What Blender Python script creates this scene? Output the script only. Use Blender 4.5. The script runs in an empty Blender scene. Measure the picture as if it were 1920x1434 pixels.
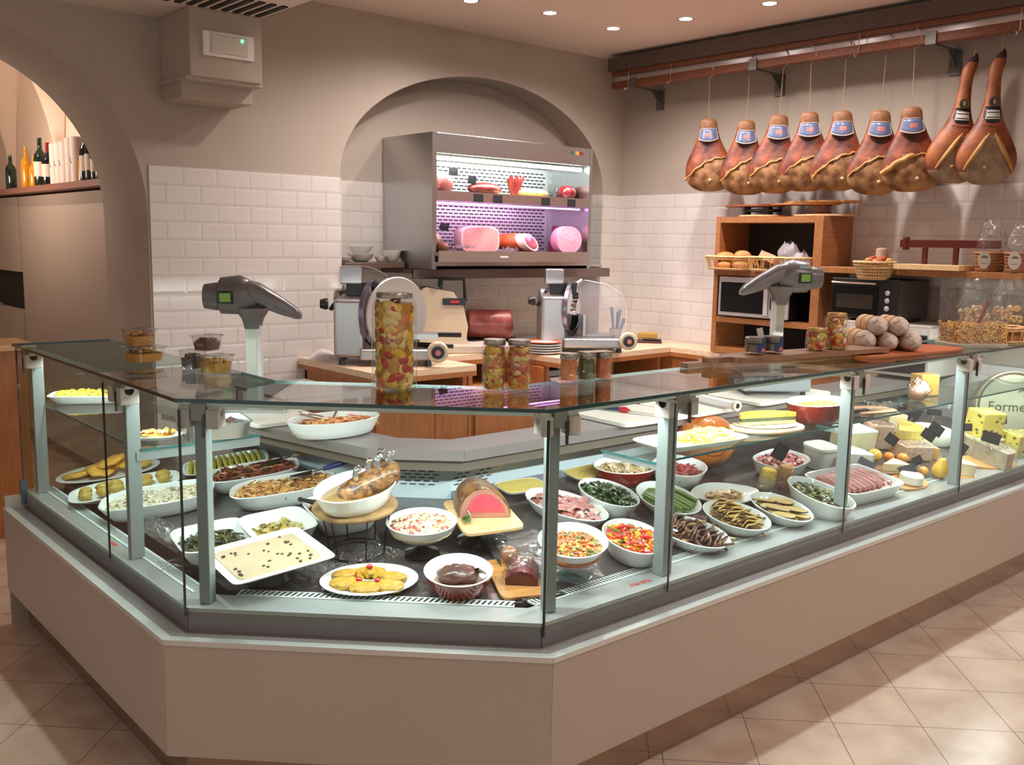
import bpy, bmesh, math, random
from mathutils import Vector, Matrix, noise
PI = math.pi
rnd = random.Random(11)
scene = bpy.context.scene
col = scene.collection

# ---------------------------------------------------------------- camera
cam_data = bpy.data.cameras.new('camera')
cam_data.sensor_fit = 'HORIZONTAL'; cam_data.sensor_width = 36.0
cam_data.lens = 1812.87 / 1920 * 36.0
cam_data.clip_start = 0.05; cam_data.clip_end = 60
cam = bpy.data.objects.new('camera', cam_data); col.objects.link(cam)
_p, _r, _y = math.radians(8.255), math.radians(1.021), math.radians(41.044)
_fw = Vector((math.sin(_y)*math.cos(_p), math.cos(_y)*math.cos(_p), -math.sin(_p)))
_rt = Vector((math.cos(_y), -math.sin(_y), 0)); _up = _rt.cross(_fw)
_r2 = _rt*math.cos(_r) + _up*math.sin(_r); _u2 = -_rt*math.sin(_r) + _up*math.cos(_r)
cam.matrix_world = Matrix(((_r2.x, _u2.x, -_fw.x, 0), (_r2.y, _u2.y, -_fw.y, 0), (_r2.z, _u2.z, -_fw.z, 1.65), (0, 0, 0, 1)))
scene.camera = cam

# ---------------------------------------------------------------- world, exposure
world = bpy.data.worlds.new('world'); scene.world = world; world.use_nodes = True
world.node_tree.nodes['Background'].inputs[0].default_value = (0.84, 0.77, 0.73, 1)
world.node_tree.nodes['Background'].inputs[1].default_value = 0.60
vs = scene.view_settings
vs.view_transform = 'Standard'; vs.look = 'None'; vs.gamma = 1.0; vs.exposure = 0.22
vs.use_curve_mapping = False
cy = scene.cycles
cy.max_bounces = 10; cy.diffuse_bounces = 4; cy.glossy_bounces = 5; cy.transmission_bounces = 6
cy.transparent_max_bounces = 32; cy.caustics_reflective = False; cy.caustics_refractive = False
cy.use_denoising = True; cy.sample_clamp_indirect = 4.0
try: cy.denoiser = 'OPENIMAGEDENOISE'
except Exception: pass

# ---------------------------------------------------------------- lamps
def area(name, loc, target, sx, sy, power, color, spread=PI):
    l = bpy.data.lights.new(name, 'AREA'); l.shape = 'RECTANGLE'; l.size = sx; l.size_y = sy
    l.energy = power; l.color = color; l.spread = spread
    o = bpy.data.objects.new(name, l); col.objects.link(o); o.location = loc
    d = Vector(target) - Vector(loc)
    o.rotation_euler = d.to_track_quat('-Z', 'Y').to_euler()
    return o
def bar_lamp(name, a, b, down, w, power, color):
    """a strip lamp from a to b shining towards 'down'"""
    a, b = Vector(a), Vector(b); c = (a+b)/2; x = (b-a).normalized(); z = -Vector(down).normalized()
    z = (z - x*z.dot(x)).normalized(); y = z.cross(x)
    l = bpy.data.lights.new(name, 'AREA'); l.shape = 'RECTANGLE'; l.size = (b-a).length; l.size_y = w
    l.energy = power; l.color = color
    o = bpy.data.objects.new(name, l); col.objects.link(o)
    o.matrix_world = Matrix(((x.x, y.x, z.x, c.x), (x.y, y.y, z.y, c.y), (x.z, y.z, z.z, c.z), (0, 0, 0, 1)))
    return o
def spot(name, loc, target, power, color, size=1.6, blend=.6, rad=.04):
    l = bpy.data.lights.new(name, 'SPOT'); l.energy = power; l.color = color
    l.spot_size = size; l.spot_blend = blend; l.shadow_soft_size = rad
    o = bpy.data.objects.new(name, l); col.objects.link(o); o.location = loc
    o.rotation_euler = (Vector(target)-Vector(loc)).to_track_quat('-Z', 'Y').to_euler()
    return o
COOL = (.91, 1.0, .97)
WARM = (1.0, .89, .83)
ZC = 3.05
# strip lamps under the front edge of the glass tops
bar_lamp('case_lamp', (1.175, 4.30, 1.165), (1.175, 2.80, 1.165), (.35, 0, -1), .03, 8.6, COOL)
bar_lamp('case_lamp', (1.25, 2.66, 1.165), (1.86, 2.05, 1.165), (.25, .25, -1), .03, 8.6, COOL)
bar_lamp('case_lamp', (1.98, 2.02, 1.165), (5.5, 2.02, 1.165), (0, .35, -1), 0.03, 33, (.93, .99, 1.0))
# recessed ceiling spots behind the counter (mostly visible), then unseen ones on the customers' side and in the passage
DOWNLIGHTS = [(4.216, 4.55), (4.801, 4.568), (4.917, 4.06), (4.95, 3.471), (3.682, 4.657), (3.10, 4.3), (4.95, 2.85)]
for dx, dy in DOWNLIGHTS:
    spot('spot_lamp', (dx, dy, ZC-.03), (dx, dy, 0), 60, (1.0, .90, .86), 2.7, 1.0)
for dx, dy, pw in [(0.2, 1.2, 12), (1.9, .5, 22), (3.6, .7, 62), (5.0, .4, 80), (-.6, 3.0, 10), (.9, 4.7, 22), (-1.4, .6, 14)]:
    spot('spot_lamp', (dx, dy, ZC-.03), (dx, dy, 0), pw, WARM, 2.4, .7)  # unseen spots; the passage one is boosted to lighten the floor there
area('overhead_fill', (1.6, .2, 3.0), (1.9, 2.6, .6), 1.2, .6, 8, (1.0, .80, .68))  # added fill without a fixture, brightening the counter from out of view
# unseen back room fill: one lamp for the vault, one added for the cupboard
area('back_room_fill', (1.0, 7.4, 2.0), (2.0, 7.6, 3.0), .5, .5, 16, (1.0, .78, .62))
spot('back_room_fill', (1.0, 7.0, 2.9), (2.2, 7.2, 1.2), 45, (1.0, .80, .68), 1.8, .8)
# lamps inside the wall case
bar_lamp('wall_case_lamp', (3.75, 5.10, 2.185), (5.03, 5.10, 2.185), (0, .35, -1), .04, 9, (.95, 1.0, .94))
bar_lamp('wall_case_lamp', (3.75, 5.10, 1.885), (5.03, 5.10, 1.885), (0, .35, -1), .03, 4.6, (1.0, .58, .92))

# ---------------------------------------------------------------- materials
def lin(c):
    return tuple(((v/255)/12.92 if v/255 <= .04045 else ((v/255+.055)/1.055)**2.4) for v in c)
MATS = {}
def M(name, rgb=(200, 200, 200), rough=.5, metal=0, var=0, vs=12, bump=0, bs=40, coat=0, emit=0, spec=.5, rgb2=None, stretch=None, sss=0, alpha=1, lo=.35, hi=.65):
    if name in MATS: return MATS[name]
    m = bpy.data.materials.new(name); m.use_nodes = True; MATS[name] = m
    nt = m.node_tree; p = nt.nodes['Principled BSDF']; c = lin(rgb)
    p.inputs['Base Color'].default_value = (*c, 1); p.inputs['Roughness'].default_value = rough
    p.inputs['Metallic'].default_value = metal; p.inputs['Specular IOR Level'].default_value = spec
    if coat: p.inputs['Coat Weight'].default_value = coat; p.inputs['Coat Roughness'].default_value = .06
    if sss: p.inputs['Subsurface Weight'].default_value = sss; p.inputs['Subsurface Radius'].default_value = (.01, .006, .004)
    if emit: p.inputs['Emission Color'].default_value = (*c, 1); p.inputs['Emission Strength'].default_value = emit
    if alpha < 1: p.inputs['Alpha'].default_value = alpha
    if var or bump or rgb2:
        tc = nt.nodes.new('ShaderNodeTexCoord'); src = tc.outputs['Object']
        if stretch:
            mp = nt.nodes.new('ShaderNodeMapping'); mp.inputs['Scale'].default_value = stretch
            nt.links.new(src, mp.inputs[0]); src = mp.outputs[0]
    if var or rgb2:
        n = nt.nodes.new('ShaderNodeTexNoise'); n.inputs['Scale'].default_value = vs; n.inputs['Detail'].default_value = 4
        nt.links.new(src, n.inputs['Vector'])
        r = nt.nodes.new('ShaderNodeValToRGB'); r.color_ramp.elements[0].position = lo; r.color_ramp.elements[1].position = hi
        c2 = lin(rgb2) if rgb2 else tuple(min(1, v*(1+var)) for v in c)
        c1 = c if rgb2 else tuple(v*(1-var) for v in c)
        r.color_ramp.elements[0].color = (*c1, 1); r.color_ramp.elements[1].color = (*c2, 1)
        nt.links.new(n.outputs['Fac'], r.inputs[0]); nt.links.new(r.outputs[0], p.inputs['Base Color'])
    if bump:
        n = nt.nodes.new('ShaderNodeTexNoise'); n.inputs['Scale'].default_value = bs; n.inputs['Detail'].default_value = 3
        nt.links.new(src, n.inputs['Vector'])
        b = nt.nodes.new('ShaderNodeBump'); b.inputs['Strength'].default_value = bump; b.inputs['Distance'].default_value = .004
        nt.links.new(n.outputs['Fac'], b.inputs['Height']); nt.links.new(b.outputs[0], p.inputs['Normal'])
    return m
def glassy(name, tint=(255, 255, 255), ior=1.5, gain=1.0, wrinkle=0, ws=25, gl_rough=.0, base=0.0):
    """thin clear sheet: see-through, with the mirror reflection of its front faces"""
    if name in MATS: return MATS[name]
    m = bpy.data.materials.new(name); m.use_nodes = True; MATS[name] = m
    nt = m.node_tree; nt.nodes.remove(nt.nodes['Principled BSDF']); out = nt.nodes['Material Output']
    tr = nt.nodes.new('ShaderNodeBsdfTransparent'); tr.inputs[0].default_value = (*lin(tint), 1)
    gl = nt.nodes.new('ShaderNodeBsdfGlossy'); gl.inputs['Roughness'].default_value = gl_rough
    fr = nt.nodes.new('ShaderNodeFresnel'); fr.inputs[0].default_value = ior
    ge = nt.nodes.new('ShaderNodeNewGeometry')
    inv = nt.nodes.new('ShaderNodeMath'); inv.operation = 'SUBTRACT'; inv.inputs[0].default_value = 1
    nt.links.new(ge.outputs['Backfacing'], inv.inputs[1])
    mu = nt.nodes.new('ShaderNodeMath'); mu.operation = 'MULTIPLY'; nt.links.new(fr.outputs[0], mu.inputs[0]); nt.links.new(inv.outputs[0], mu.inputs[1])
    g = nt.nodes.new('ShaderNodeMath'); g.operation = 'MULTIPLY_ADD'; g.use_clamp = True; nt.links.new(mu.outputs[0], g.inputs[0]); g.inputs[1].default_value = gain; g.inputs[2].default_value = base
    mix = nt.nodes.new('ShaderNodeMixShader')
    nt.links.new(g.outputs[0], mix.inputs[0]); nt.links.new(tr.outputs[0], mix.inputs[1]); nt.links.new(gl.outputs[0], mix.inputs[2])
    nt.links.new(mix.outputs[0], out.inputs[0])
    if wrinkle:
        tc = nt.nodes.new('ShaderNodeTexCoord'); n = nt.nodes.new('ShaderNodeTexNoise'); n.inputs['Scale'].default_value = ws
        n.inputs['Distortion'].default_value = 1.5
        nt.links.new(tc.outputs['Object'], n.inputs['Vector'])
        b = nt.nodes.new('ShaderNodeBump'); b.inputs['Strength'].default_value = wrinkle; b.inputs['Distance'].default_value = .02
        nt.links.new(n.outputs['Fac'], b.inputs['Height']); nt.links.new(b.outputs[0], gl.inputs['Normal']); nt.links.new(b.outputs[0], fr.inputs['Normal'])
    return m
def tiles(name, rgb, grout, bw, bh, axis, mortar=.004, rough=.12, off=.5, z0=0.0):
    m = bpy.data.materials.new(name); m.use_nodes = True; MATS[name] = m
    nt = m.node_tree; p = nt.nodes['Principled BSDF']; p.inputs['Roughness'].default_value = rough
    ge = nt.nodes.new('ShaderNodeNewGeometry'); sp = nt.nodes.new('ShaderNodeSeparateXYZ'); cb = nt.nodes.new('ShaderNodeCombineXYZ')
    nt.links.new(ge.outputs['Position'], sp.inputs[0]); nt.links.new(sp.outputs['XYZ'.index(axis)], cb.inputs[0])
    ad = nt.nodes.new('ShaderNodeMath'); ad.inputs[1].default_value = z0; nt.links.new(sp.outputs[2], ad.inputs[0]); nt.links.new(ad.outputs[0], cb.inputs[1])
    outs = []
    for k, (mo, sm) in enumerate(((mortar, .1), (.016, 1.0))):
        br = nt.nodes.new('ShaderNodeTexBrick'); nt.links.new(cb.outputs[0], br.inputs['Vector'])
        br.offset = off; br.inputs['Scale'].default_value = 1; br.inputs['Brick Width'].default_value = bw; br.inputs['Row Height'].default_value = bh
        br.inputs['Mortar Size'].default_value = mo; br.inputs['Mortar Smooth'].default_value = sm
        br.inputs['Color1'].default_value = (*lin(rgb), 1); br.inputs['Color2'].default_value = (*[v*.97 for v in lin(rgb)], 1); br.inputs['Mortar'].default_value = (*lin(grout), 1)
        outs.append(br)
    nt.links.new(outs[0].outputs['Color'], p.inputs['Base Color'])
    b = nt.nodes.new('ShaderNodeBump'); b.inputs['Strength'].default_value = .32; b.inputs['Distance'].default_value = .004; b.invert = True
    nt.links.new(outs[1].outputs['Fac'], b.inputs['Height']); nt.links.new(b.outputs[0], p.inputs['Normal'])
    return m
def wood(name, a, b, rough=.45, scale=(1, 12, 12), bump=.05):
    return M(name, a, rough, rgb2=b, vs=6, stretch=scale, bump=bump, bs=60)

steel = M('stainless_steel', (196, 197, 198), .28, 1, var=.05, vs=30, stretch=(1, 1, 20))
steel_warm = M('steel_profile', (158, 150, 148), .32, .5)
alu = M('post_aluminium', (140, 148, 146), .45, .15)
chrome = M('chrome', (225, 225, 228), .08, 1)
white_cer = M('white_ceramic', (236, 238, 236), .16, coat=.4, spec=.5)
white_pl = M('white_plastic', (228, 224, 216), .4)
red_cer = M('red_ceramic', (128, 36, 24), .2, coat=.4)
black_pl = M('black_plastic', (22, 21, 22), .35)
black_mt = M('black_matt', (14, 13, 13), .7)
dark_wire = M('black_wire', (40, 38, 36), .35, .7)
slate = M('black_price_slate', (24, 25, 29), .55)
paint = M('taupe_wall_paint', (176, 163, 150), .85, var=.03, vs=2.5)
ceil_m = M('ceiling_paint', (222, 206, 196), .9)
oak = wood('light_oak', (202, 158, 110), (222, 184, 140))
worktop_m = wood('pale_beech', (222, 188, 152), (236, 208, 178), .4)
orange_wood = wood('orange_beech', (150, 96, 54), (170, 114, 70), .4)
cab_wood = wood('cabinet_beech', (156, 94, 50), (174, 110, 62), .42, (10, 10, 1))
dark_wood = wood('dark_red_wood', (70, 20, 16), (92, 30, 22), .3)
beam_wood = wood('rail_wood', (104, 56, 36), (130, 76, 50), .55)
board_dk = wood('brown_board', (118, 80, 56), (146, 104, 76), .5)
glass_m = glassy('clear_glass', (244, 250, 248), 1.5)
glass_top_m = glassy('top_glass', (232, 240, 238), 1.5, 1.25)
glass_edge = M('green_glass_edge', (14, 62, 60), .12, coat=.5)
glass_edge_dark = M('dark_glass_edge', (20, 26, 28), .2, coat=.5)
glass_edge_lt = M('pale_glass_edge', (120, 168, 166), .15, coat=.4)
jar_glass = glassy('jar_glass', (250, 250, 246), 1.5, 1.6)
film = glassy('cling_film', (252, 252, 252), 1.6, 1.3, .6, 18, .08, .02)
film_big = glassy('crumpled_film', (252, 252, 252), 1.6, 1.6, 1.0, 30, .1, .03)
clear_pl = glassy('clear_plastic', (244, 244, 242), 1.5, 1.8, .3, 20, .06, .04)
cream_pl = M('cream_plastic', (214, 196, 168), .38)
grey_pl = M('grey_scale_plastic', (112, 110, 112), .32, .25)
foil = M('foil', (235, 238, 240), .16, 1, bump=.8, bs=60)

# ---------------------------------------------------------------- mesh helper
class MB:
    def __init__(s): s.v = []; s.f = []; s.m = []
    def add(s, vs, fs, mi=0, T=None):
        o = len(s.v)
        s.v += [tuple(T @ Vector(v)) for v in vs] if T is not None else [tuple(v) for v in vs]
        s.f += [tuple(i+o for i in f) for f in fs]; s.m += [mi]*len(fs); return s
    def bx(s, x0, x1, y0, y1, z0, z1, mi=0, T=None):
        v = [(x, y, z) for z in (z0, z1) for x, y in ((x0, y0), (x1, y0), (x1, y1), (x0, y1))]
        return s.add(v, [(3, 2, 1, 0), (4, 5, 6, 7), (0, 1, 5, 4), (1, 2, 6, 5), (2, 3, 7, 6), (3, 0, 4, 7)], mi, T)
    def prism(s, poly, z0, z1, mi=0, T=None, side=None):
        n = len(poly); v = [(*p[:2], z0) for p in poly] + [(*p[:2], z1) for p in poly]
        s.add(v, [tuple(range(n))[::-1], tuple(range(n, 2*n))], mi, T)
        return s.add(v, [(i, (i+1) % n, n+(i+1) % n, n+i) for i in range(n)], mi if side is None else side, T)
    def loft(s, rings, mi=0, T=None, cap0=True, cap1=True, cyc=True):
        n = len(rings[0]); v = [p for r in rings for p in r]; f = []
        for k in range(len(rings)-1):
            for i in range(n if cyc else n-1):
                j = (i+1) % n; f.append((k*n+i, k*n+j, (k+1)*n+j, (k+1)*n+i))
        if cap0: f.append(tuple(range(n))[::-1])
        if cap1: f.append(tuple(range((len(rings)-1)*n, len(rings)*n)))
        return s.add(v, f, mi, T)
    def lathe(s, prof, n=24, mi=0, T=None, c=(0, 0), cap0=True, cap1=True, sx=1, sy=1):
        return s.loft([[(c[0]+sx*r*math.cos(2*PI*i/n), c[1]+sy*r*math.sin(2*PI*i/n), z) for i in range(n)] for r, z in prof], mi, T, cap0, cap1)
    def tube(s, pts, r, n=8, mi=0, T=None, cap=True, cyc=False):
        pts = [Vector(p) for p in pts]; rings = []; rr = r if isinstance(r, (list, tuple)) else [r]*len(pts)
        u = None
        for i, p in enumerate(pts):
            if cyc: d = pts[(i+1) % len(pts)] - pts[i-1]
            else: d = pts[min(i+1, len(pts)-1)] - pts[max(i-1, 0)]
            d = d.normalized() if d.length > 1e-9 else Vector((0, 0, 1))
            if u is None: u = d.orthogonal().normalized()
            u = (u - d*u.dot(d)); u = u.normalized() if u.length > 1e-6 else d.orthogonal().normalized()
            w = d.cross(u)
            rings.append([tuple(p + (u*math.cos(2*PI*k/n) + w*math.sin(2*PI*k/n))*rr[i]) for k in range(n)])
        if cyc: rings.append(rings[0])
        return s.loft(rings, mi, T, cap and not cyc, cap and not cyc)
    def blob(s, c, r, mi=0, nu=8, nv=5, jit=0, rot=None, T=None):
        rings = []; c = Vector(c)
        for j in range(1, nv):
            t = PI*j/nv; ring = []
            for i in range(nu):
                p = 2*PI*i/nu; k = 1 + (rnd.random()-.5)*2*jit
                q = Vector((r[0]*math.sin(t)*math.cos(p)*k, r[1]*math.sin(t)*math.sin(p)*k, -r[2]*math.cos(t)*k))
                ring.append(tuple((rot @ q if rot else q) + c))
            rings.append(ring)
        n = nu; o = len(s.v)
        b = Vector((0, 0, -r[2])); t_ = Vector((0, 0, r[2]))
        v = [p for q in rings for p in q] + [tuple((rot @ b if rot else b)+c), tuple((rot @ t_ if rot else t_)+c)]
        f = [(k*n+i, k*n+(i+1) % n, (k+1)*n+(i+1) % n, (k+1)*n+i) for k in range(len(rings)-1) for i in range(n)]
        e = len(v)-2; L = (len(rings)-1)*n
        f += [(e, (i+1) % n, i) for i in range(n)] + [(L+i, L+(i+1) % n, e+1) for i in range(n)]
        return s.add(v, f, mi, T)
    def quadgrid(s, fn, nu, nv, mi=0, T=None):
        v = [tuple(fn(i/nu, j/nv)) for j in range(nv+1) for i in range(nu+1)]
        f = [(j*(nu+1)+i, j*(nu+1)+i+1, (j+1)*(nu+1)+i+1, (j+1)*(nu+1)+i) for j in range(nv) for i in range(nu)]
        return s.add(v, f, mi, T)
    def text(s, txt, size, T, mi=0, ext=.0006, align='CENTER'):
        cu = bpy.data.curves.new('t', 'FONT'); cu.body = txt; cu.size = size; cu.extrude = ext; cu.align_x = align; cu.align_y = 'CENTER'
        cu.resolution_u = 2
        o = bpy.data.objects.new('t', cu); col.objects.link(o)
        me = o.to_mesh()
        s.add([v.co[:] for v in me.vertices], [tuple(p.vertices) for p in me.polygons], mi, T)
        o.to_mesh_clear(); bpy.data.objects.remove(o); bpy.data.curves.remove(cu); return s
    def done(s, name, mats, parent=None, T=None, smooth=None, bevel=0, seg=2, solid=0, sub=0, recalc=True):
        me = bpy.data.meshes.new(name); me.from_pydata(s.v, [], s.f)
        if not isinstance(mats, (list, tuple)): mats = [mats]
        for m in mats: me.materials.append(m)
        me.polygons.foreach_set('material_index', s.m)
        if recalc:
            b = bmesh.new(); b.from_mesh(me); bmesh.ops.recalc_face_normals(b, faces=b.faces); b.to_mesh(me); b.free()
        if smooth is not None:
            me.shade_smooth()
            if smooth < 179: me.set_sharp_from_angle(angle=math.radians(smooth))
        me.update()
        o = bpy.data.objects.new(name, me); col.objects.link(o)
        if parent: o.parent = parent
        if T is not None: o.matrix_local = T
        if solid: k = o.modifiers.new('solid', 'SOLIDIFY'); k.thickness = solid; k.offset = 0
        if bevel: k = o.modifiers.new('bevel', 'BEVEL'); k.width = bevel; k.segments = seg; k.limit_method = 'ANGLE'; k.angle_limit = math.radians(40)
        if sub: k = o.modifiers.new('sub', 'SUBSURF'); k.levels = sub; k.render_levels = sub
        return o
def tag(o, label, cat, group=None, kind=None):
    o['label'] = label; o['category'] = cat
    if group: o['group'] = group
    if kind: o['kind'] = kind
    return o
def thing(name, label, cat, T=None, group=None):
    o = bpy.data.objects.new(name, None); col.objects.link(o); o.empty_display_size = .05
    if T is not None: o.matrix_local = T
    return tag(o, label, cat, group)
def copy_tree(o, parent=None):
    c = o.copy(); col.objects.link(c); c.parent = parent
    if parent is not None: c.matrix_parent_inverse = o.matrix_parent_inverse.copy()
    for ch in [x for x in o.children]: copy_tree(ch, c)
    return c
def dup(o, T, label=None, group=None):
    c = copy_tree(o); c.matrix_local = T
    if label: c['label'] = label
    if group: c['group'] = group
    return c
def struct(o, **k): o['kind'] = 'structure'; return o
def TR(x, y, z, rz=0, rx=0, ry=0, s=1):
    return Matrix.Translation((x, y, z)) @ Matrix.Rotation(rz, 4, 'Z') @ Matrix.Rotation(ry, 4, 'Y') @ Matrix.Rotation(rx, 4, 'X') @ Matrix.Scale(s, 4)
def RD(d): return math.radians(d)
def frame(n, ang, c):
    """z along n, x along ang projected; origin c"""
    z = Vector(n).normalized(); x = Vector((math.cos(ang), math.sin(ang), 0)); x = (x - z*x.dot(z)).normalized(); y = z.cross(x)
    return Matrix(((x.x, y.x, z.x, c[0]), (x.y, y.y, z.y, c[1]), (x.z, y.z, z.z, c[2]), (0, 0, 0, 1)))
SL = .15
SF = .12
def deckz(w, x, y):
    if w == 'L': return .575 + SL*(x-1.12)
    if w == 'R': return .575 + SL*(y-2.03)
    return .575 + SF*((x+y)/1.41421-2.79)
def on(w, x, y, h=0, deg=0, gap=.003):
    """frame resting on the deck of wing w, for a dish whose rim centre is h above the deck at x, y"""
    n = Vector({'L': (-SL, 0, 1), 'R': (0, -SL, 1), 'F': (-SF/1.41421, -SF/1.41421, 1)}[w]).normalized()
    c = Vector((x, y, deckz(w, x, y)+h+gap)) - n*h
    return frame(n, RD(deg), c)
# ================================================================ ROOM
YB, XR = 5.35, 5.78
floor_mat = bpy.data.materials.new('floor_tiles'); floor_mat.use_nodes = True
def _floor():
    nt = floor_mat.node_tree; p = nt.nodes['Principled BSDF']; p.inputs['Roughness'].default_value = .22
    ge = nt.nodes.new('ShaderNodeNewGeometry'); mp = nt.nodes.new('ShaderNodeMapping'); mp.vector_type = 'POINT'
    mp.inputs['Rotation'].default_value = (0, 0, PI/4); mp.inputs['Location'].default_value = (.0, -.185, 0)
    nt.links.new(ge.outputs['Position'], mp.inputs[0])
    br = nt.nodes.new('ShaderNodeTexBrick'); br.offset = 0; nt.links.new(mp.outputs[0], br.inputs['Vector'])
    br.inputs['Scale'].default_value = 1; br.inputs['Brick Width'].default_value = .308; br.inputs['Row Height'].default_value = .308
    br.inputs['Mortar Size'].default_value = .0016; br.inputs['Mortar Smooth'].default_value = .1
    n = nt.nodes.new('ShaderNodeTexNoise'); n.inputs['Scale'].default_value = 5; n.inputs['Detail'].default_value = 6; nt.links.new(ge.outputs['Position'], n.inputs['Vector'])
    r = nt.nodes.new('ShaderNodeValToRGB'); r.color_ramp.elements[0].position = .35; r.color_ramp.elements[1].position = .7
    r.color_ramp.elements[0].color = (*lin((190, 164, 146)), 1); r.color_ramp.elements[1].color = (*lin((214, 192, 174)), 1)
    nt.links.new(n.outputs['Fac'], r.inputs[0])
    nt.links.new(r.outputs[0], br.inputs['Color1']); nt.links.new(r.outputs[0], br.inputs['Color2']); br.inputs['Mortar'].default_value = (*lin((120, 98, 86)), 1)
    nt.links.new(br.outputs['Color'], p.inputs['Base Color'])
_floor()
struct(MB().bx(-4, XR+.3, -3.5, 10, -.05, 0).done('floor', floor_mat))
struct(MB().bx(-4, XR+.3, -3.5, 5.36, ZC, ZC+.1).done('ceiling', ceil_m))
# back wall with the deep archway on the left and the shallow arched niche
def arch_z(x):
    t = (x-1.0)/1.0
    if abs(t) < 1: return 1.75 + .95*(1-abs(t)**2.1)**(1/2.1), .70
    t = (x-4.385)/1.175
    if abs(t) < 1: return 2.05 + .715*(1-t*t)**.5, .235
    return None
def back_wall():
    b = MB(); xs = []
    def cl(c, w, n=44): return [c + w*math.cos(PI*(1-i/n)) for i in range(n+1)]
    def strip(x0, x1, z0, z1, y): b.add([(x0, y, z0), (x1, y, z0), (x1, y, z1), (x0, y, z1)], [(0, 1, 2, 3)])
    def opening(c, w, dep, closed):
        X = cl(c, w)
        zt = [(arch_z(min(max(x, c-w+1e-6), c+w-1e-6))[0]) for x in X]
        base = 1.75 if c < 2 else 2.05
        zt[0] = zt[-1] = base
        for i in range(len(X)-1):
            b.add([(X[i], YB, zt[i]), (X[i+1], YB, zt[i+1]), (X[i+1], YB, ZC), (X[i], YB, ZC)], [(0, 1, 2, 3)])
            b.add([(X[i], YB, zt[i]), (X[i+1], YB, zt[i+1]), (X[i+1], YB+dep, zt[i+1]), (X[i], YB+dep, zt[i])], [(3, 2, 1, 0)])
            if closed: b.add([(X[i], YB+dep, 0), (X[i+1], YB+dep, 0), (X[i+1], YB+dep, zt[i+1]), (X[i], YB+dep, zt[i])], [(0, 1, 2, 3)])
            else: b.add([(X[i], YB+dep, zt[i]), (X[i+1], YB+dep, zt[i+1]), (X[i+1], YB+dep, ZC+.6), (X[i], YB+dep, ZC+.6)], [(3, 2, 1, 0)])
        for x, sgn in ((c-w, 1), (c+w, -1)):
            b.add([(x, YB, 0), (x, YB+dep, 0), (x, YB+dep, base), (x, YB, base)], [(0, 1, 2, 3)] if sgn > 0 else [(3, 2, 1, 0)])
    opening(1.0, 1.0, .70, False); opening(4.385, 1.175, .235, True)
    strip(-4, 0, 0, ZC, YB); strip(2.0, 3.21, 0, ZC, YB); strip(5.56, XR, 0, ZC, YB)
    b.add([(2.0, YB+.7, 0), (XR, YB+.7, 0), (XR, YB+.7, ZC+.6), (2.0, YB+.7, ZC+.6)], [(3, 2, 1, 0)])
    b.add([(-4, YB+.7, 0), (0, YB+.7, 0), (0, YB+.7, ZC+.6), (-4, YB+.7, ZC+.6)], [(3, 2, 1, 0)])
    return b.done('wall_back', paint, smooth=30, recalc=False)
wb = struct(back_wall())
tile_x = tiles('white_metro_tiles_x', (216, 209, 203), (202, 193, 186), .20, .10, 'X', z0=-.03)
tile_y = tiles('white_metro_tiles_y', (216, 209, 204), (202, 193, 187), .20, .10, 'Y', z0=-.03)
ZT = 2.03
MB().bx(2.012, 3.21, YB-.008, YB+.002, 0, ZT).done('tile_panel', tile_x, wb)
MB().bx(5.56, XR, YB-.008, YB+.002, 0, ZT).done('tile_panel', tile_x, wb)
MB().bx(3.212, 5.552, YB+.227, YB+.237, 0, ZT).done('tile_panel', tile_x, wb)
MB().bx(5.552, 5.562, YB-.008, YB+.23, 0, ZT).done('tile_panel', tile_y, wb)
wr = struct(MB().bx(XR, XR+.15, -3.5, YB+.7, 0, ZC+.1).done('wall_right', paint))
MB().bx(XR-.008, XR+.002, -1, YB-.008, 0, ZT).done('tile_panel', tile_y, wr)
# lowered ceiling duct with its vent, and the boxed-in pilaster under it
sof = struct(MB().bx(-1.2, 2.5, 3.2, YB, 2.81, ZC).done('ceiling_duct', ceil_m))
vent = MB()
for i in range(9):
    x = 1.95+i*.062
    vent.bx(x, x+.030, 4.62, 4.93, 2.803, 2.812, 0, None)
v = vent.done('ceiling_vent', black_mt); tag(v, 'dark slotted air vent in the lowered ceiling above the pilaster', 'vent')
pil = struct(MB().bx(2.10, 2.50, 4.96, YB, 2.468, 2.81).bx(2.10, 2.50, 5.08, YB, 2.368, 2.47).prism([(2.085, 4.98), (2.51, 4.98), (2.51, YB), (2.085, YB)], 2.452, 2.47).done('wall_pilaster', paint, bevel=.006))
el = thing('emergency_light', 'white emergency light with green indicator on the pilaster box', 'lamp')
MB().bx(2.165, 2.445, 4.94, 4.962, 2.575, 2.70).done('housing', white_pl, el, bevel=.004)
MB().bx(2.205, 2.405, 4.93, 4.942, 2.592, 2.683).done('diffuser', M('lamp_diffuser', (205, 196, 186), .3), el, bevel=.003)
MB().lathe([(.006, 0), (.006, .004)], 10, T=TR(2.372, 4.93, 2.668, 0, PI/2)).done('indicator', M('green_indicator', (60, 255, 150), .3, emit=9), el)
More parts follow.
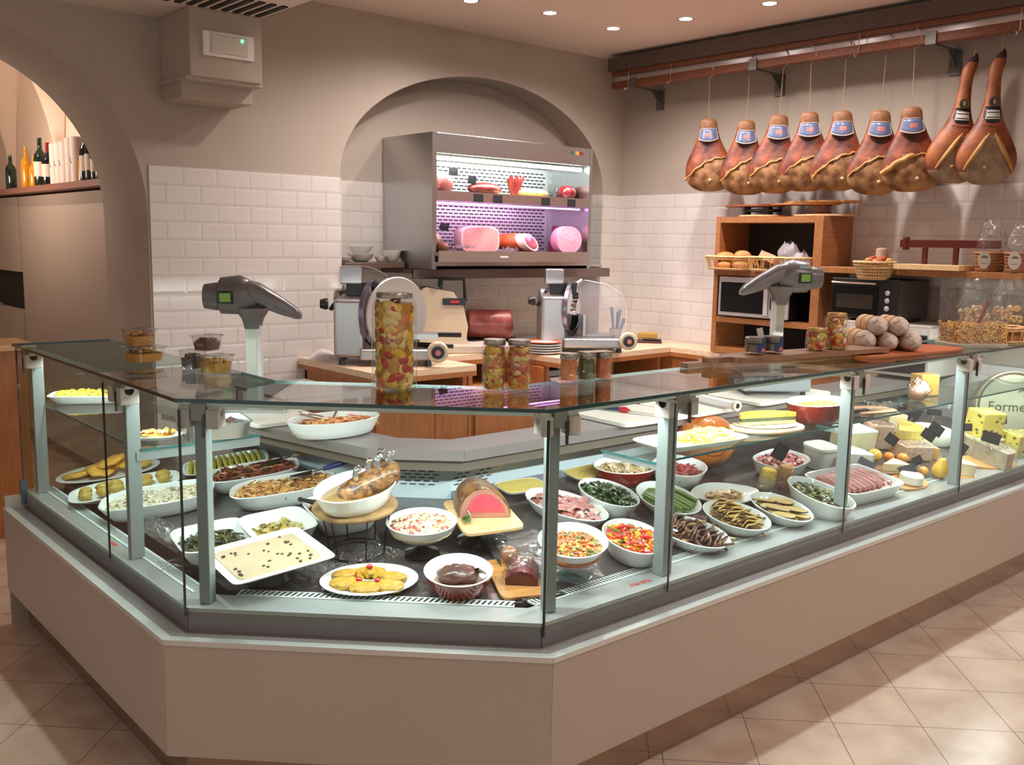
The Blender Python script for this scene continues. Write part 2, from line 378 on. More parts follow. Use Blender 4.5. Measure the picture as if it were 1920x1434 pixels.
# downlights
dl0 = None
for i, (dx, dy) in enumerate(DOWNLIGHTS[:5]):
    if dl0 is None:
        dl0 = thing('ceiling_downlight', 'x', 'lamp', TR(dx, dy, ZC), 'recessed downlights')
        MB().lathe([(.052, -.006), (.058, 0), (.042, .001), (.040, -.006)], 24, cap0=False, cap1=False).done('trim_ring', white_pl, dl0, smooth=50)
        MB().lathe([(.040, -.004), (.0, -.002)], 24, cap0=False, cap1=False).done('bulb', M('downlight_bulb', (255, 240, 234), .3, emit=30), dl0)
        o = dl0
    else: o = dup(dl0, TR(dx, dy, ZC))
    o['label'] = ['glowing round downlight, the middle one along the top of the back wall', 'glowing round downlight closest to the corner above the niche', 'glowing round downlight lined up above the first small ham', 'glowing round downlight nearest to the ham rail end, close to the top edge', 'glowing round downlight cut by the top edge, farthest from the hams'][i]
# ================================================================ BACK ROOM seen through the archway
plaster_lt = M('pale_vault_plaster', (226, 204, 184), .9)
panel_lt = M('pale_grey_panel', (176, 160, 146), .5)
struct(MB().bx(2.25, 2.4, YB+.7, 10, 0, 3.3).done('wall_back_room_right', plaster_lt))
struct(MB().bx(-4, 2.4, 9.9, 10, 0, 3.6).done('wall_back_room_far', plaster_lt))
# fan vault rising from points along the right wall, with flat lunettes between
def fan(x, y, R_, h, z0=1.93, n=9):
    b = MB(); rings = []
    for k in range(n+1):
        t = k/n; r = .03 + R_*(1-(1-t*t)**.5)
        rings.append([(x+px_, y+py_, z0+h*t) for px_, py_ in se0(r)])
    return b.loft(rings, cap0=False, cap1=False)
def se0(r, k=32):
    out = []
    for i in range(k):
        t = 2*PI*i/k; c, s = math.cos(t), math.sin(t); q = (abs(c)**1.25+abs(s)**1.25)**(-1/1.25); out.append((r*q*c, r*q*s))
    return out
for i_, y_ in enumerate((6.35, 7.62, 8.9)):
    struct(fan(2.24, y_, .66, 1.25).done('ceiling_back_room_rib', plaster_lt, smooth=50))
struct(MB().bx(-4, 2.26, YB+.7, 10, 3.18, 3.3).done('ceiling_back_room', plaster_lt))
pw = thing('wall_cupboard', 'tall plain grey-beige cupboard wall below the bottle shelf', 'cupboard')
MB().bx(2.10, 2.25, 6.06, 8.28, .1, 1.93).done('door_panel', panel_lt, pw)
MB().bx(2.09, 2.25, 8.30, 9.2, 1.35, 1.93).bx(2.09, 2.25, 8.30, 9.2, .1, 1.05).done('door_panel', panel_lt, pw)
MB().bx(2.13, 2.25, 8.30, 9.2, 1.06, 1.34).done('recess', black_mt, pw)
sh = MB().bx(2.0, 2.25, 6.07, 9.2, 1.945, 1.985).done('bottle_shelf', wood('bottle_shelf_wood', (128, 84, 72), (150, 104, 90)))
tag(sh, 'reddish-brown shelf carrying bottles beyond the archway', 'shelf')
oc = thing('wooden_counter', 'wooden counter with pale top beyond the archway, cut by the frame', 'counter')
MB().bx(.55, 1.47, 5.62, 6.02, 1.03, 1.06).done('counter_top', oak, oc)
MB().bx(.55, 1.43, 5.66, 6.0, 0, 1.03).done('counter_body', cab_wood, oc)
# bottles
def bottle_mb(r, h, col_m, lab=None, cap=None):
    b = MB().lathe([(r*.9, 0), (r, .008), (r, h*.58), (r*.86, h*.66), (r*.36, h*.76), (r*.32, h*.97), (r*.36, h)], 14, 0)
    return b
bcol = {'green': M('dark_green_bottle', (22, 44, 34), .12, coat=.5), 'black': M('black_bottle', (20, 22, 26), .15, coat=.5), 'gold': M('amber_bottle', (206, 140, 22), .2, coat=.5), 'red': M('red_capsule', (140, 24, 26), .3), 'brown': M('brown_bottle', (70, 34, 22), .15, coat=.5)}
lab_m = M('bottle_label', (222, 206, 190), .6)
BOT = [(8.35, 'green', .040, .26, 0, 'dark green bottle at the frame edge of the far shelf'), (7.92, 'gold', .038, .30, 0, 'tall amber bottle with rounded top on the far shelf'),
       (7.72, 'gold', .036, .22, 0, 'short amber bottle in front of the taller amber one'), (7.55, 'green', .046, .34, 1, 'slim-necked dark bottle with pale label beside the amber bottles'), (7.36, 'black', .045, .29, 1, 'dark bottle with red capsule beside the white tubes'),
       (6.62, 'gold', .030, .20, 0, 'small amber bottle right after the white tubes'), (6.56, 'green', .038, .32, 1, 'green-necked bottle with broad label after the white tubes'), (6.46, 'black', .038, .33, 1, 'black-necked bottle second from the arch jamb'), (6.36, 'black', .036, .26, 1, 'short labelled bottle half hidden near the arch jamb'), (6.27, 'black', .038, .36, 1, 'tall bottle with dark red capsule touching the arch jamb')]
for i, (y, c, r, h, lb, label) in enumerate(BOT):
    t = thing('bottle', label, 'bottle', TR(2.07, y, 1.986), 'bottles on the far shelf')
    bottle_mb(r, h, c).done('glass_body', bcol[c], t, smooth=40)
    if lb: MB().lathe([(r+.001, h*.2), (r+.001, h*.5)], 14, cap0=False, cap1=False).done('paper_label', lab_m, t, smooth=60)
    if i in (4, 9): MB().lathe([(r*.40, h*.80), (r*.40, h+.003), (0, h+.003)], 12, cap0=False, cap1=False).done('capsule', bcol['red'], t, smooth=40)
tube_m = M('pale_gift_tube', (222, 206, 196), .55); mark_m = M('tube_mark', (120, 110, 116), .5)
for i, y in enumerate((7.16, 7.05, 6.94, 6.82, 6.71)):
    t = thing('gift_tube', ['pale bottle tube next to the red-capped bottle', 'pale bottle tube, second from the red-capped bottle', 'pale bottle tube, the middle one of five', 'pale unmarked bottle tube, fourth from the red-capped bottle', 'pale bottle tube next to the green-necked bottle'][i], 'tube', TR(2.07, y, 1.986), 'white tubes on the far shelf')
    hh = .27 if i < 3 else .285
    MB().lathe([(.048, 0), (.048, hh), (.044, hh+.004), (0, hh+.004)], 20, cap1=False).done('tube_body', tube_m, t, smooth=40)
    if i != 3:
        MB().tube([(-.0485, -.012, hh*.42), (-.0495, 0, hh*.47), (-.0485, .010, hh*.56)], .0025, 5).tube([(-.0485, .014, hh*.46), (-.0495, 0, hh*.47)], .002, 5).done('printed_mark', mark_m, t)

# ================================================================ DISPLAY COUNTER
S0 = 3.6
YE, XE = 4.36, 5.735
def ol(d):
    s = S0 + d*1.41421; xl, yr = .98+d, 1.834+d
    return [(xl, YE), (xl, s-xl), (s-yr, yr), (XE, yr)]
def seg(b, k, d1, d2, z0, z1, mi=0, side=None):
    A, B = ol(d1), ol(d2); return b.prism([A[k], A[k+1], B[k+1], B[k]], z0, z1, mi, None, side)
panel_m = M('beige_laminate', (176, 160, 146), .42, var=.02, vs=2)
kick_m = M('polished_kick_plate', (178, 156, 140), .10, .9)
liner_m = M('dark_slate_liner', (62, 55, 56), .2, rgb2=(88, 79, 79), vs=7, bump=1.0, bs=11, coat=.7)
inner_m = M('inner_white_panel', (222, 234, 240), .35)
fascia_m = M('taupe_fascia', (128, 116, 104), .38, .3)
lightrail_m = M('light_rail', (206, 214, 208), .3, .2)
clamp_m = M('beige_clamp', (190, 178, 170), .4)
clamp_pin = M('clamp_pin', (60, 52, 50), .35, .4)
red_mark = M('red_lettering', (214, 60, 56), .5)
caseL = thing('display_case', 'glass refrigerated display case, the wing receding along the aisle from the corner', 'display case', group='refrigerated glass display counter')
caseF = thing('display_case', 'glass refrigerated corner display case, set diagonally facing the viewer', 'display case', group='refrigerated glass display counter')
caseR = thing('display_case', 'long glass refrigerated display case running toward the wall with the hams', 'display case', group='refrigerated glass display counter')
CS = [caseL, caseF, caseR]
DECKC = {'A': (1.22, 2.72), 'B': (1.97, 3.10), 'E': (1.866, 2.074), 'G': (2.2, 2.87)}
for k, c in enumerate(CS):
    A, B = ol(0), ol(.02); g = .0015
    b = MB(); seg(b, k, 0, .02, .157, .498)
    b.done('base_panel', panel_m, c, bevel=.002)
    seg(MB(), k, .07, .09, .0, .160).done('kick_plate', kick_m, c)
    seg(MB(), k, .10, .12, .157, .55).done('inner_carcass', M('carcass_dark', (60, 52, 48), .7), c)
    # sill: a bright edge, a shallow gully and the rounded ledge
    b = MB(); seg(b, k, -.003, .026, .496, .512); b.done('sill_trim', M('bright_edge_trim', (214, 216, 212), .3, .6), c, bevel=.004)
    seg(MB(), k, .024, .084, .490, .5035).done('sill_gully', steel_warm, c)
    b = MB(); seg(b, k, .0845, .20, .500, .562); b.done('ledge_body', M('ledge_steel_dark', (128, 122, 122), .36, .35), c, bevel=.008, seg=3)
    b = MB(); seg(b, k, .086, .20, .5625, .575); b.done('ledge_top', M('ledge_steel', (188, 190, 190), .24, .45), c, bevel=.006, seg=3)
# air grilles with slots
def grille(c, a, b_, n, slant=0, skip=None):
    a, b_ = Vector((*a, .5765)), Vector((*b_, .5765)); d = (b_-a); L = d.length; x = d/L; y = Vector((-x.y, x.x, 0))
    T = Matrix(((x.x, y.x, 0, a.x), (x.y, y.y, 0, a.y), (0, 0, 1, a.z), (0, 0, 0, 1)))
    m = MB().bx(0, L, .0, .048, -.004, .002, 0)
    p = L/n
    for i in range(n):
        if skip and skip[0] <= i < skip[1]: continue
        x0 = (i+.28)*p; w = p*.45
        m.add([(x0, .008, .0026), (x0+w, .008, .0026), (x0+w+slant, .040, .0026), (x0+slant, .040, .0026)], [(0, 1, 2, 3)], 1)
    if skip:
        m.bx(skip[0]*p, skip[1]*p, .008, .040, .002, .004, 2); m.bx((skip[0]+.8)*p, (skip[1]-.8)*p, .019, .028, .004, .005, 3)
    m.done('air_grille', [M('white_grille', (226, 232, 230), .35), black_mt, black_pl, alu], c, T)
g0, g1 = ol(.195), ol(.243)
grille(caseL, (g1[0][0]-.048, 2.76), (g1[0][0]-.048, 4.33), 110)
bpy.context.view_layer.update()
grille(caseF, (g0[1][0]+.045, g0[1][1]-.045), (g0[2][0]-.03, g0[2][1]+.03), 48, .010)
grille(caseR, (g0[2][0]+.035, g0[2][1]), (5.70, g0[2][1]), 270, 0, (4, 9))
def plane_poly(b, pts, w, mi=0, dz=0): return b.add([(x, y, deckz(w, x, y)+dz) for x, y in pts], [tuple(range(len(pts)))], mi)
A_, B_, E_, G_ = DECKC['A'], DECKC['B'], DECKC['E'], DECKC['G']
def deck(c, w, pts, risers=()):
    b = MB(); n = len(pts)
    v = [(x, y, deckz(w, x, y)) for x, y in pts] + [(x, y, .53) for x, y in pts]
    b.add(v, [tuple(range(n)), tuple(range(n, 2*n))[::-1]] + [(i, n+i, n+(i+1) % n, (i+1) % n) for i in range(n)])
    return b.done('deck_liner', liner_m, c)
deck(caseL, 'L', [(1.22, 3.10), B_, (1.97, 4.34), (1.22, 4.34)])
deck(caseF, 'F', [A_, E_, G_, B_, (1.22, 3.10)])
deck(caseR, 'R', [E_, (5.72, 2.074), (5.72, 2.87), G_])
# inner rear panels and service ledge
def wallquad(c, p, q, z0, z1, name, m, t=.012):
    p, q = Vector((*p, 0)), Vector((*q, 0)); d = (q-p).normalized(); n = Vector((-d.y, d.x, 0))*t
    return MB().prism([p[:2], q[:2], (q+n)[:2], (p+n)[:2]], z0, z1).done(name, m, c)
G2 = (2.2, 2.87)
rears = [((1.97, 4.34), (1.97, 3.10)), ((1.97, 3.10), G2), (G2, (5.72, 2.87))]
for (p, q), c in zip(rears, CS): wallquad(c, q, p, .54, .80, 'rear_panel', inner_m, -.012)
def fasc(c, pts0, pts1, z0, z1):
    b = MB(); (a0, a1), (b0, b1) = pts0, pts1
    b.add([(*a0, z1), (*a1, z1), (*a1, z0), (*a0, z0)], [(0, 1, 2, 3)])
    b.add([(*a0, z0), (*a1, z0), (*b1, z0-.015), (*b0, z0-.015)], [(0, 1, 2, 3)])
    return b.done('rear_fascia', fascia_m, c)
LE = [(1.60, 4.36), (1.865, 2.94), (2.124, 2.695), (5.735, 2.655)]   # front edge of the ledge
LI = [(1.86, 4.36), (2.06, 3.035), (2.205, 2.885), (5.735, 2.885)]
FO = [(1.66, 4.36), (1.90, 2.955), (2.14, 2.725), (5.72, 2.69)]
for k, c in enumerate(CS):
    fasc(c, (FO[k], FO[k+1]), rears[k], .815, .862)
    MB().prism([LE[k], LE[k+1], LI[k+1], LI[k]], .860, .900).done('service_ledge', steel_warm, c, bevel=.003)
# slots in the rear panels
b = MB()
def slots(p, q, n0, n, z, rows):
    p, q = Vector((*p, 0)), Vector((*q, 0)); d = (q-p).normalized(); nn = Vector((d.y, -d.x, 0))
    if nn.y > 0: nn = -nn
    for r in range(rows):
        for i in range(n):
            o = p + d*(n0 + i*.036 + (r % 2)*.018) + nn*.0022
            if ((i + 3) % 5 == 0): continue
            v = [o, o+d*.024, o+d*.024+Vector((0, 0, .004)), o+Vector((0, 0, .004))]
            b.add([(p_.x, p_.y, p_.z+z-.013*r) for p_ in v], [(0, 1, 2, 3)])
slots((1.97, 3.10), G2, .02, 8, .775, 5); slots(G2, (5.72, 2.87), .01, 5, .775, 5)
b.done('air_slots', black_mt, caseF)
# end panel of the receding wing
MB().bx(.985, 1.95, 4.345, 4.36, .0, .56).done('end_panel', panel_m, caseL)
MB().bx(1.06, 1.62, 4.352, 4.358, .56, 1.185).done('end_glass', glass_m, caseL)
MB().bx(1.048, 1.075, 4.338, 4.365, .52, .62).done('corner_bracket', M('blue_grey_bracket', (96, 112, 118), .4, .3), caseL)
# glass fronts, tops and posts
gl = ol(.0816)
def edge_bar(p, z0, z1, c, m, w=.007):
    return MB().bx(p[0]-w/2, p[0]+w/2, p[1]-w/2, p[1]+w/2, z0, z1).done('glass_edge', m, c)
def pane(c, p, q, z0=.545, z1=1.184, gap=.003):
    p, q = Vector((*p, 0)), Vector((*q, 0)); d = (q-p).normalized(); p += d*gap; q -= d*gap; n = Vector((-d.y, d.x, 0))*.003
    o = MB().prism([(p-n)[:2], (q-n)[:2], (q+n)[:2], (p+n)[:2]], z0, z1).done('front_glass', glass_m, c)
    return o
JL = [4.355, 3.29]                       # joints of the receding wing
JR = [2.345, 3.40, 4.40, 5.45]
pane(caseL, (gl[0][0], 4.355), (gl[0][0], 3.29)); pane(caseL, (gl[0][0], 3.29), gl[1])
pane(caseF, gl[1], gl[2])
px = [gl[2][0]] + JR + [5.73]
for i in range(len(px)-1): pane(caseR, (px[i], gl[2][1]), (px[i+1], gl[2][1]))
for p, z0, c in (((gl[1][0]-.002, gl[1][1]-.002), .553, caseF), ((gl[2][0]+.002, gl[2][1]-.003), .538, caseR), ((gl[0][0]-.002, 3.29), .56, caseL)): edge_bar(p, z0, 1.165, c, glass_edge_dark, .006)
for x in JR[:3]: edge_bar((x, gl[2][1]-.002), .545, 1.16, caseR, glass_edge_dark, .0045)
edge_bar((gl[0][0], 4.356), .56, 1.18, caseL, glass_edge_dark, .006)
ti, to = ol(.462), ol(.068)
ZG = 1.198
def top(c, q, edges):
    o = MB().prism(q, ZG-.010, ZG-.0004).done('top_glass', glass_top_m, c)
    for (a, b_), m in edges:
        a, b_ = Vector((*a, 0)), Vector((*b_, 0)); d = (b_-a).normalized(); n = Vector((d.y, -d.x, 0))*.0012
        MB().prism([(a+n)[:2], (b_+n)[:2], (b_-n)[:2], (a-n)[:2]], ZG-.0105, ZG).done('polished_glass_edge', m, c)
def mid(a, b_, t): return (a[0]+(b_[0]-a[0])*t, a[1]+(b_[1]-a[1])*t)
yj = 3.29
top(caseL, [(to[0][0], YE), (to[0][0], yj+.002), (ti[0][0], yj+.002), (ti[0][0], YE)], [(((to[0][0], YE), (to[0][0], yj+.002)), glass_edge_dark), (((ti[0][0], YE), (to[0][0], YE)), glass_edge_dark)])
top(caseL, [(to[0][0], yj-.002), to[1], ti[1], (ti[0][0], yj-.002)], [(((to[0][0], yj), to[1]), glass_edge_dark), ((ti[1], (ti[0][0], yj)), glass_edge_lt)])
top(caseF, [to[1], to[2], ti[2], ti[1]], [((to[1], to[2]), glass_edge), ((ti[2], ti[1]), glass_edge_lt)])
cuts = [2.36, 3.41, 4.41, 5.735]
xs = [(to[2], ti[2])] + [((x, to[2][1]), (x, ti[2][1])) for x in cuts]
for i in range(len(xs)-1):
    g = .002
    a0, a1 = xs[i]; b0, b1 = xs[i+1]
    q = [a0 if i == 0 else (a0[0]+g, a0[1]), (b0[0]-g, b0[1]), (b1[0]-g, b1[1]), a1 if i == 0 else (a1[0]+g, a1[1])]
    top(caseR, q, [((q[0], q[1]), glass_edge if i < 2 else glass_edge_dark), ((q[2], q[3]), glass_edge_lt)])
# light rails just under the front edge
for k, c in enumerate(CS):
    r0, r1 = ol(.105), ol(.130)
    p, q = r0[k], r0[k+1]; p2, q2 = r1[k], r1[k+1]
    b = MB(); b.prism([mid(p, q, .03), mid(p, q, .975), mid(p2, q2, .975), mid(p2, q2, .03)], 1.170, 1.186)
    b.done('light_rail', lightrail_m, c, bevel=.003)
def post(c, x, y, deg, sec=(.030, .046), dbl=False, clamp=1):
    T = TR(x, y, .5752, RD(deg)); h = .585
    p = MB().bx(-sec[0]/2, sec[0]/2, -sec[1]/2, sec[1]/2, 0, h)
    if dbl: p = MB().bx(-.030, .004, -sec[1]/2, sec[1]/2, 0, h).bx(.010, .026, -sec[1]/2+.008, sec[1]/2, 0, h)
    o = p.done('post', alu, c, T, bevel=.003)
    def clampb(x0, x1):
        c_ = MB().bx(x0, x1, -.056, .006, h-.052, h+.004).tube([(x0, -.026, h-.004), (x1, -.026, h-.004)], .020, 14)
        c_.done('clamp', clamp_m, o, bevel=.004)
    sx = sec[0]/2 if not dbl else .028
    clampb(-sx-.040, -sx-.002)
    clampb(sx+.012, sx+.050)
    MB().bx(-sx, sx+.010, -.050, .020, h-.030, h+.022).tube([(0, -.01, h+.020), (0, -.01, h+.028)], .011, 10).done('clamp_head', M('clamp_steel', (150, 142, 136), .35, .5), o, bevel=.003)
    MB().bx(sx+.003, sx+.010, -.058, -.050, h-.075, h-.01).done('clamp_pin', clamp_pin, o)
    return o
post(caseL, 1.115, 4.27, -90); post(caseL, 1.115, 3.19, -90, clamp=1)
post(caseF, 1.135, 2.665, -45, (.034, .046)); post(caseR, 1.885, 1.985, -20, (.032, .046), clamp=1)
post(caseR, 2.405, 1.985, 0, dbl=True, clamp=2); post(caseR, 3.46, 1.965, 0, clamp=2); post(caseR, 4.43, 1.955, 0, (.034, .046), clamp=2)
# middle shelves of glass
def midshelf(c, x0, x1, y0, y1, z, front):
    MB().bx(x0, x1, y0, y1, z, z+.0075).done('shelf_glass', glass_m, c)
    b = MB()
    if 'y' in front: b.bx(x0, x1, y0-.0006, y0+.0006, z-.0004, z+.0079)
    if 'x' in front: b.bx(x0-.0006, x0+.0006, y0, y1, z-.0004, z+.0079)
    b.done('shelf_glass_edge', M('mid_glass_edge', (48, 104, 104), .12, coat=.5), c)
ZS = .942
midshelf(caseL, 1.135, 1.56, 3.165, 4.34, ZS, 'xy')
for x0, x1 in ((2.375, 3.405), (3.41, 4.40), (4.405, 5.71)): midshelf(caseR, x0, x1, 2.008, 2.255, ZS, 'yx')
b = MB()
for x in (2.38, 3.45, 4.42): b.bx(x, x+.008, 1.99, 2.25, ZS-.018, ZS-.002)
b.done('shelf_bracket', alu, caseR)
MB().bx(1.12, 1.56, 3.17, 3.182, ZS-.032, ZS-.002).done('shelf_bracket', alu, caseL)
# red maker's marks on the ledge, too small to read
b = MB()
for i in range(6):
    x = 2.232+i*.0155; b.bx(x, x+.003, 1.960, 1.978, .5752, .5760).bx(x+.003, x+.010, 1.975, 1.978, .5752, .5760)
    if i % 2: b.bx(x+.003, x+.009, 1.960, 1.963, .5752, .5760).bx(x+.008, x+.011, 1.960, 1.972, .5752, .5760)
    else: b.bx(x+.003, x+.009, 1.967, 1.970, .5752, .5760)
b.done('red_mark', red_mark, caseR)
b = MB()
for i in range(5): b.bx(1.098, 1.112, 3.36+i*.012, 3.368+i*.012, .5752, .5762)
b.done('red_mark', red_mark, caseL)
# plastic film draped over the front of the deck
def crumple(c, w, d, h, T, label, mat=film_big, nu=26, nv=9, seed=1, name='plastic_film', grp=None):
    f = MB(); ph = seed*7.3
    def fn(u, v):
        n_ = noise.noise(Vector((u*9+ph, v*4, seed)))
        return ((u-.5)*w, (v-.5)*d + .006*n_, h*abs(noise.noise(Vector((u*14+ph, v*3+ph, 0)))) + .002)
    o = f.quadgrid(fn, nu, nv).done(name, mat, None, T, smooth=180)
    return tag(o, label, 'plastic film')
crumple(caseF, .62, .06, .05, on('F', 1.50, 2.475, 0, -45), 'crumpled clear plastic film along the corner grille under the patties plate')
crumple(caseL, .9, .08, .045, on('L', 1.27, 3.35, 0, -90), 'crumpled clear plastic film edging the receding wing below the grain salad', seed=3)
crumple(caseL, .5, .10, .05, on('F', 1.30, 2.83, 0, -45), 'crumpled clear film by the foot of the front post', seed=12)
crumple(caseF, .30, .16, .03, on('F', 1.62, 2.62, 0, 10), 'wrinkled clear film on the dark liner around the wire stand', seed=13)
crumple(caseR, .34, .18, .03, on('R', 2.28, 2.30, 0, 20), 'wrinkled clear film on the liner between the stew and the ham', seed=14)
crumple(caseR, .30, .10, .04, on('F', 2.0, 2.135, 0, -45), 'crumpled film beneath the stew bowl near the corner post', seed=15)
# ================================================================ WORKTOPS AND CABINETS BEHIND THE COUNTER
def worktop(label, poly, z=.92, th=.035):
    t = thing('worktop', label, 'worktop', group='pale worktops behind the counter')
    MB().prism(poly, z-th, z).done('top', worktop_m, t, bevel=.004)
    MB().prism(poly, z-th-.03, z-th-.001).done('edge_band', cab_wood, t)
    return t
worktop('pale worktop carrying the slicer behind the tall pickle jar', [(2.89, 4.47), (3.61, 4.47), (3.61, 5.335), (2.89, 5.335)])
worktop('pale worktop recessed in the niche below the cream machine', [(3.615, 4.90), (4.255, 4.90), (4.255, 5.57), (3.615, 5.57)])
worktop('pale worktop under the slicer with the clear guard and the plates', [(4.26, 4.44), (5.425, 4.50), (5.425, 5.335), (4.26, 5.335)])
worktop('pale worktop running along the right wall under the shelving', [(5.43, 2.90), (5.765, 2.90), (5.765, 5.335), (5.43, 5.335)])
def cabinet(label, x0, x1, y0, y1, ztop, doors, zopen=.73):
    t = thing('base_cabinet', label, 'cabinet', group='orange wood base cabinets')
    b = MB().bx(x0, x1, y0+.02, y1, .08, zopen).bx(x0, x0+.03, y0+.02, y1, zopen, ztop).bx(x1-.03, x1, y0+.02, y1, zopen, ztop).bx(x0, x1, y1-.02, y1, zopen, ztop)
    b.done('body', cab_wood, t)
    for a, c in doors: MB().bx(a+.002, c-.002, y0, y0+.019, .10, zopen-.004).done('door', cab_wood, t, bevel=.002)
    MB().bx(x0+.032, x1-.032, y1-.04, y1-.022, zopen+.002, ztop).done('recess_shade', black_mt, t)  # black sheet painting the shade at the back of the open compartment
    return t
cabinet('orange wood cabinet below the worktop of the slicer behind the tall jar', 2.92, 3.59, 4.52, 5.3, .852, [(2.93, 3.34), (3.34, 3.585)])
cabinet('orange wood cabinet below the recessed niche worktop', 3.62, 4.25, 4.54, 5.3, .852, [(3.66, 4.24)], .72)
cabinet('orange wood cabinet below the worktop with the plates', 4.27, 5.41, 4.55, 5.3, .852, [(4.28, 4.75), (4.95, 5.4)], .62)
cabinet('orange wood cabinet below the right wall worktop', 5.45, 5.76, 2.93, 5.3, .852, [], .5)
MB_ = MB().bx(-.19, .19, -.13, .13, 0, .012).bx(-.19, -.18, -.13, .13, 0, .14).bx(.18, .19, -.13, .13, 0, .14).bx(-.19, .19, -.13, -.12, 0, .14).bx(-.19, .19, .12, .13, 0, .14).bx(-.21, .21, -.15, -.12, .135, .148).bx(-.21, .21, .12, .15, .135, .148)
tag(MB_.done('storage_bin', white_pl, None, TR(4.55, 4.72, .623, RD(-5))), 'white plastic bin in the open cabinet under the plates worktop', 'bin')
MB_ = MB().bx(0, .30, 0, .26, 0, .004).quadgrid(lambda u, v: (.02+.2*u, .05+.16*v, .006+.05*math.sin(PI*u)*v), 5, 4)
tag(MB_.done('wrapping_paper', M('pinkish_paper', (224, 208, 208), .7), None, TR(2.90, 5.05, .921)), 'pale wrapping paper sheets on the worktop corner beside the slicer', 'paper')
tray = MB().prism([(2.10, 3.95), (2.50, 3.95), (2.50, 4.55), (2.10, 4.55)], .90, .915).prism([(2.08, 3.93), (2.52, 3.93), (2.52, 3.955), (2.08, 3.955)], .90, .935)
for lx_, ly_ in ((2.12, 3.98), (2.48, 3.98), (2.12, 4.52), (2.48, 4.52)): tray.bx(lx_-.015, lx_+.015, ly_-.015, ly_+.015, 0, .90)
tag(tray.done('steel_side_table', steel, None, bevel=.004), 'plain steel side table top behind the small scale', 'table')

# ================================================================ SLICERS
def slicer(label, T, guard):
    t = thing('meat_slicer', label, 'slicer', T, 'grey meat slicers')
    h = MB().bx(-.28, -.13, -.12, .14, .035, .33).tube([(-.285, .01, .325), (-.125, .01, .325)], .05, 14)
    h.done('motor_housing', M('slicer_aluminium', (170, 168, 168), .3, .75), t, bevel=.02, seg=3)
    MB().bx(-.15, .22, -.17, .17, .028, .085).done('base_plate', M('slicer_base', (170, 166, 166), .3, .8), t, bevel=.012, seg=3)
    for fx, fy in ((-.24, -.1), (-.24, .12), (.19, -.14), (.19, .14)): MB().lathe([(.018, 0), (.014, .03)], 10, T=TR(fx, fy, 0)).done('foot', black_pl, t)
    bt = TR(-.075, -.01, .255, RD(-24), 0, PI/2)
    MB().lathe([(.0, -.012), (.10, -.012), (.152, -.002), (.155, .0), (.152, .004), (.11, .010), (0, .012)], 40, T=bt, cap0=False, cap1=False).done('blade', chrome, t, smooth=30)
    MB().lathe([(.150, -.014), (.168, -.014), (.168, .008), (.150, .008), (.150, -.014)], 40, T=bt, cap0=False, cap1=False).done('blade_ring', M('blade_ring', (140, 132, 150), .25, .8), t, smooth=30)
    MB().lathe([(0, 0), (.05, 0), (.05, .02), (0, .02)], 20, T=bt @ TR(0, 0, .012), cap0=False, cap1=False).done('blade_hub', chrome, t, smooth=30)
    m = MB().bx(-.25, -.14, -.05, .05, .40, .49).quadgrid(lambda u, v: (-.15+.14*u, -.05+.10*v, .49-.05*u*u), 6, 3)
    m.tube([(-.2, 0, .36), (-.2, 0, .42)], .03, 12).tube([(-.06, -.03, .40), (-.02, -.03, .43)], .016, 10)
    m.done('sharpener_cover', M('sharpener_steel', (196, 196, 200), .22, .85), t, bevel=.008)
    MB().bx(-.22, -.06, -.045, .045, .34, .405).tube([(-.27, -.03, .30), (-.24, -.02, .36)], .014, 8).tube([(-.30, -.05, .27), (-.27, -.04, .31)], .012, 8).bx(-.10, -.04, -.02, .06, .31, .35).done('mechanism', black_pl, t, bevel=.006)
    MB().lathe([(.026, 0), (.03, .012), (.022, .04), (0, .042)], 14, T=TR(-.31, -.04, .30, 0, 0, -PI/2)).done('clamp_knob', black_pl, t, smooth=40)
    if guard:
        prof = [(-.04, .08), (.22, .08), (.25, .14), (.255, .24), (.22, .34), (.13, .40), (.0, .425), (-.05, .42)]
        g = MB(); n = len(prof)
        g.add([(x, -.03, z) for x, z in prof], [tuple(range(n))]).tube([(x, -.03, z) for x, z in prof[1:]], .003, 5, 1)
        g.done('clear_guard', [M('guard_plastic', (210, 204, 208), .15, alpha=.34), M('guard_rim', (226, 222, 226), .2)], t)
        MB().bx(-.0, .18, -.05, .12, .085, .10).bx(-.02, 0, -.06, .12, .085, .22).done('food_carriage', M('carriage_steel', (176, 172, 176), .28, .8), t, bevel=.004)
    else:
        MB().lathe([(0, 0), (.19, 0), (.195, .006), (.19, .012), (0, .012)], 40, T=TR(.03, -.02, .245, RD(-52), 0, PI/2), cap0=False, cap1=False).done('round_guard', M('guard_grey', (176, 170, 164), .45, .2), t, smooth=30)
        MB().bx(.02, .24, -.10, .06, .13, .155).tube([(.24, -.05, .15), (.36, -.05, .15)], .014, 8, 1).tube([(.12, -.05, .10), (.32, -.05, .09)], .012, 8, 1).done('food_carriage', [steel, black_pl], t)
    kn = MB().lathe([(.054, 0), (.054, .02), (.046, .028), (0, .028)], 24, T=TR(.235, -.175, .075, 0, PI/2)).done('thickness_dial', cream_pl, t, smooth=35)
    MB().lathe([(.034, .027), (.030, .050), (0, .050)], 20, T=TR(.235, -.175, .075, 0, PI/2)).done('dial_grip', black_pl, kn, smooth=35)
    MB().lathe([(.014, .050), (.014, .052), (0, .052)], 14, T=TR(.235, -.175, .075, 0, PI/2)).done('dial_mark', M('dial_mark', (206, 120, 112), .5), kn)
    return t
slicer('grey meat slicer half hidden behind the tall pickle jar', TR(3.24, 4.84, .921, RD(-34), s=1.17), False)
slicer('grey meat slicer with a clear curved guard near the wall corner', TR(4.745, 4.70, .921, RD(-36), s=1.13), True)
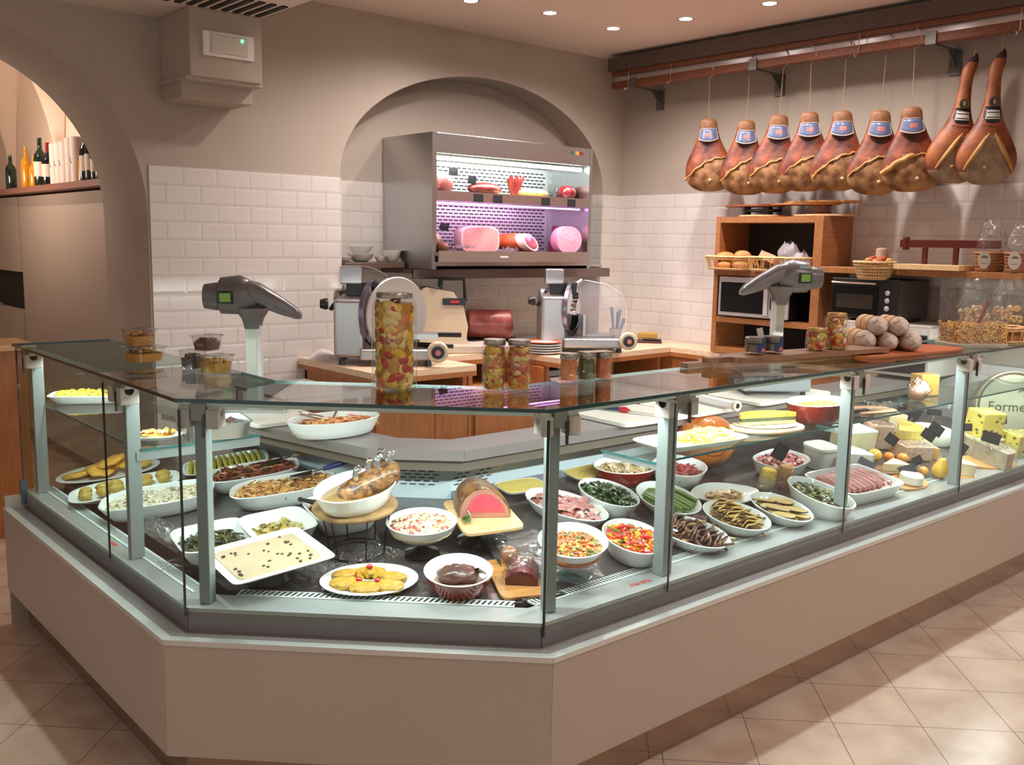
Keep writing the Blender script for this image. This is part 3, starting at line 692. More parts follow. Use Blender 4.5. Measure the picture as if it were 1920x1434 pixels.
# cream machine with a black carrying handle
t = thing('tenderizer', 'cream kitchen machine with black carrying handle and dark display', 'kitchen machine', TR(3.90, 5.14, .921, RD(-30)))
MB().prism([(-.20, 0), (.13, 0), (.13, .04), (.11, .10), (.12, .17), (.09, .30), (.02, .40), (-.16, .43), (-.20, .40)], -.11, .11, T=TR(0, 0, 0, 0, PI/2)).done('body', cream_pl, t, bevel=.012, seg=3)
MB().prism([(-.02, .17), (.125, .17), (.105, .29), (-.02, .29)], -.125, -.108, T=TR(0, 0, 0, 0, PI/2)).done('front_panel', M('lighter_cream', (224, 204, 176), .35), t)
MB().tube([(-.06, -.10, .42), (-.05, -.10, .485), (.09, -.10, .485), (.10, -.10, .34)], .013, 4).tube([(-.05, .10, .42), (-.045, .10, .47), (-.05, -.10, .485)], .012, 4).done('handle', black_pl, t)
MB().bx(-.05, .10, -.125, -.105, .315, .36).done('display', black_pl, t, bevel=.003)
MB().bx(.0, .055, -.127, -.124, .33, .345).done('readout', M('red_readout', (170, 20, 30), .4, emit=.6), t)
MB().bx(-.24, .42, -.16, .14, .0, .055).done('base_tray', M('machine_base', (196, 184, 170), .4), t, bevel=.01)
m = MB().lathe([(.0, 0), (.085, 0), (.10, .012), (.10, .30), (.085, .315), (0, .315)], 28, T=TR(4.14, 5.25, 1.085, RD(-30), 0, PI/2))
tag(m.done('mortadella', M('dark_cured_casing', (112, 46, 42), .35, rgb2=(150, 74, 64), vs=14, coat=.3), None, smooth=40), 'large dark red sausage lying behind the cream machine', 'sausage')
b = MB().bx(4.10, 4.50, 5.12, 5.42, .922, .985); tag(b.done('machine_stand', black_pl, None, bevel=.01), 'low black stand under the large dark red sausage', 'stand')
# stack of plates
for i in range(5):
    o = MB().lathe([(.05, 0), (.10, .004), (.128, .014), (.128, .018), (.10, .010), (.0, .008)], 36, i == 4 and 1 or 0, T=TR(4.36, 4.70, .921+i*.0165), cap1=False).done('plate', [white_cer, M('orange_plate_rim', (222, 96, 52), .25)], None, smooth=40)
    if i == 4: o.data.polygons.foreach_set('material_index', [1 if (Vector(p.center[:2])-Vector((4.36, 4.70))).length > .098 else 0 for p in o.data.polygons])
    tag(o, ['white plate at the bottom of the stack beside the slicer', 'white plate second from the bottom of the plate stack', 'white plate in the middle of the plate stack', 'white plate right under the orange-rimmed plate', 'orange-rimmed white plate topping the stack'][i], 'plate', 'stacked plates')
# pot of tools and the board with a knife
pot = thing('utensil_pot', 'blue-handled tools standing in a small pot by the wall corner', 'utensil pot', TR(5.36, 4.98, .921))
MB().lathe([(.04, 0), (.045, .10), (.041, .10), (.036, .01), (0, .01)], 18).done('pot', M('grey_pot', (150, 146, 150), .4), pot, smooth=40)
for i, (dx, dy, hh, mt) in enumerate(((-.02, 0, .26, 'b'), (.02, .01, .22, 'k'), (0, -.02, .24, 'b'), (.03, -.01, .17, 'b'))):
    MB().tube([(dx*.5, dy*.5, .02), (dx*2.4, dy*2, hh)], [.006, .013], 8).done('tool_handle', M('blue_handle', (48, 96, 140), .35) if mt == 'b' else black_pl, pot)
tag(MB().bx(-.14, .14, -.10, .10, 0, .012).done('chopping_board', M('dark_red_board', (70, 34, 38), .4), None, TR(5.54, 4.86, .921, RD(-50)), bevel=.003), 'dark board lying by the wall corner beside the utensil pot', 'board')
k = thing('knife', 'knife with black handle on the dark board by the corner', 'knife', TR(5.58, 4.78, .934, RD(-50)))
MB().bx(-.09, .05, -.012, .012, 0, .012).done('handle', black_pl, k, bevel=.004); MB().prism([(.05, -.012), (.20, -.006), (.05, .012)], .003, .006).done('blade', chrome, k)
tag(MB().bx(-.075, .075, -.03, .03, 0, .045).done('sponge', M('yellow_sponge', (196, 152, 76), .9), None, TR(5.66, 4.92, .935, RD(-50)), bevel=.008), 'yellow sponge at the back of the corner worktop', 'sponge')

# ================================================================ WALL CASE WITH CURED MEATS
wc = thing('meat_display_case', 'stainless wall-hung cooled case with lit cured meats', 'display case')
X0, X1, Y0, Y1, Z0, Z1 = 3.675, 5.105, 5.02, 5.578, 1.47, 2.325
MB().bx(X0, X0+.035, Y0, Y1, Z0, Z1).done('side_panel', steel, wc); MB().bx(X1-.03, X1, Y0, Y1, Z0, Z1).done('side_panel', steel, wc)
MB().bx(X0+.036, X1-.031, Y0+.02, Y1, Z1-.03, Z1).done('top_panel', steel, wc)
MB().bx(X0+.036, X1-.031, Y0, Y0+.022, 2.20, Z1).done('header_panel', steel, wc, bevel=.003)
MB().bx(X0+.036, X1-.031, Y0, Y1, Z0, Z0+.02).bx(X0+.036, X1-.031, Y0, Y0+.015, Z0, 1.515).done('bottom_panel', steel, wc)
bk = MB().bx(X0+.036, X1-.031, Y1-.12, Y1-.10, Z0+.03, 2.19)
for r in range(26):
    z = 1.55+r*.024
    for i in range(30): 
        x = X0+.05+i*.046+(r % 2)*.023
        if x+.032 < X1-.04: bk.add([(x, Y1-.1205, z), (x+.036, Y1-.1205, z), (x+.036, Y1-.1205, z+.009), (x, Y1-.1205, z+.009)], [(0, 1, 2, 3)], 1)
bk.done('slotted_back', [M('case_back_metal', (214, 216, 222), .3, .4), M('slot_dark', (26, 26, 40), .7)], wc)
MB().tube([(X0+.06, Y0+.06, 2.175), (X1-.06, Y0+.06, 2.175)], .013, 12).done('light_tube', M('case_tube', (235, 255, 240), .3, emit=14), wc)
MB().tube([(X0+.06, Y0+.06, 1.893), (X1-.06, Y0+.06, 1.893)], .005, 8).done('pink_light_strip', M('case_tube_pink', (236, 150, 255), .3, emit=6), wc)
up = MB().bx(X0+.036, X1-.031, Y0+.01, Y1-.12, 1.948, 1.96).bx(X0+.036, X1-.031, Y0, Y0+.012, 1.905, 1.968).done('meat_tray', M('tray_steel', (170, 146, 140), .3, .75), wc)
MB().bx(X0+.036, X1-.031, Y0-.02, Y1-.12, 1.555, 1.572).bx(X0+.036, X1-.031, Y0-.03, Y0-.018, 1.516, 1.588).done('meat_tray', M('tray_steel2', (176, 160, 152), .3, .7), wc)
MB().bx(4.22, 4.29, Y0-.032, Y0-.029, 1.545, 1.556).done('maker_badge', M('pale_badge', (226, 220, 216), .4), wc)
for x, c, e in ((4.905, (24, 90, 74), .15), (4.945, (240, 96, 36), 1.6), (4.99, (120, 30, 36), .15)):
    MB().bx(x-.012, x+.012, Y0-.006, Y0, 2.272, 2.294).done('indicator_switch', M('switch_%d' % int(x*1000), c, .3, emit=e), wc)
MB().bx(X0-.02, 5.50, Y0+.18, Y1, 1.435, 1.465).bx(X0-.02, 5.50, Y0+.17, Y0+.19, 1.40, 1.465).done('hanging_frame', M('frame_steel_dark', (128, 110, 106), .4, .6), wc)
# steel shelf in the niche with bowls
tag(MB().bx(3.215, 3.66, 5.30, 5.57, 1.470, 1.505).done('niche_shelf', M('brown_shelf', (112, 92, 82), .4, .3), None, bevel=.003), 'narrow shelf on the left of the niche holding white bowls', 'shelf')
tag(MB().bx(5.12, 5.55, 5.32, 5.57, 1.470, 1.49).done('niche_shelf', M('shelf_steel', (190, 184, 180), .35, .5), None, bevel=.003), 'short steel shelf between the wall case and the niche jamb', 'shelf')
def bowl(name, label, x, y, z, r, h, grp='white bowls on the niche shelf'):
    return tag(MB().lathe([(r*.45, 0), (r*.8, h*.35), (r, h), (r-.005, h), (r*.74, h*.4), (0, .008)], 26, cap1=False).done(name, white_cer, None, TR(x, y, z), smooth=40), label, 'bowl', grp)
bowl('small_bowl', 'small white bowl at the end of the niche shelf against the jamb', 3.27, 5.40, 1.506, .045, .035)
bowl('shallow_bowl', 'wide white bowl under the stacked dish on the niche shelf', 3.40, 5.42, 1.506, .085, .055)
bowl('shallow_bowl', 'white bowl stacked on top of the wide one on the niche shelf', 3.40, 5.42, 1.551, .075, .055)
bowl('small_bowl', 'little white cup between the two larger bowls on the niche shelf', 3.515, 5.37, 1.506, .034, .036)
bowl('deep_bowl', 'round white bowl nearest to the wall case on the niche shelf', 3.61, 5.38, 1.506, .066, .075)
# price slates: thin black cards
def slate_card(label, x, y, z, w, h, rz=0, tilt=0, roll=0, mt=None, stand=0, grp='black price cards', chalk=True):
    T = TR(x, y, z) @ Matrix.Rotation(rz, 4, 'Z') @ Matrix.Rotation(tilt, 4, 'X') @ Matrix.Rotation(roll, 4, 'Y')
    t = thing('price_card', label, 'price card', T, grp)
    MB().bx(-w/2, w/2, -.0012, .0012, -h/2, h/2).done('card', mt or slate, t)
    if chalk:
        c = MB()
        for k in range(3):
            x0 = -w*.38
            while x0 < w*.3:
                ww = w*(.05+.08*rnd.random()); zz = h*(.25-.22*k)
                c.tube([(x0, -.0018, zz), (x0+ww*.5, -.0018, zz+h*.03*rnd.choice((-1, 1))), (x0+ww, -.0018, zz)], .0006, 3); x0 += ww+w*.03
        c.done('chalk_writing', M('chalk', (120, 122, 128), .9), t)
    if stand: MB().tube([(0, .004, -h/2+.005), (0, .01, -h/2-stand)], .0015, 6).done('pin', chrome, t)
    return t
VIEW = RD(-38)
for i, (x, z, w, h, rl, lb) in enumerate(((3.94, 2.10, .062, .050, 2, 'black price card on the upper left of the lit meat case'), (4.10, 2.055, .058, .050, 12, 'tilted black price card in the upper shelf, next to the first one'), (3.87, 1.742, .062, .048, 12, 'black price card in the pink lower shelf beside the pale ham block'))):
    slate_card(lb, x, 5.15, z, w, h, RD(-20), 0, RD(rl), stand=z-(1.965 if z > 1.9 else 1.575)-h/2)
for i, x in enumerate((4.05, 4.215, 4.65, 4.90)):
    slate_card(['price card hung on the tray edge, the left of the close pair', 'price card hung on the tray edge, the right of the close pair', 'price card hung on the tray edge below the salami bundle', 'price card hung on the tray edge below the round dark salami'][i], x, 5.016, 1.932, .075, .052, chalk=True)
pink = M('pink_ham_flesh', (226, 150, 150), .3, rgb2=(236, 172, 168), vs=9, coat=.3, sss=.1)
pinkfat = M('pink_fat_rind', (240, 208, 196), .35, coat=.3)
redmeat = M('cured_red_meat', (104, 26, 28), .4, rgb2=(136, 44, 42), vs=16, coat=.15)
ham_skin = M('ham_skin', (150, 70, 38), .5, rgb2=(196, 116, 60), vs=9, bump=.5, bs=30)
ham_flesh = M('ham_flesh', (104, 60, 30), .6, rgb2=(168, 126, 82), vs=12, bump=.8, bs=24, lo=.38, hi=.6)
ham_red = M('ham_red_skin', (66, 26, 18), .5, rgb2=(138, 64, 34), vs=9, bump=.8, bs=20, lo=.38, hi=.62)
fat_y = M('yellow_fat', (164, 116, 56), .5, rgb2=(188, 144, 80), vs=12, bump=.4, bs=30)
def rr(a, b, n, k=24):
    out = []
    for i in range(k):
        t = 2*PI*i/k; c, s = math.cos(t), math.sin(t)
        out.append((a*math.copysign(abs(c)**(2/n), c), b*math.copysign(abs(s)**(2/n), s)))
    return out
# lower shelf
t = thing('cooked_ham', 'big squarish pale pink cooked ham block on the lower shelf', 'ham', TR(4.17, 5.17, 1.664, RD(-24)))
MB().loft([[(x, y, z) for x, z in rr(.135*s, .088*s, 4)] for y, s in ((-.075, .97), (-.065, 1), (.14, 1), (.15, .9))]).done('ham_block', pinkfat, t, smooth=50)
MB().loft([[(x, -.0755-d, z) for x, z in rr(.122*s, .080*s, 4)] for d, s in ((0, 1), (.001, .99))]).done('cut_face', pink, t)
t = thing('cured_ham', 'orange-skinned ham cut open to dark red meat on the lower shelf', 'ham', TR(4.50, 5.19, 1.652, RD(-70)) @ Matrix.Scale(.88, 4))
MB().loft([[(xx, .13*0+y*r, z*r*.62+(0 if r > .05 else 0)) for y, z in rr(.115, .115, 2, 20)] for xx, r in ((-.20, .35), (-.17, .6), (-.08, .9), (.02, 1.0), (.12, .95))]).done('rind', M('orange_rind', (190, 76, 36), .4, rgb2=(206, 112, 66), vs=8), t, smooth=60)
MB().loft([[(.121-.05*(k+z/.14)+d_, y-.01, z*.62) for y, z in rr(.110*s_, .110*s_, 2, 20)] for k, s_, d_ in ((0, 1.0, -.02), (0, .98, .05))]).done('fat_edge', pinkfat, t)
MB().loft([[(.121-.05*z/.14+d_, y-.01, z*.62) for y, z in rr(.088, .088, 2, 20)] for d_ in (.049, .053)]).done('cut_face', redmeat, t)
o = MB().lathe([(0, -.03), (.090, -.03), (.098, -.022), (.098, .10), (0, .11)], 30, T=TR(4.94, 5.13, 1.672, RD(-20), PI/2)).done('mortadella', M('pink_mortadella', (240, 150, 176), .4, rgb2=(250, 176, 196), vs=60, coat=.2), None, smooth=40)
tag(o, 'round bright pink cut sausage face on the lower shelf', 'sausage')
tag(MB().blob((0, 0, 0), (.12, .05, .06), nu=12, nv=8, jit=.06).done('cured_ham', redmeat, None, TR(4.70, 5.27, 1.635), smooth=90), 'dark red ham piece lying behind the cut ham on the lower shelf', 'ham')
tag(MB().lathe([(0, 0), (.05, .006), (.055, .05), (.05, .19), (0, .2)], 16).done('salami', M('purple_casing', (122, 40, 70), .35), None, TR(5.01, 5.30, 1.58, 0, .25), smooth=50), 'tall dark casing salami behind the round pink sausage', 'salami')
for i, (x, y, z, r, lb) in enumerate(((3.76, 5.12, 1.610, .038, 'light brown salami end low on the lower shelf by the side panel'), (3.83, 5.16, 1.660, .044, 'pale dusty salami end stacked above the others on the lower shelf'), (3.86, 5.10, 1.608, .034, 'dark brown salami end beside the pale ham block'))):
    tag(MB().lathe([(0, 0), (r*.6, .004), (r, .025), (r, .22), (r*.5, .25), (0, .25)], 16, T=TR(0, 0, 0, 0, -PI/2)).done('salami', M('salami_case_%d' % i, [(176, 128, 96), (190, 158, 132), (96, 60, 40)][i], .6, var=.15, vs=20), None, TR(x, y, z), smooth=60), lb, 'salami', 'salamis stacked in the wall case')
crumple(None, .16, .08, .05, TR(3.97, 5.06, 1.60), 'crumpled clear wrap around the salami ends on the lower shelf', seed=5)
crumple(None, .12, .06, .06, TR(4.35, 5.04, 1.588), 'crumpled shiny wrap beside the cut ham on the lower shelf', seed=6)
# upper shelf
for i, (x, w, hh, c, lb) in enumerate(((3.78, .07, .075, 'p', 'upright pink ham end at the far left of the upper shelf'), (3.87, .075, .07, 'p', 'second upright pink ham end on the upper shelf'), (4.22, .15, .045, 'r', 'low reddish meat piece in the middle of the upper shelf'), (4.66, .15, .035, 'o', 'flat orange-brown speck piece on the upper shelf'), (5.00, .075, .055, 'd', 'dark red round salami at the right of the upper shelf'))):
    mt = {'p': M('pink_ham_end', (176, 96, 96), .4, rgb2=(196, 122, 118), vs=12), 'r': redmeat, 'o': M('orange_speck', (214, 150, 96), .4, rgb2=(236, 190, 140), vs=14), 'd': M('deep_red_salami', (130, 30, 38), .3, coat=.4)}[c]
    tag(MB().blob((0, 0, 0), (w*.95, .07, hh), nu=14, nv=8, jit=.04).done('cured_meat', mt, None, TR(x, 5.17, 1.961+hh*.9), smooth=90), lb, 'cured meat', 'cured meats on the upper shelf')
b = MB()
for i in range(6):
    a = -.5+i*.2
    b.tube([(0, 0, 0), (.06*a, 0, .05), (.13*a, -.01, .12+.02*(i % 2))], [.02, .018, .014], 8)
tag(b.done('sausage_bundle', redmeat, None, TR(4.50, 5.18, 1.963), smooth=60), 'bundle of reddish sausages standing up on the upper shelf', 'sausage')
tag(MB().bx(-.28, .18, -.06, .10, 0, .012).done('wooden_tray', M('yellowish_board', (222, 196, 140), .5), None, TR(4.55, 5.14, 1.9605)), 'thin yellowish board under the meats on the upper shelf', 'board')
crumple(None, .14, .12, .16, TR(5.02, 5.28, 1.962), 'pale plastic bag slumped at the right end of the upper shelf', seed=8)

# ================================================================ SCALES
def scale(label, T, mir, base):
    t = thing('counter_scale', label, 'scale', T, 'grey counter scales')
    s = -1 if mir else 1
    def q(x): return s*x
    MB().bx(-.03, .022, -.022, .022, 0, .36).done('pole', M('scale_pole', (176, 180, 168), .35, .4), t, bevel=.006)
    MB().bx(*(sorted((q(.020), q(.036)))), -.024, .024, 0, .35).done('pole_cover', M('pole_cover', (206, 208, 206), .4), t, bevel=.003)
    n = 20
    rings = []
    for x, r, dz in ((-.205, .030, .0), (-.20, .052, 0), (-.15, .060, 0), (-.14, .058, 0), (-.13, .078, .004), (-.05, .084, .008), (-.01, .074, .0), (.02, .05, -.01)):
        rings.append([(q(x), math.cos(2*PI*i/n)*r*.95, .465+dz+math.sin(2*PI*i/n)*r) for i in range(n)])
    MB().loft(rings).done('display_head', grey_pl, t, smooth=50)
    rings = []
    for x, zc, hw, hh in ((-.05, .50, .058, .046), (.03, .475, .056, .052), (.12, .43, .046, .04), (.185, .398, .034, .026), (.205, .386, .02, .012)):
        rings.append([(q(x), hw*c, zc+hh*d) for c, d in rr(1, 1, 2.6, n)])
    MB().loft(rings).done('printer_hood', M('hood_grey', (122, 120, 124), .28, .3), t, smooth=50)
    MB().loft([[(q(x)*k+q(-.0), y*k, z) for x, y in rr(.055, .05, 3, 16)] for k, z in ((.62, .33), (.8, .37), (1.35, .42))]).done('neck', grey_pl, t, smooth=50)
    MB().bx(*(sorted((q(-.125), q(-.065)))), -.088, -.070, .440, .492).done('screen_frame', black_pl, t, bevel=.004)
    MB().bx(*(sorted((q(-.118), q(-.072)))), -.090, -.087, .448, .484).done('green_screen', M('lcd_green', (96, 128, 52), .3, emit=.35), t)
    if mir:
        MB().bx(.068, .13, -.0745, -.068, .512, .524).bx(.11, .13, -.0755, -.068, .512, .524, 1).done('sticker', [M('sticker_blue', (150, 186, 214), .4), M('sticker_orange', (230, 170, 90), .4)], t)
    else:
        MB().blob((-.115, -.03, .530), (.022, .012, .008), nu=8, nv=5).done('yellow_button', M('yellow_lamp', (220, 180, 90), .3), t, smooth=90)
        MB().blob((-.028, -.035, .52), (.016, .012, .010), nu=8, nv=5).done('red_button', M('red_lamp', (200, 40, 60), .3, emit=.6), t, smooth=90)
    if base:
        MB().bx(-.20, .14, -.13, .15, -.115+.02, -.02).done('base', M('scale_base', (168, 172, 176), .35, .4), t, bevel=.01)
        MB().bx(-.21, .15, -.14, .16, -.018, 0.0).done('weighing_plate', M('weighing_plate', (196, 198, 202), .22, .9), t, bevel=.003)
        for fx in (-.17, .11):
            for fy in (-.10, .12): MB().lathe([(.014, -.113), (.012, -.092)], 10, c=(fx, fy)).done('foot', black_pl, t)
    return t
scale('grey shop scale with green screen, beak pointing right, beside the tall jar', TR(1.87, 3.84, .935, RD(-38)), False, False)
scale('grey shop scale with blue sticker, beak pointing left, in front of the microwave', TR(4.20, 2.79, 1.035, RD(-38)), True, True)
o = MB().bx(-.15, .15, -.12, .12, 0, .022).done('scale_foot_plate', steel, None, TR(1.87, 3.84, .912, RD(-38)), bevel=.004)
tag(o, 'steel foot plate of the small scale on the left cutting board', 'plate')

# ================================================================ SHELVING UNIT, MICROWAVE, OVEN
un = thing('shelving_unit', 'tall orange wooden shelving unit against the right wall', 'shelving')
UX, UY0, UY1 = 5.42, 3.32, 4.135
MB().bx(UX, 5.768, UY1-.035, UY1, .925, 1.845).done('side_panel', orange_wood, un); MB().bx(UX, 5.768, UY0, UY0+.06, .925, 1.845).done('side_panel', orange_wood, un)
for z, n_ in ((1.805, 'top_panel'), (1.452, 'shelf'), (1.135, 'shelf'), (.925, 'bottom_panel')): MB().bx(UX+.001, 5.75, UY0+.061, UY1-.036, z, z+.038).done(n_, orange_wood, un)
MB().bx(5.75, 5.765, UY0+.061, UY1-.036, .925, 1.84).done('back_panel', M('dark_back', (34, 20, 16), .7), un)
mw = thing('microwave', 'grey and black microwave oven in the middle of the shelving unit', 'microwave', TR(5.40, 3.80, 1.175))
MB().bx(.02, .33, -.27, .27, .012, .268).done('casing', black_pl, mw, bevel=.006)
MB().bx(.0, .022, -.275, .275, .008, .272).done('front_frame', M('microwave_silver', (186, 182, 182), .35, .4), mw, bevel=.008)
MB().bx(-.003, .001, -.085, .252, .035, .235).done('door_window', M('black_glass', (10, 10, 11), .3, spec=.25), mw)
MB().bx(-.012, .0, -.125, -.095, .025, .245).done('door_handle', M('silver_handle', (196, 192, 192), .35, .3), mw, bevel=.004)
MB().bx(-.003, .001, -.245, -.14, .07, .23).done('control_panel', black_pl, mw)
for z in (.19, .135): MB().lathe([(.014, 0), (.011, .012), (0, .012)], 12, T=TR(-.003, -.20, z, 0, 0, -PI/2)).done('knob', alu, mw, smooth=40)
for y in (-.2, .2): MB().bx(.05, .25, y-.02, y+.02, 0, .012).done('foot', black_pl, mw)
# right wall shelf
tag(MB().bx(5.40, 5.768, 1.9, 3.315, 1.498, 1.535).done('wall_shelf', orange_wood, None, bevel=.003), 'orange wooden wall shelf to the right of the shelving unit', 'shelf')
wa = thing('white_appliance', 'white box-shaped appliance with dark front under the toaster oven', 'appliance', TR(5.33, 2.85, .922))
MB().bx(.012, .42, -.30, .30, .0, .300).done('casing', M('appliance_white', (196, 188, 180), .35), wa, bevel=.006)
MB().bx(.0, .012, -.28, .28, .02, .245).done('front', black_pl, wa); MB().bx(-.004, .0, -.28, .28, .252, .285).done('top_band', M('light_band', (214, 208, 206), .3, .3), wa)
to = thing('toaster_oven', 'black toaster oven with control knobs on the white appliance', 'oven', TR(5.35, 2.975, 1.225))
MB().bx(.01, .36, -.215, .215, .015, .245).done('casing', M('oven_side', (74, 66, 64), .45), to, bevel=.006)
MB().bx(-.004, .012, -.215, .215, .012, .248).done('front_face', black_pl, to, bevel=.004)
MB().bx(-.008, -.003, -.09, .205, .035, .205).done('glass_door', M('oven_glass', (14, 11, 10), .3, spec=.25), to)
MB().bx(-.010, -.0078, -.06, .175, .07, .155).done('oven_window', M('oven_inside', (44, 34, 24), .4), to)
MB().tube([(-.030, -.085, .222), (-.030, .20, .222)], .006, 8).bx(-.03, -.004, -.08, -.075, .217, .227).bx(-.03, -.004, .19, .195, .217, .227).done('door_handle', chrome, to)
for z in (.17, .125, .08): MB().blob((-.012, -.15, z), (.010, .016, .016), nu=10, nv=6).done('knob', M('oven_knob', (196, 190, 186), .35), to, smooth=90)
MB().bx(-.006, -.003, -.16, -.145, .04, .046).done('pilot_light', M('pilot_red', (180, 40, 30), .4, emit=.5), to)
for y in (-.18, .18): MB().bx(.03, .3, y-.02, y+.02, 0, .015).done('foot', black_pl, to)
# round boards piled on the shelving unit
def rboard(label, x, y, z, a, b, th, mt, rz=0): return tag(MB().loft([[(px_, py_, zz) for px_, py_ in rr(a, b, 2.4, 32)] for zz in (0, th)]).done('serving_board', mt, None, TR(x, y, z, rz), bevel=.003), label, 'board', 'boards on the shelving unit')
light_b = wood('honey_board', (196, 136, 78), (214, 158, 98), .45)
rboard('thin wooden board lying directly on the shelving unit, under the black stand', 5.60, 3.88, 1.846, .13, .17, .012, oak)
rboard('thin wooden board lying directly on the shelving unit, under the wooden foot', 5.60, 3.42, 1.846, .13, .21, .012, oak)
st = thing('black_cake_stand', 'black stand carrying a board on top of the shelving unit', 'stand', TR(5.60, 3.90, 1.8585))
MB().tube([(math.cos(a)*.09, math.sin(a)*.14, .032) for a in [2*PI*i/20 for i in range(20)]], .010, 6, cyc=True).done('ring', black_pl, st)
for i in range(5):
    a = 2*PI*i/5; MB().bx(-.012, .012, -.02, .02, 0, .055, T=TR(math.cos(a)*.09, math.sin(a)*.14, 0, a)).done('leg', black_pl, st, bevel=.003)
rboard('reddish wooden board resting on the black stand', 5.60, 3.96, 1.9145, .12, .22, .014, wood('red_brown_board', (150, 84, 54), (170, 102, 68)))
tag(MB().lathe([(.07, 0), (.05, .02), (.05, .05), (.07, .062)], 18).done('board_pedestal', board_dk, None, TR(5.60, 3.45, 1.8585), smooth=40), 'dark wooden foot holding up the two light boards', 'stand')
rboard('light round board on the wooden foot, the lower of two', 5.60, 3.58, 1.921, .12, .25, .010, light_b)
rboard('light round board on the wooden foot, the upper of two', 5.60, 3.45, 1.932, .12, .26, .012, light_b)
# baskets
wick = M('wicker', (206, 160, 104), .6, rgb2=(226, 186, 134), vs=40)
def basket(label, T, lx, ly, h, flare=1.12, grp='wicker baskets', round_=False, mt=None):
    t = thing('wicker_basket', label, 'basket', T, grp)
    mt = mt or wick
    def ring(k, z): return [(x*k, y*k, z) for x, y in rr(lx, ly, 2.1 if round_ else 5, 40)]
    MB().loft([ring(1, 0), ring(1, .006)]).done('bottom', mt, t)
    for k, z, r, n_ in ((1.0, .008, .005, 'wicker_band'), (flare*.985, h*.82, .004, 'wicker_band'), (flare, h, .008, 'rim')):
        MB().tube([(p[0], p[1], z+.0025*(i % 2)) for i, p in enumerate(ring(k, z))], r, 6, cyc=True).done(n_, mt, t, smooth=60)
    b = MB(); R0, R1 = ring(1, .004), ring(flare, h)
    n = 40
    for i in range(n):
        b.tube([R0[i], R1[i]], .0032, 5)
    b.done('wicker_stakes', mt, t, smooth=60)  # upright stakes of the basket side, joined in one mesh
    if round_:
        b = MB()
        for j in range(1, 6):
            k = 1+(flare-1)*j/6; b.tube(ring(k, h*j/6), .0042, 5, cyc=True)
        b.done('weave', mt, t, smooth=60)
    return t
basket('square wicker basket of bread rolls in the shelving unit', TR(5.46, 3.99, 1.492), .13, .155, .085)
basket('long wicker basket holding paper and a plastic bag in the shelving unit', TR(5.46, 3.62, 1.492), .13, .185, .088)
bread = M('bread_crust', (186, 116, 62), .6, rgb2=(214, 152, 92), vs=10, bump=.3, bs=20)
for i, (x, y, z, a, b_) in enumerate(((5.44, 4.06, 1.578, .06, .045), (5.45, 3.93, 1.585, .055, .05), (5.50, 4.03, 1.55, .06, .045), (5.42, 3.92, 1.525, .05, .035), (5.52, 3.93, 1.545, .05, .04), (5.42, 4.05, 1.522, .045, .035))):
    tag(MB().blob((0, 0, 0), (a, a*1.05, b_*.75), nu=16, nv=10, jit=.03).done('bread_roll', bread, None, TR(x, y, z, rnd.random()), smooth=90), ['round bread roll on top at the outer side of the square basket', 'round bread roll on top beside the long basket', 'bread roll buried at the back of the square basket', 'bread roll seen through the stakes of the square basket', 'bread roll low at the back of the square basket', 'bread roll low at the outer corner of the square basket'][i], 'bread', 'rolls in the square basket')
tag(MB().prism([(-.05, -.06), (.06, -.07), (.05, .05), (-.04, .07)], 0, .05, T=TR(0, 0, 0, 0, .3, .3)).done('paper_bag', M('brown_paper', (190, 150, 116), .8), None, TR(5.47, 3.73, 1.55)), 'brown paper bag poking out of the long basket', 'paper bag')
def bag(label, T, w, d, h, mt, seed, ears=True, grp=None):
    b = MB()
    def fn(u, v):
        a = 2*PI*u; k = (math.sin(PI*min(v*1.05, 1)*.5+.35))**1 * (1-.55*max(0, v-.55)/.45) if ears else 1-.2*v
        n_ = 1+.22*noise.noise(Vector((math.cos(a)*2, math.sin(a)*2, v*4+seed)))
        return (w*k*n_*math.cos(a), d*k*n_*math.sin(a), h*v*(1+.25*noise.noise(Vector((math.cos(a)*1.6, math.sin(a)*1.6, seed)))))
    b.quadgrid(fn, 26, 12)
    return tag(b.done('plastic_bag', mt, None, T, smooth=180), label, 'plastic bag', grp)
milky = M('milky_plastic', (196, 190, 198), .25, alpha=.42, bump=.6, bs=16)
bag('crumpled translucent plastic bag in the long basket, its knot up high', TR(5.47, 3.58, 1.50), .07, .085, .17, milky, 2)
bag('lower crumpled translucent plastic bag at the end of the long basket', TR(5.46, 3.49, 1.50), .07, .06, .12, milky, 4)
basket('round wicker basket of cut bread at the start of the wall shelf', TR(5.36, 2.93, 1.470), .085, .085, .10, 1.35, round_=True, mt=M('pale_wicker', (196, 160, 112), .6))
tag(MB().bx(5.36, 5.42, 2.90, 2.96, 1.460, 1.4695).done('basket_support', orange_wood, None), 'small ledge piece under the round bread basket', 'ledge')
for i, (dx, dy, a, c) in enumerate(((-.03, .02, 20, (196, 140, 70)), (.02, .04, 70, (150, 52, 26)), (.03, -.04, 130, (206, 160, 96)), (-.04, -.05, 160, (170, 80, 40)), (.0, -.0, 95, (214, 170, 100)))):
    tag(MB().blob((0, 0, 0), (.055, .028, .022), nu=10, nv=6, jit=.05).done('bread_piece', M('bread_piece_%d' % i, c, .6, var=.1), None, TR(5.36+dx, 2.93+dy, 1.568+.012*(i % 2), RD(a), 0, .4), smooth=90), ['golden bread piece in the round basket', 'dark red-brown crusty piece in the round basket', 'pale bread piece in the round basket, toward the slab', 'brown bread piece in the round basket', 'light golden bread piece in the middle of the round basket'][i], 'bread', 'bread pieces in the round basket')
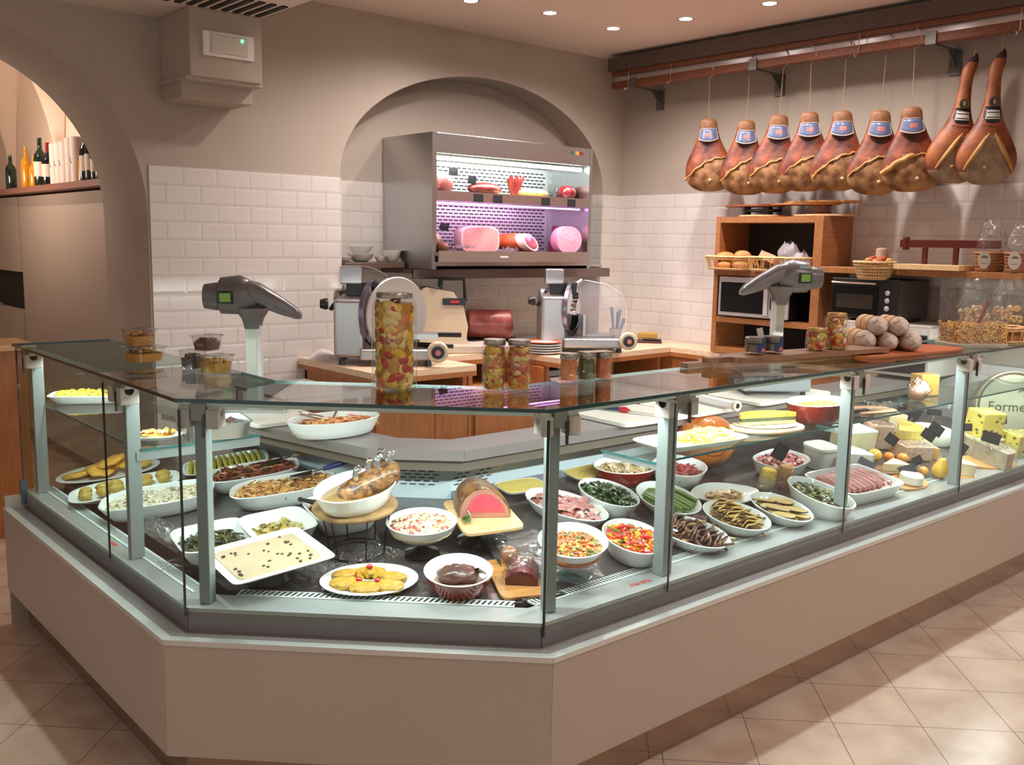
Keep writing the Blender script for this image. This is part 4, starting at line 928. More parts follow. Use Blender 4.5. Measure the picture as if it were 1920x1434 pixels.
tag(MB().lathe([(.035, 0), (.035, .11), (.02, .12), (0, .12)], 16).done('jar', M('pale_tin', (186, 160, 140), .4), None, TR(5.60, 3.02, 1.536), smooth=40), 'small pale tin standing behind the round bread basket', 'tin')
# dark red stand, slab, cellophane parcels
rk = thing('dark_red_rack', 'dark red wooden rail on two short posts on the wall shelf', 'rack', TR(5.50, 2.72, 1.536))
MB().bx(-.014, .014, -.44, .13, .125, .170).bx(-.02, .02, .085, .11, .11, .185).done('rail', dark_wood, rk, bevel=.003)
for y in (-.02, -.20): MB().bx(-.012, .012, y-.012, y+.012, .0, .126).done('post', dark_wood, rk)
tag(MB().bx(5.33, 5.53, 2.42, 2.80, 1.536, 1.566).done('wooden_slab', wood('pale_slab', (214, 174, 124), (230, 196, 150)), None, bevel=.002), 'thick pale wooden slab on the wall shelf before the dark red rail', 'board')
for i, (y, x) in enumerate(((2.33, 5.50), (2.16, 5.47), (2.0, 5.52))):
    basket(['wicker basket wrapped in cellophane at the slab end of the wall shelf', 'wicker basket wrapped in cellophane with the largest oval label', 'wicker basket wrapped in cellophane cut by the frame edge'][i], TR(x, y, 1.536), .07, .065, .10, 1.15, 'cellophane wrapped baskets', True, M('brown_wicker', (150, 96, 54), .6))
    bag(['cellophane gathered above the basket by the slab', 'cellophane gathered above the basket with the large label', 'cellophane gathered above the basket at the frame edge'][i], TR(x, y, 1.56), .085, .08, .26-.02*i, film_big, 10+i)
    lb = thing('gift_label', ['grey oval label on the basket nearest the slab', 'large white oval label with faint print on the middle cellophane basket', 'white oval label on the basket cut by the frame'][i], 'label', TR(x-.095, y-.01, 1.60, RD(-45), 0, 0), 'oval labels')
    MB().loft([[(x_, y_, z_) for x_, z_ in rr(.034, .048, 2, 20)] for y_ in (-.001, .001)]).done('card', M('label_white', (196, 184, 172), .6), lb)
    MB().bx(-.02, .02, -.0022, -.001, .010, .014).blob((0, -.0016, .018), (.016, .0006, .006), nu=6, nv=4).bx(-.016, .016, -.0022, -.001, -.02, -.017).done('print', M('label_print', (120, 104, 92), .6), lb)
# big cellophane bags of biscuits standing on the right worktop
biscuit = M('pale_biscuit', (206, 168, 112), .7, rgb2=(222, 190, 140), vs=20)
for i, (x, y, r, h) in enumerate(((4.99, 2.17, .085, .30), (5.22, 2.10, .085, .30))):
    z0 = 1.0
    b = MB()
    for k in range(60):
        a = rnd.random()*2*PI; q_ = r*.8*rnd.random()**.5; b.lathe([(.010, -.005), (.018, -.005), (.018, .005), (.010, .005), (.010, -.005)], 8, T=TR(x+q_*math.cos(a), y+q_*math.sin(a), z0+.21+.15*rnd.random(), 0, rnd.random()*3, rnd.random()*3), cap0=False, cap1=False)
    tag(b.done('ring_biscuits', biscuit, None), ['ring biscuits heaped in the cellophane bag behind the plastic box', 'ring biscuits heaped in the cellophane bag at the frame edge'][i], 'biscuits', kind='stuff')
    bag(['tall cellophane bag of biscuits behind the clear plastic box', 'tall cellophane bag of biscuits at the frame edge'][i], TR(x, y, z0+.199), r*1.1, r*1.1, h, film_big, 20+i)
tag(MB().bx(5.752, 5.77, 2.44, 2.80, 1.0, 1.42).bx(5.752, 5.77, 2.02, 2.43, 1.0, 1.40).done('notice_board', M('grey_panel', (158, 146, 134), .6), None, bevel=.002), 'plain grey panels on the wall under the shelf', 'panel')

# ================================================================ HAM RAIL AND HAMS
ra = thing('ham_rail', 'long double wooden rail with steel bar holding the hanging hams', 'rail')
MB().bx(5.465, 5.535, 1.2, 5.20, 2.800, 2.850).done('wooden_rail', beam_wood, ra, bevel=.003)
MB().bx(5.465, 5.535, 1.2, 5.20, 2.893, 2.925).done('wooden_rail', beam_wood, ra, bevel=.003)
MB().bx(5.50, 5.512, 1.2, 5.19, 2.850, 2.893).done('steel_bar', M('rail_steel', (206, 204, 206), .25, .6), ra)
MB().bx(5.44, 5.56, 1.2, 5.22, 2.926, 3.02).done('shade_strip', M('rail_shade', (88, 74, 66), .7), ra)  # dark strip standing in for the shade on the wall above the rails
for y in (4.98, 3.93, 2.74, 1.6):
    br = MB().bx(5.765, 5.779, y-.035, y+.035, 2.66, 2.80).bx(5.46, 5.78, y-.02, y+.02, 2.788, 2.799).bx(5.45, 5.464, y-.03, y+.03, 2.79, 2.86)
    br.prism([(5.767, 2.70), (5.767, 2.788), (5.66, 2.788)], -y-.004, -y+.004, T=Matrix.Rotation(PI/2, 4, 'X')).done('wall_bracket', M('bracket_grey', (112, 110, 104), .45, .5), ra)
b = MB()
lab_blue = M('ham_label_blue', (88, 98, 130), .3, coat=.6); lab_rim = M('ham_label_rim', (196, 178, 164), .4); lab_red = M('ham_label_red', (176, 100, 96), .4)
twine = M('hemp_twine', (150, 120, 84), .8); bone_m = M('bone_end', (206, 182, 148), .5)
def ham(label, y, z0, H, seed, lean=0, rimy=False):
    t = thing('cured_ham', label, 'ham', TR(5.5, y, z0, RD(-53), 0, RD(lean)), 'hams hanging from the rail')
    rs = random.Random(seed)
    prof = [(0, .30), (.03, .62), (.10, .88), (.20, 1.0), (.32, 1.0), (.44, .88), (.56, .68), (.68, .53), (.78, .42), (.86, .36), (.92, .35), (.97, .32), (1.0, .20)]
    n = 28; rings = []; W = .168; Dp = .085
    for s, r in prof:
        ring = []
        sh = .018*math.sin(s*2.6+seed)*(1-s)
        for i in range(n):
            a = 2*PI*i/n; k = 1+.05*noise.noise(Vector((math.cos(a)*1.7+seed, math.sin(a)*1.7, s*5)))
            ring.append((W*r*k*math.cos(a)+sh, Dp*(r if s < .6 else r*1.25)*k*math.sin(a), s*H))
        rings.append(ring)
    b = MB().loft(rings); 
    mi = []
    c0, tilt = (.40+.04*rs.random())*H, (.25+.25*rs.random())*(1 if seed % 3 else .8)
    for f in b.f:
        p = sum((Vector(b.v[i]) for i in f), Vector())/len(f)
        lim = c0 + tilt*p.x - 2.2*p.x*p.x
        mi.append(1 if (p.z < lim and p.y < .03) else (2 if p.z > .86*H else 0))
    b.m = mi
    o = b.done('ham_body', [ham_red, ham_flesh, M('shank_brown', (104, 64, 36), .6, rgb2=(140, 94, 56), vs=20, bump=.6, bs=40)], t, smooth=180, sub=1)
    ridge = []
    for i in range(15):
        x = -W*.93+W*1.86*i/14; z = c0+tilt*x-2.2*x*x
        s = z/H; r = 1.0 if s < .36 else 1-(s-.36)*1.15
        q_ = 1-(x/(W*r*1.02))**2
        if q_ <= 0: continue
        ridge.append((x, -Dp*r*q_**.5-.002, z+.006*math.sin(i*2.1+seed)))
    MB().tube(ridge, [.004+.005*rs.random() + (.010 if (rimy and k < len(ridge)/2) else 0) for k in range(len(ridge))], 7).done('fat_edge', fat_y, t, smooth=60)
    MB().blob((.012+.02*rs.random(), -Dp*.985, .15*H), (.012, .010, .010), nu=8, nv=6).done('bone_knob', bone_m, t, smooth=90)
    # label: a curved card round the shank
    lb = MB()
    def fn(k):
        def g(u, v):
            a = -PI/2+(u-.5)*1.9; zz = (.715+.135*v)*H - .02*math.cos((u-.5)*PI)*(1-v) ; r = (.080*(1-v)+.064*v)*k
            w = (math.sin(PI*(.12+.76*u)))**.35
            return (r*math.cos(a), r*math.sin(a)*1.0, zz)
        return g
    lb.quadgrid(fn(1.0), 14, 5, 0)
    lb.done('paper_label', lab_blue, t, smooth=180, solid=.001)
    e = MB()
    for v in (0, 1): e.tube([fn(1.012)(i/14, v) for i in range(15)], .0022 if v else .0034, 5)
    e.tube([fn(1.012)(0, i/4) for i in range(5)], .002, 5).tube([fn(1.012)(1, i/4) for i in range(5)], .002, 5)
    e.done('label_border', lab_rim, t, smooth=60)
    MB().quadgrid(lambda u, v: fn(1.02)(.36+.30*u, .36+.30*v), 5, 2).done('label_oval', lab_red, t, smooth=180)
    MB().tube([fn(1.03)(.42+.18*i/6, .5+.08*(i % 2)) for i in range(7)], .0012, 4).done('label_print', lab_rim, t)
    MB().tube([(0, 0, .95*H), (.0, 0, 2.80-z0)], .0022, 5).tube([(-.03, -.03, .90*H), (0, -.01, .99*H), (.03, -.03, .90*H)], .003, 5).done('hanging_twine', twine, t)
    MB().tube([(0, 0, 2.785-z0), (.02, -.03, 2.80-z0), (.025, -.045, 2.83-z0), (.02, -.04, 2.87-z0), (0, -.02, 2.90-z0)], .0035, 6).done('steel_hook', chrome, t)
    return t
HN = ['first', 'second', 'third', 'fourth', 'fifth', 'sixth']
for i, (y, z0, z1) in enumerate(((4.285, 2.02, 2.516), (3.985, 1.99, 2.48), (3.75, 1.994, 2.497), (3.50, 2.0, 2.493), (3.285, 1.996, 2.482), (3.05, 1.967, 2.463), (2.83, 1.979, 2.464))):
    lb = '%s short ham with a blue label, counting from the corner niche' % HN[i] if i < 6 else 'short ham with blue label and thick yellow fat edge beside the long-shanked hams'
    ham(lb, y, z0, z1-z0, i+1, (i % 3-1)*1.5, i == 6)
def jamon(label, y, z0, H, seed, lean):
    t = thing('cured_ham', label, 'ham', TR(5.5, y, z0, RD(-53), 0, RD(lean)), 'hams hanging from the rail')
    prof = [(0, .30, .5), (.03, .62, .8), (.09, .9, 1), (.16, 1.0, 1), (.25, .97, 1), (.36, .72, .9), (.46, .46, .7), (.54, .33, .55), (.62, .26, .45), (.72, .22, .4), (.82, .205, .38), (.88, .25, .40), (.93, .20, .3), (.97, .12, .2), (1.0, .03, .06)]
    n = 26; rings = []; W = .158; Dp = .08
    for s, r, q_ in prof:
        sh = .035*max(0, s-.85)/.15
        rings.append([(W*r*(1+.05*noise.noise(Vector((math.cos(2*PI*i/n)*1.7+seed, s*5, 0))))*math.cos(2*PI*i/n)+sh, Dp*q_*math.sin(2*PI*i/n), s*H) for i in range(n)])
    b = MB().loft(rings); b.m = []
    for f in b.f:
        p = sum((Vector(b.v[i]) for i in f), Vector())/len(f)
        lim = .40*H-1.75*abs(p.x-(.02 if seed % 2 else -.0))
        b.m.append(1 if (p.z < lim and p.y < .02) else (2 if p.z > .93*H else 0))
    b.done('ham_body', [M('iberian_skin', (88, 38, 22), .5, rgb2=(164, 92, 46), vs=8, bump=.6, bs=20, lo=.36, hi=.64), M('greyish_flesh', (128, 102, 80), .65, rgb2=(160, 136, 112), vs=14, bump=.3, bs=24), M('hoof', (48, 28, 22), .5)], t, smooth=180, sub=1)
    for sg in (-1, 1):
        pts_ = []
        for i in range(9):
            x = sg*(.012+.112*i/8) + (.02 if seed % 2 else 0); z = .405*H-1.75*(.012+.112*i/8); s = z/H; r = 1 if s < .25 else 1-(s-.25)*1.6
            q_ = max(.02, 1-(x/(W*r*1.03))**2); pts_.append((x, -Dp*(1 if s < .3 else .93)*q_**.5-.003, z))
        MB().tube(pts_, [.004]+[.010, .013, .014, .014, .013, .011, .009]+[.004], 7).done('fat_edge', fat_y, t, smooth=60)
    MB().blob((-.02, -Dp, .12*H), (.014, .010, .012), nu=8, nv=6).done('bone_knob', fat_y, t, smooth=90)
    def g(k, u0=0, u1=1, v0=0, v1=1):
        def f(u, v):
            u = u0+(u1-u0)*u; v = v0+(v1-v0)*v
            a = -PI/2+(u-.5)*1.7; r = (.067*(1-v)+.050*v)*k
            return (r*math.cos(a), r*math.sin(a)*.85, (.455+.12*v)*H)
        return f
    MB().quadgrid(g(1.0), 12, 4).done('black_label', M('black_card', (28, 24, 24), .4), t, smooth=180, solid=.0015)
    MB().quadgrid(g(1.04, .14, .86, .22, .78), 8, 2).done('white_panel', M('white_card', (206, 200, 190), .5), t, smooth=180)
    for v0 in (.30, .60): MB().quadgrid(g(1.06, .18, .82, v0, v0+.05), 8, 1).done('printed_line', black_pl, t)
    MB().lathe([(.026, 0), (.028, .002), (0, .003)], 20, T=TR(0, -.052, .605*H, 0, PI/2)).done('round_emblem', M('black_card2', (38, 30, 26), .4), t)
    MB().blob((0, -.056, .605*H), (.009, .002, .014), nu=8, nv=6).tube([(.021*math.cos(a), -.0555, .605*H+.021*math.sin(a)) for a in [2*PI*i/18 for i in range(18)]], .0012, 4, cyc=True).done('gold_mark', M('gold_print', (150, 128, 76), .4, .5), t)
    MB().tube([(-.05, -.05, .44*H), (0, -.065, .435*H), (.05, -.05, .44*H), (.055, -.0, .47*H)], .0022, 5).done('label_cord', lab_red, t)
    MB().tube([(.02, 0, .90*H), (.02, -.02, 2.79-z0), (.02, 0, 2.86-z0)], .003, 5).done('hanging_cord', twine, t)
    return t
jamon('long-shanked ham with black label, the one nearer the short hams', 2.585, 2.02, .71, 1, 4)
jamon('long-shanked ham with black label, the outer one with grey cut face', 2.40, 2.005, .723, 2, 1)
for i, y in enumerate((5.02, 4.62, 3.18, 2.26, 2.12)):
    tag(MB().tube([(5.5, y, 2.93), (5.46, y, 2.92), (5.452, y, 2.86), (5.455, y, 2.80), (5.44, y+.01, 2.775), (5.425, y+.01, 2.79)], .003, 6).done('steel_hook', chrome, None), ['empty steel hook at the corner end of the rail', 'empty steel hook between the corner and the first ham', 'empty steel hook above the middle hams', 'empty steel hook past the long-shanked hams', 'empty steel hook nearest the frame edge'][i], 'hook', 'empty rail hooks')
# ================================================================ DISHES AND FOOD
def se(a, b, n, k=48):
    return rr(a, b, n, k)
def dish(name, label, T, a, b, h, n=2, foot=.80, t=.006, mats=None, grp=None, cat='dish', lip=0, deep=None):
    mats = mats or [white_cer, white_cer]
    d0 = .010 if deep is None else deep
    b_ = MB(); R = lambda s, z: [(x, y, z) for x, y in se(a*s[0] if isinstance(s, tuple) else a*s, b*s[1] if isinstance(s, tuple) else b*s, n)]
    f1 = foot
    out = [R(f1*.96, 0), R(f1, .003), R(f1+(1-f1)*.45, h*.42), R(f1+(1-f1)*.85, h*.82), R(1, h-.001)]
    ka = 1-t/a
    def I(s, z): return [(x, y, z) for x, y in se(a*s-t, b*s-t, n)]
    rim = [R(1, h-.001), [(x*.5+u*.5, y*.5+v*.5, h+.0015) for (x, y, _), (u, v, __) in zip(R(1, h), I(1, h))], I(1, h-.001)]
    if lip:
        rim = [R(1, h-.001), R(1, h+.001), [(x, y, h) for x, y in se(a*(1-lip), b*(1-lip), n)]]
        inn = [rim[-1], [(x, y, d0+.004) for x, y in se(a*(1-lip*1.5), b*(1-lip*1.5), n)], [(x, y, d0) for x, y in se(a*.5, b*.5, n)]]
    else:
        inn = [I(1, h-.001), I(f1+(1-f1)*.8, h*.78), I(f1+(1-f1)*.4, h*.40), I(f1*.97, d0+.002), I(f1*.85, d0)]
    b_.loft(out, 0, cap1=False); b_.loft(rim, 1, cap0=False, cap1=False); b_.loft(inn, 1, cap0=False)
    o = b_.done(name, mats, None, T, smooth=50)
    return tag(o, label, cat, grp)
def fm(tag_, c, rough=.45, coat=.25, var=.12, **k): return M('food_'+tag_, c, rough, var=var, vs=30, coat=coat, **k)
def piece(b, kind, c, s, mi):
    x, y, z = c; rz = rnd.random()*2*PI; T = TR(x, y, z, rz, (rnd.random()-.5)*.9, (rnd.random()-.5)*.9)
    if kind == 'grain': b.blob((0, 0, 0), (s, s*.5, s*.42), mi, 6, 4, T=T)
    elif kind == 'bean': b.blob((0, 0, 0), (s, s*.62, s*.5), mi, 8, 5, T=T)
    elif kind == 'strip':
        k = (rnd.random()-.5)*1.6; L = s*(2.2+rnd.random()*1.6)
        b.tube([(-L, k*s, 0), (-L*.35, -k*s*.4, s*.35), (L*.35, -k*s*.4, s*.3), (L, k*s, -s*.1)], [s*.25, s*.36, s*.34, s*.2], 5, mi, T)
    elif kind == 'leaf':
        p = rnd.random()*6
        b.quadgrid(lambda u, v: ((u-.5)*s*2.6, (v-.5)*s*1.8, s*.55*math.sin(u*4+p)*math.cos(v*3+p)), 4, 3, mi, T)
    elif kind == 'chunk':
        b.blob((0, 0, 0), (s, s*.8, s*.65), mi, 7, 4, .22, T=T)
    elif kind == 'flake':
        b.bx(-s, s, -s*.55, s*.55, -s*.12, s*.12, mi, T)
    elif kind == 'ring':
        b.lathe([(s*.55, -s*.3), (s, -s*.3), (s, s*.3), (s*.55, s*.3), (s*.55, -s*.3)], 9, mi, T, cap0=False, cap1=False)
def heap(name, label, T, a, b, z, dome, mats, kinds, cnt, size, n=2, cat='food', base=0, kind='stuff', pw=.5, zbot=.012):
    """food filling a dish: an uneven bed with separate pieces on it, in the dish's frame"""
    m = MB(); sd = rnd.random()*50
    def hh(r, th): return z + dome*(1-r*r) + .25*dome*noise.noise(Vector((math.cos(th)*r*2.5+sd, math.sin(th)*r*2.5, 0))) + .003*noise.noise(Vector((math.cos(th)*r*9, math.sin(th)*r*9, sd)))
    rings = []; K = 40
    for r in (1, .97, .85, .65, .42, .2, .06):
        pts = se(a*r, b*r, n, K)
        rings.append([(x, y, hh(r, 2*PI*i/K) - (.012 if r == 1 else 0)) for i, (x, y) in enumerate(pts)])
    rings.insert(0, [(x*.86, y*.86, zbot) for x, y in se(a, b, n, K)])
    m.loft(rings, base)
    for i in range(cnt):
        r = .96*rnd.random()**pw; th = rnd.random()*2*PI; c, s = math.cos(th), math.sin(th)
        x = a*r*math.copysign(abs(c)**(2/n), c); y = b*r*math.copysign(abs(s)**(2/n), s)
        sz = size*(.7+.6*rnd.random())
        piece(m, rnd.choice(kinds), (x, y, hh(r, th)+sz*.25), sz, rnd.randrange(len(mats)))
    o = m.done(name, mats, None, T, smooth=45)
    tag(o, label, cat)
    if kind: o['kind'] = kind
    return o
def item(mb, name, label, cat, T, mats, grp=None, smooth=60, bevel=0):
    return tag(mb.done(name, mats, None, T, smooth=smooth, bevel=bevel), label, cat, grp)
def place(T, x, y, z, rz=0, rx=0, ry=0): return T @ TR(x, y, z, RD(rz), RD(rx), RD(ry))

# ---------------- receding wing
# 6 yellow round cutlets on an oval plate
T = on('L', 1.375, 4.24, .02, -30)
dish('oval_plate', 'white oval plate of big yellow flat cutlets at the far end of the receding wing', T, .215, .13, .02, 2.2, .7, lip=.12)
yc = fm('yellow_cutlet', (226, 170, 66), .55, .1)
for i, (x, y, z, r) in enumerate(((-.12, -.01, .018, .07), (-.04, .035, .026, .068), (-.02, -.04, .032, .07), (.06, .02, .040, .068), (.12, -.02, .032, .066), (.02, .0, .055, .07))):
    item(MB().loft([[(px_*s, py_*s, zz+.003*math.sin(k*1.9+i)) for k, (px_, py_) in enumerate(se(r, r*.82, 2, 20))] for zz, s in ((0, .93), (.006, 1), (.013, .95), (.016, .6))]), 'yellow_cutlet', ['yellow breaded cutlet at the near end of the oval plate', 'yellow breaded cutlet at the back of the oval plate', 'yellow breaded cutlet under the topmost one, toward the glass', 'yellow breaded cutlet right of the middle of the oval plate', 'yellow breaded cutlet at the far right of the oval plate', 'yellow breaded cutlet topping the oval plate'][i], 'cutlet', place(T, x, y, z, i*50, (i % 3-1)*9, (i % 2)*8-4), yc, 'yellow cutlets on the oval plate')
# 5 olive fritters
T = on('L', 1.335, 3.925, .03, -18)
dish('rectangular_plate', 'white plate of small olive-yellow fritters between the cutlets and the grain salad', T, .215, .125, .028, 3.4, .72, lip=.10)
of_ = fm('olive_fritter', (176, 142, 56), .5, .2)
for i in range(12):
    x = -.15+(i % 6)*.058; y = -.035+.065*(i//6)
    item(MB().blob((0, 0, 0), (.032, .026, .018), nu=12, nv=7, jit=.08), 'olive_fritter', 'olive-yellow fritter in the %s row of the plate beside the grain salad' % ('near' if i < 6 else 'far'), 'fritter', place(T, x+.01*(i % 2), y, .030+.004*(i % 3), rnd.random()*180), of_, 'olive fritters %s row' % ('near' if i < 6 else 'far'), smooth=90)
# 4 grain salad
T = on('L', 1.345, 3.60, .06, -27)
dish('baking_dish', 'long white baking dish of pale grain salad nearest the glass of the receding wing', T, .212, .128, .06, 3, .82)
heap('grain_salad', 'pale grain salad with dark specks filling the long baking dish', T, .196, .112, .042, .012, [fm('pale_grain', (222, 208, 182)), fm('tan_grain', (196, 170, 138)), fm('white_grain', (236, 230, 214)), fm('dark_grain', (150, 134, 112))], ['grain'], 420, .0075, 3)
# 3 stuffed courgette rods on a flat tray
T = on('L', 1.745, 3.87, .02, -22)
dish('rectangular_plate', 'white tray of yellow-green courgette rods under the glass shelf', T, .178, .118, .022, 4.5, .8, lip=.05)
cg = fm('courgette_rod', (196, 178, 76), .4, .3); cg2 = fm('courgette_skin', (158, 150, 54), .4, .3)
for i in range(13):
    x = -.145+i*.0238
    item(MB().tube([(0, -.085, 0), (0, -.03, .004), (0, .04, .003), (0, .088, 0)], [.008, .0105, .0105, .008], 9, 0).tube([(.0, -.08, .008), (0, 0, .013), (0, .08, .008)], .0035, 5, 1), 'courgette_rod', ['yellow-green courgette rod at the near end of the row', 'yellow-green courgette rod inside the row on the white tray', 'yellow-green courgette rod at the far end of the row'][0 if i == 0 else (2 if i == 12 else 1)], 'vegetable', place(T, x, 0, .022, rnd.uniform(-4, 4)), [cg, cg2], 'courgette rods inside the row' if 0 < i < 12 else None)
# 2 red-brown bake, 1 golden bake
T2_ = on('L', 1.712, 3.545, .06, -25)
dish('baking_dish', 'long white baking dish of dark red-brown roasted vegetables', T2_, .186, .110, .06, 3, .82)
heap('roasted_vegetables', 'dark red-brown roasted vegetables filling a long baking dish', T2_, .170, .096, .046, .014, [fm('brown_veg', (128, 62, 34)), fm('red_veg', (150, 74, 44)), fm('dark_veg', (74, 34, 22)), fm('pale_veg', (190, 132, 92))], ['strip', 'leaf'], 150, .011, 3)
T1_ = on('L', 1.70, 3.265, .06, -28)
dish('baking_dish', 'long white baking dish of golden crumbed gratin next to the roast bowl', T1_, .200, .118, .062, 3, .82)
heap('golden_gratin', 'golden crumbed gratin filling the baking dish next to the roast bowl', T1_, .184, .102, .048, .012, [fm('golden', (220, 166, 96)), fm('golden_light', (234, 196, 136)), fm('golden_dark', (186, 124, 62)), fm('crumb_brown', (128, 80, 40))], ['chunk', 'strip', 'flake'], 300, .008, 3)
# servers lying in the two dishes
def server(label, T, hm, L=.20, flip=1):
    t = thing('serving_spatula', label, 'spatula', T, 'servers in the dishes')
    MB().bx(-.055, .03, -.028, .028, 0, .0018).bx(.03, .09, -.006, .006, .001, .004).done('blade', chrome, t, bevel=.0008)
    MB().tube([(.075, 0, .003), (.12, 0, .006), (L, 0, .010)], [.008, .011, .010], 8).done('handle', hm, t, smooth=50)
server('spatula with light wooden handle lying across the red-brown vegetables', place(T2_, .09, .02, .072, -8, 0, -7), M('light_handle', (150, 122, 88), .5))
server('spatula with blue handle lying across the golden gratin', place(T1_, .08, .03, .075, -2, 0, -6), M('navy_handle', (36, 48, 110), .35))
# 7 dark beans, 8 artichokes: square dishes
T = on('F', 1.295, 2.985, .065, -8)
dish('square_dish', 'deep square white dish of dark green beans behind the front post', T, .125, .115, .066, 5, .74)
heap('dark_beans', 'dark olive-green long beans in the square dish', T, .10, .09, .030, .012, [fm('dk_green', (58, 62, 26), .3, .5), fm('olive_dk', (92, 92, 38), .3, .5), fm('blk_green', (32, 36, 18), .3, .5)], ['strip'], 130, .009, 4, pw=.6)
T = on('F', 1.51, 2.945, .065, -8)
dish('square_dish', 'deep square white dish of artichokes in oil beside the green beans', T, .118, .112, .066, 5, .74)
heap('artichokes', 'yellow-green artichokes in oil in the square dish', T, .094, .088, .026, .008, [fm('artichoke', (184, 166, 84), .2, .7), fm('artichoke_pale', (208, 190, 122), .2, .7), fm('artichoke_dk', (122, 100, 44), .2, .7)], ['leaf', 'chunk'], 60, .013, 4, pw=.7)
# 9 big square plate with cream sauce and capers, set on a low block
T = on('F', 1.345, 2.695, .085, -3) @ TR(0, 0, .061)
dish('square_plate', 'large square white plate of cream sauce dotted with capers, raised at the corner', T, .168, .146, .024, 14, .60, lip=.13)
T9 = T
o = heap('cream_sauce', 'smooth beige cream sauce spread on the large square plate', T, .140, .120, .020, .003, [fm('cream_sauce', (190, 168, 138), .35, .2, .03)], ['grain'], 0, .01, 12)
cp = fm('caper', (70, 58, 38), .5, .2)
for i in range(30):
    x = rnd.uniform(-.125, .125); y = rnd.uniform(-.105, .105); r = .0045+.0025*rnd.random()
    item(MB().blob((0, 0, 0), (r, r*.85, r*.6), nu=7, nv=5), 'caper', 'small dark caper on the cream sauce of the square plate', 'caper', place(T, x, y, .0235), cp, 'capers on the cream sauce', smooth=90)
tag(MB().lathe([(.06, 0), (.07, .01), (.05, .052), (0, .052)], 20, T=TR(0, 0, .003)).done('plate_block', black_pl, None, on('F', 1.35, 2.69), smooth=40), 'dark block raising the large square plate', 'stand')
# 10 pepper dish with tongs, under the roast
T = on('F', 1.745, 2.915, .075, -10)
dish('rectangular_dish', 'deep white dish of peppers half hidden under the roast stand', T, .125, .125, .078, 4, .74)
heap('mixed_peppers', 'red and yellow peppers in the dish under the roast stand', T, .103, .103, .045, .012, [fm('pep_yel', (226, 150, 30), .25, .6), fm('pep_red', (170, 34, 20), .25, .6), fm('pep_dk', (90, 40, 22), .25, .6), fm('pep_grn', (110, 106, 40), .25, .6)], ['strip', 'leaf'], 70, .013, 4)
def tongs(label, T, m, L=.2, spread=.02):
    t = thing('serving_tongs', label, 'tongs', T, 'serving tongs')
    for s in (-1, 1): MB().tube([(0, 0, 0), (L*.5, s*spread*.7, .004), (L*.85, s*spread, 0), (L, s*spread*.9, -.004)], [.006, .008, .006, .011], 7).done('arm', m, t, smooth=60)
    MB().blob((0, 0, 0), (.012, .010, .008), nu=8, nv=5).done('spring', m, t, smooth=90)
tongs('black serving tongs resting on the pepper dish under the roast', place(T, -.13, .06, .10, -35, 0, 12), M('dark_tongs', (38, 34, 34), .3, .4))
# 11 wire stand with round board and roast bowl
TS = on('F', 1.672, 2.70)
ws_ = thing('wire_stand', 'dark wire stand with ring foot carrying the roast bowl', 'stand', TS)
MB().tube([(.093*math.cos(a), .093*math.sin(a), .004) for a in [2*PI*i/32 for i in range(32)]], .0035, 6, cyc=True).done('foot_ring', dark_wire, ws_, smooth=60)
MB().tube([(.118*math.cos(a), .118*math.sin(a), .150) for a in [2*PI*i/32 for i in range(32)]], .003, 6, cyc=True).done('top_ring', dark_wire, ws_, smooth=60)
for i in range(6):
    a = 2*PI*i/6+.3; MB().tube([(.093*math.cos(a), .093*math.sin(a), .004), (.10*math.cos(a), .10*math.sin(a), .07), (.118*math.cos(a), .118*math.sin(a), .150)], .0025, 6).done('wire_leg', dark_wire, ws_, smooth=60)
tag(MB().loft([[(x, y, z) for x, y in se(.143*s, .136*s, 2)] for z, s in ((0, .97), (.004, 1), (.011, 1), (.015, .98))]).done('round_board', M('bark_board', (122, 92, 58), .6, rgb2=(168, 132, 88), vs=22, bump=.3), None, TS @ TR(0, 0, .154), smooth=50), 'round brown board on the wire stand under the roast bowl', 'board')
T = TS @ TR(.005, .0, .1695, RD(24))
dish('oval_bowl', 'oval white bowl with the foil-tipped roast on the wire stand', T, .166, .120, .066, 2, .80)
item(MB().loft([[(x, y, z) for x, y in se(.145*s, .100*s, 2)] for z, s in ((.012, .9), (.034, 1))]), 'broth', 'clear brown broth in the roast bowl', 'broth', T, M('broth', (150, 120, 70), .05, coat=.6), smooth=60)
ro = thing('rolled_roast', 'browned rolled roast with foil-wrapped bone tips in the oval bowl', 'roast', place(T, .045, -.026, .060, -32, 0, -8) @ Matrix.Scale(.92, 4))
rb = M('roast_crust', (66, 38, 20), .4, rgb2=(158, 108, 56), vs=42, bump=1, bs=60, coat=.25, lo=.36, hi=.66)
MB().loft([[(x, .052*r*math.cos(a)*(1+.05*math.sin(7*a+x*60)), .050*r*math.sin(a)*(1+.05*math.sin(5*a+x*90)) + .018*x/.1) for a in [2*PI*i/24 for i in range(24)]] for x, r in ((-.125, .35), (-.118, .7), (-.10, .92), (-.075, 1), (-.05, .97), (-.03, 1.02), (0, .98), (.02, 1.03), (.045, .98), (.07, 1.0), (.095, .9), (.11, .65), (.118, .3))]).done('roast_body', rb, ro, smooth=70)
for i, (x, y, h_, rx) in enumerate(((-.055, -.02, .055, .3), (.005, .0, .062, .1), (.035, -.012, .070, 0), (.055, .012, .078, -.1), (.082, -.01, .066, -.2))):
    f = MB().tube([(x, y, .040), (x-.003, y, h_), (x+.004, y+.004, h_+.018), (x+.012, y, h_+.024)], [.009, .011, .010, .013], 8)
    f.blob((x+.012, y, h_+.024), (.015, .012, .013), nu=7, nv=5, jit=.2).done('foil_tip', foil, ro, smooth=30)
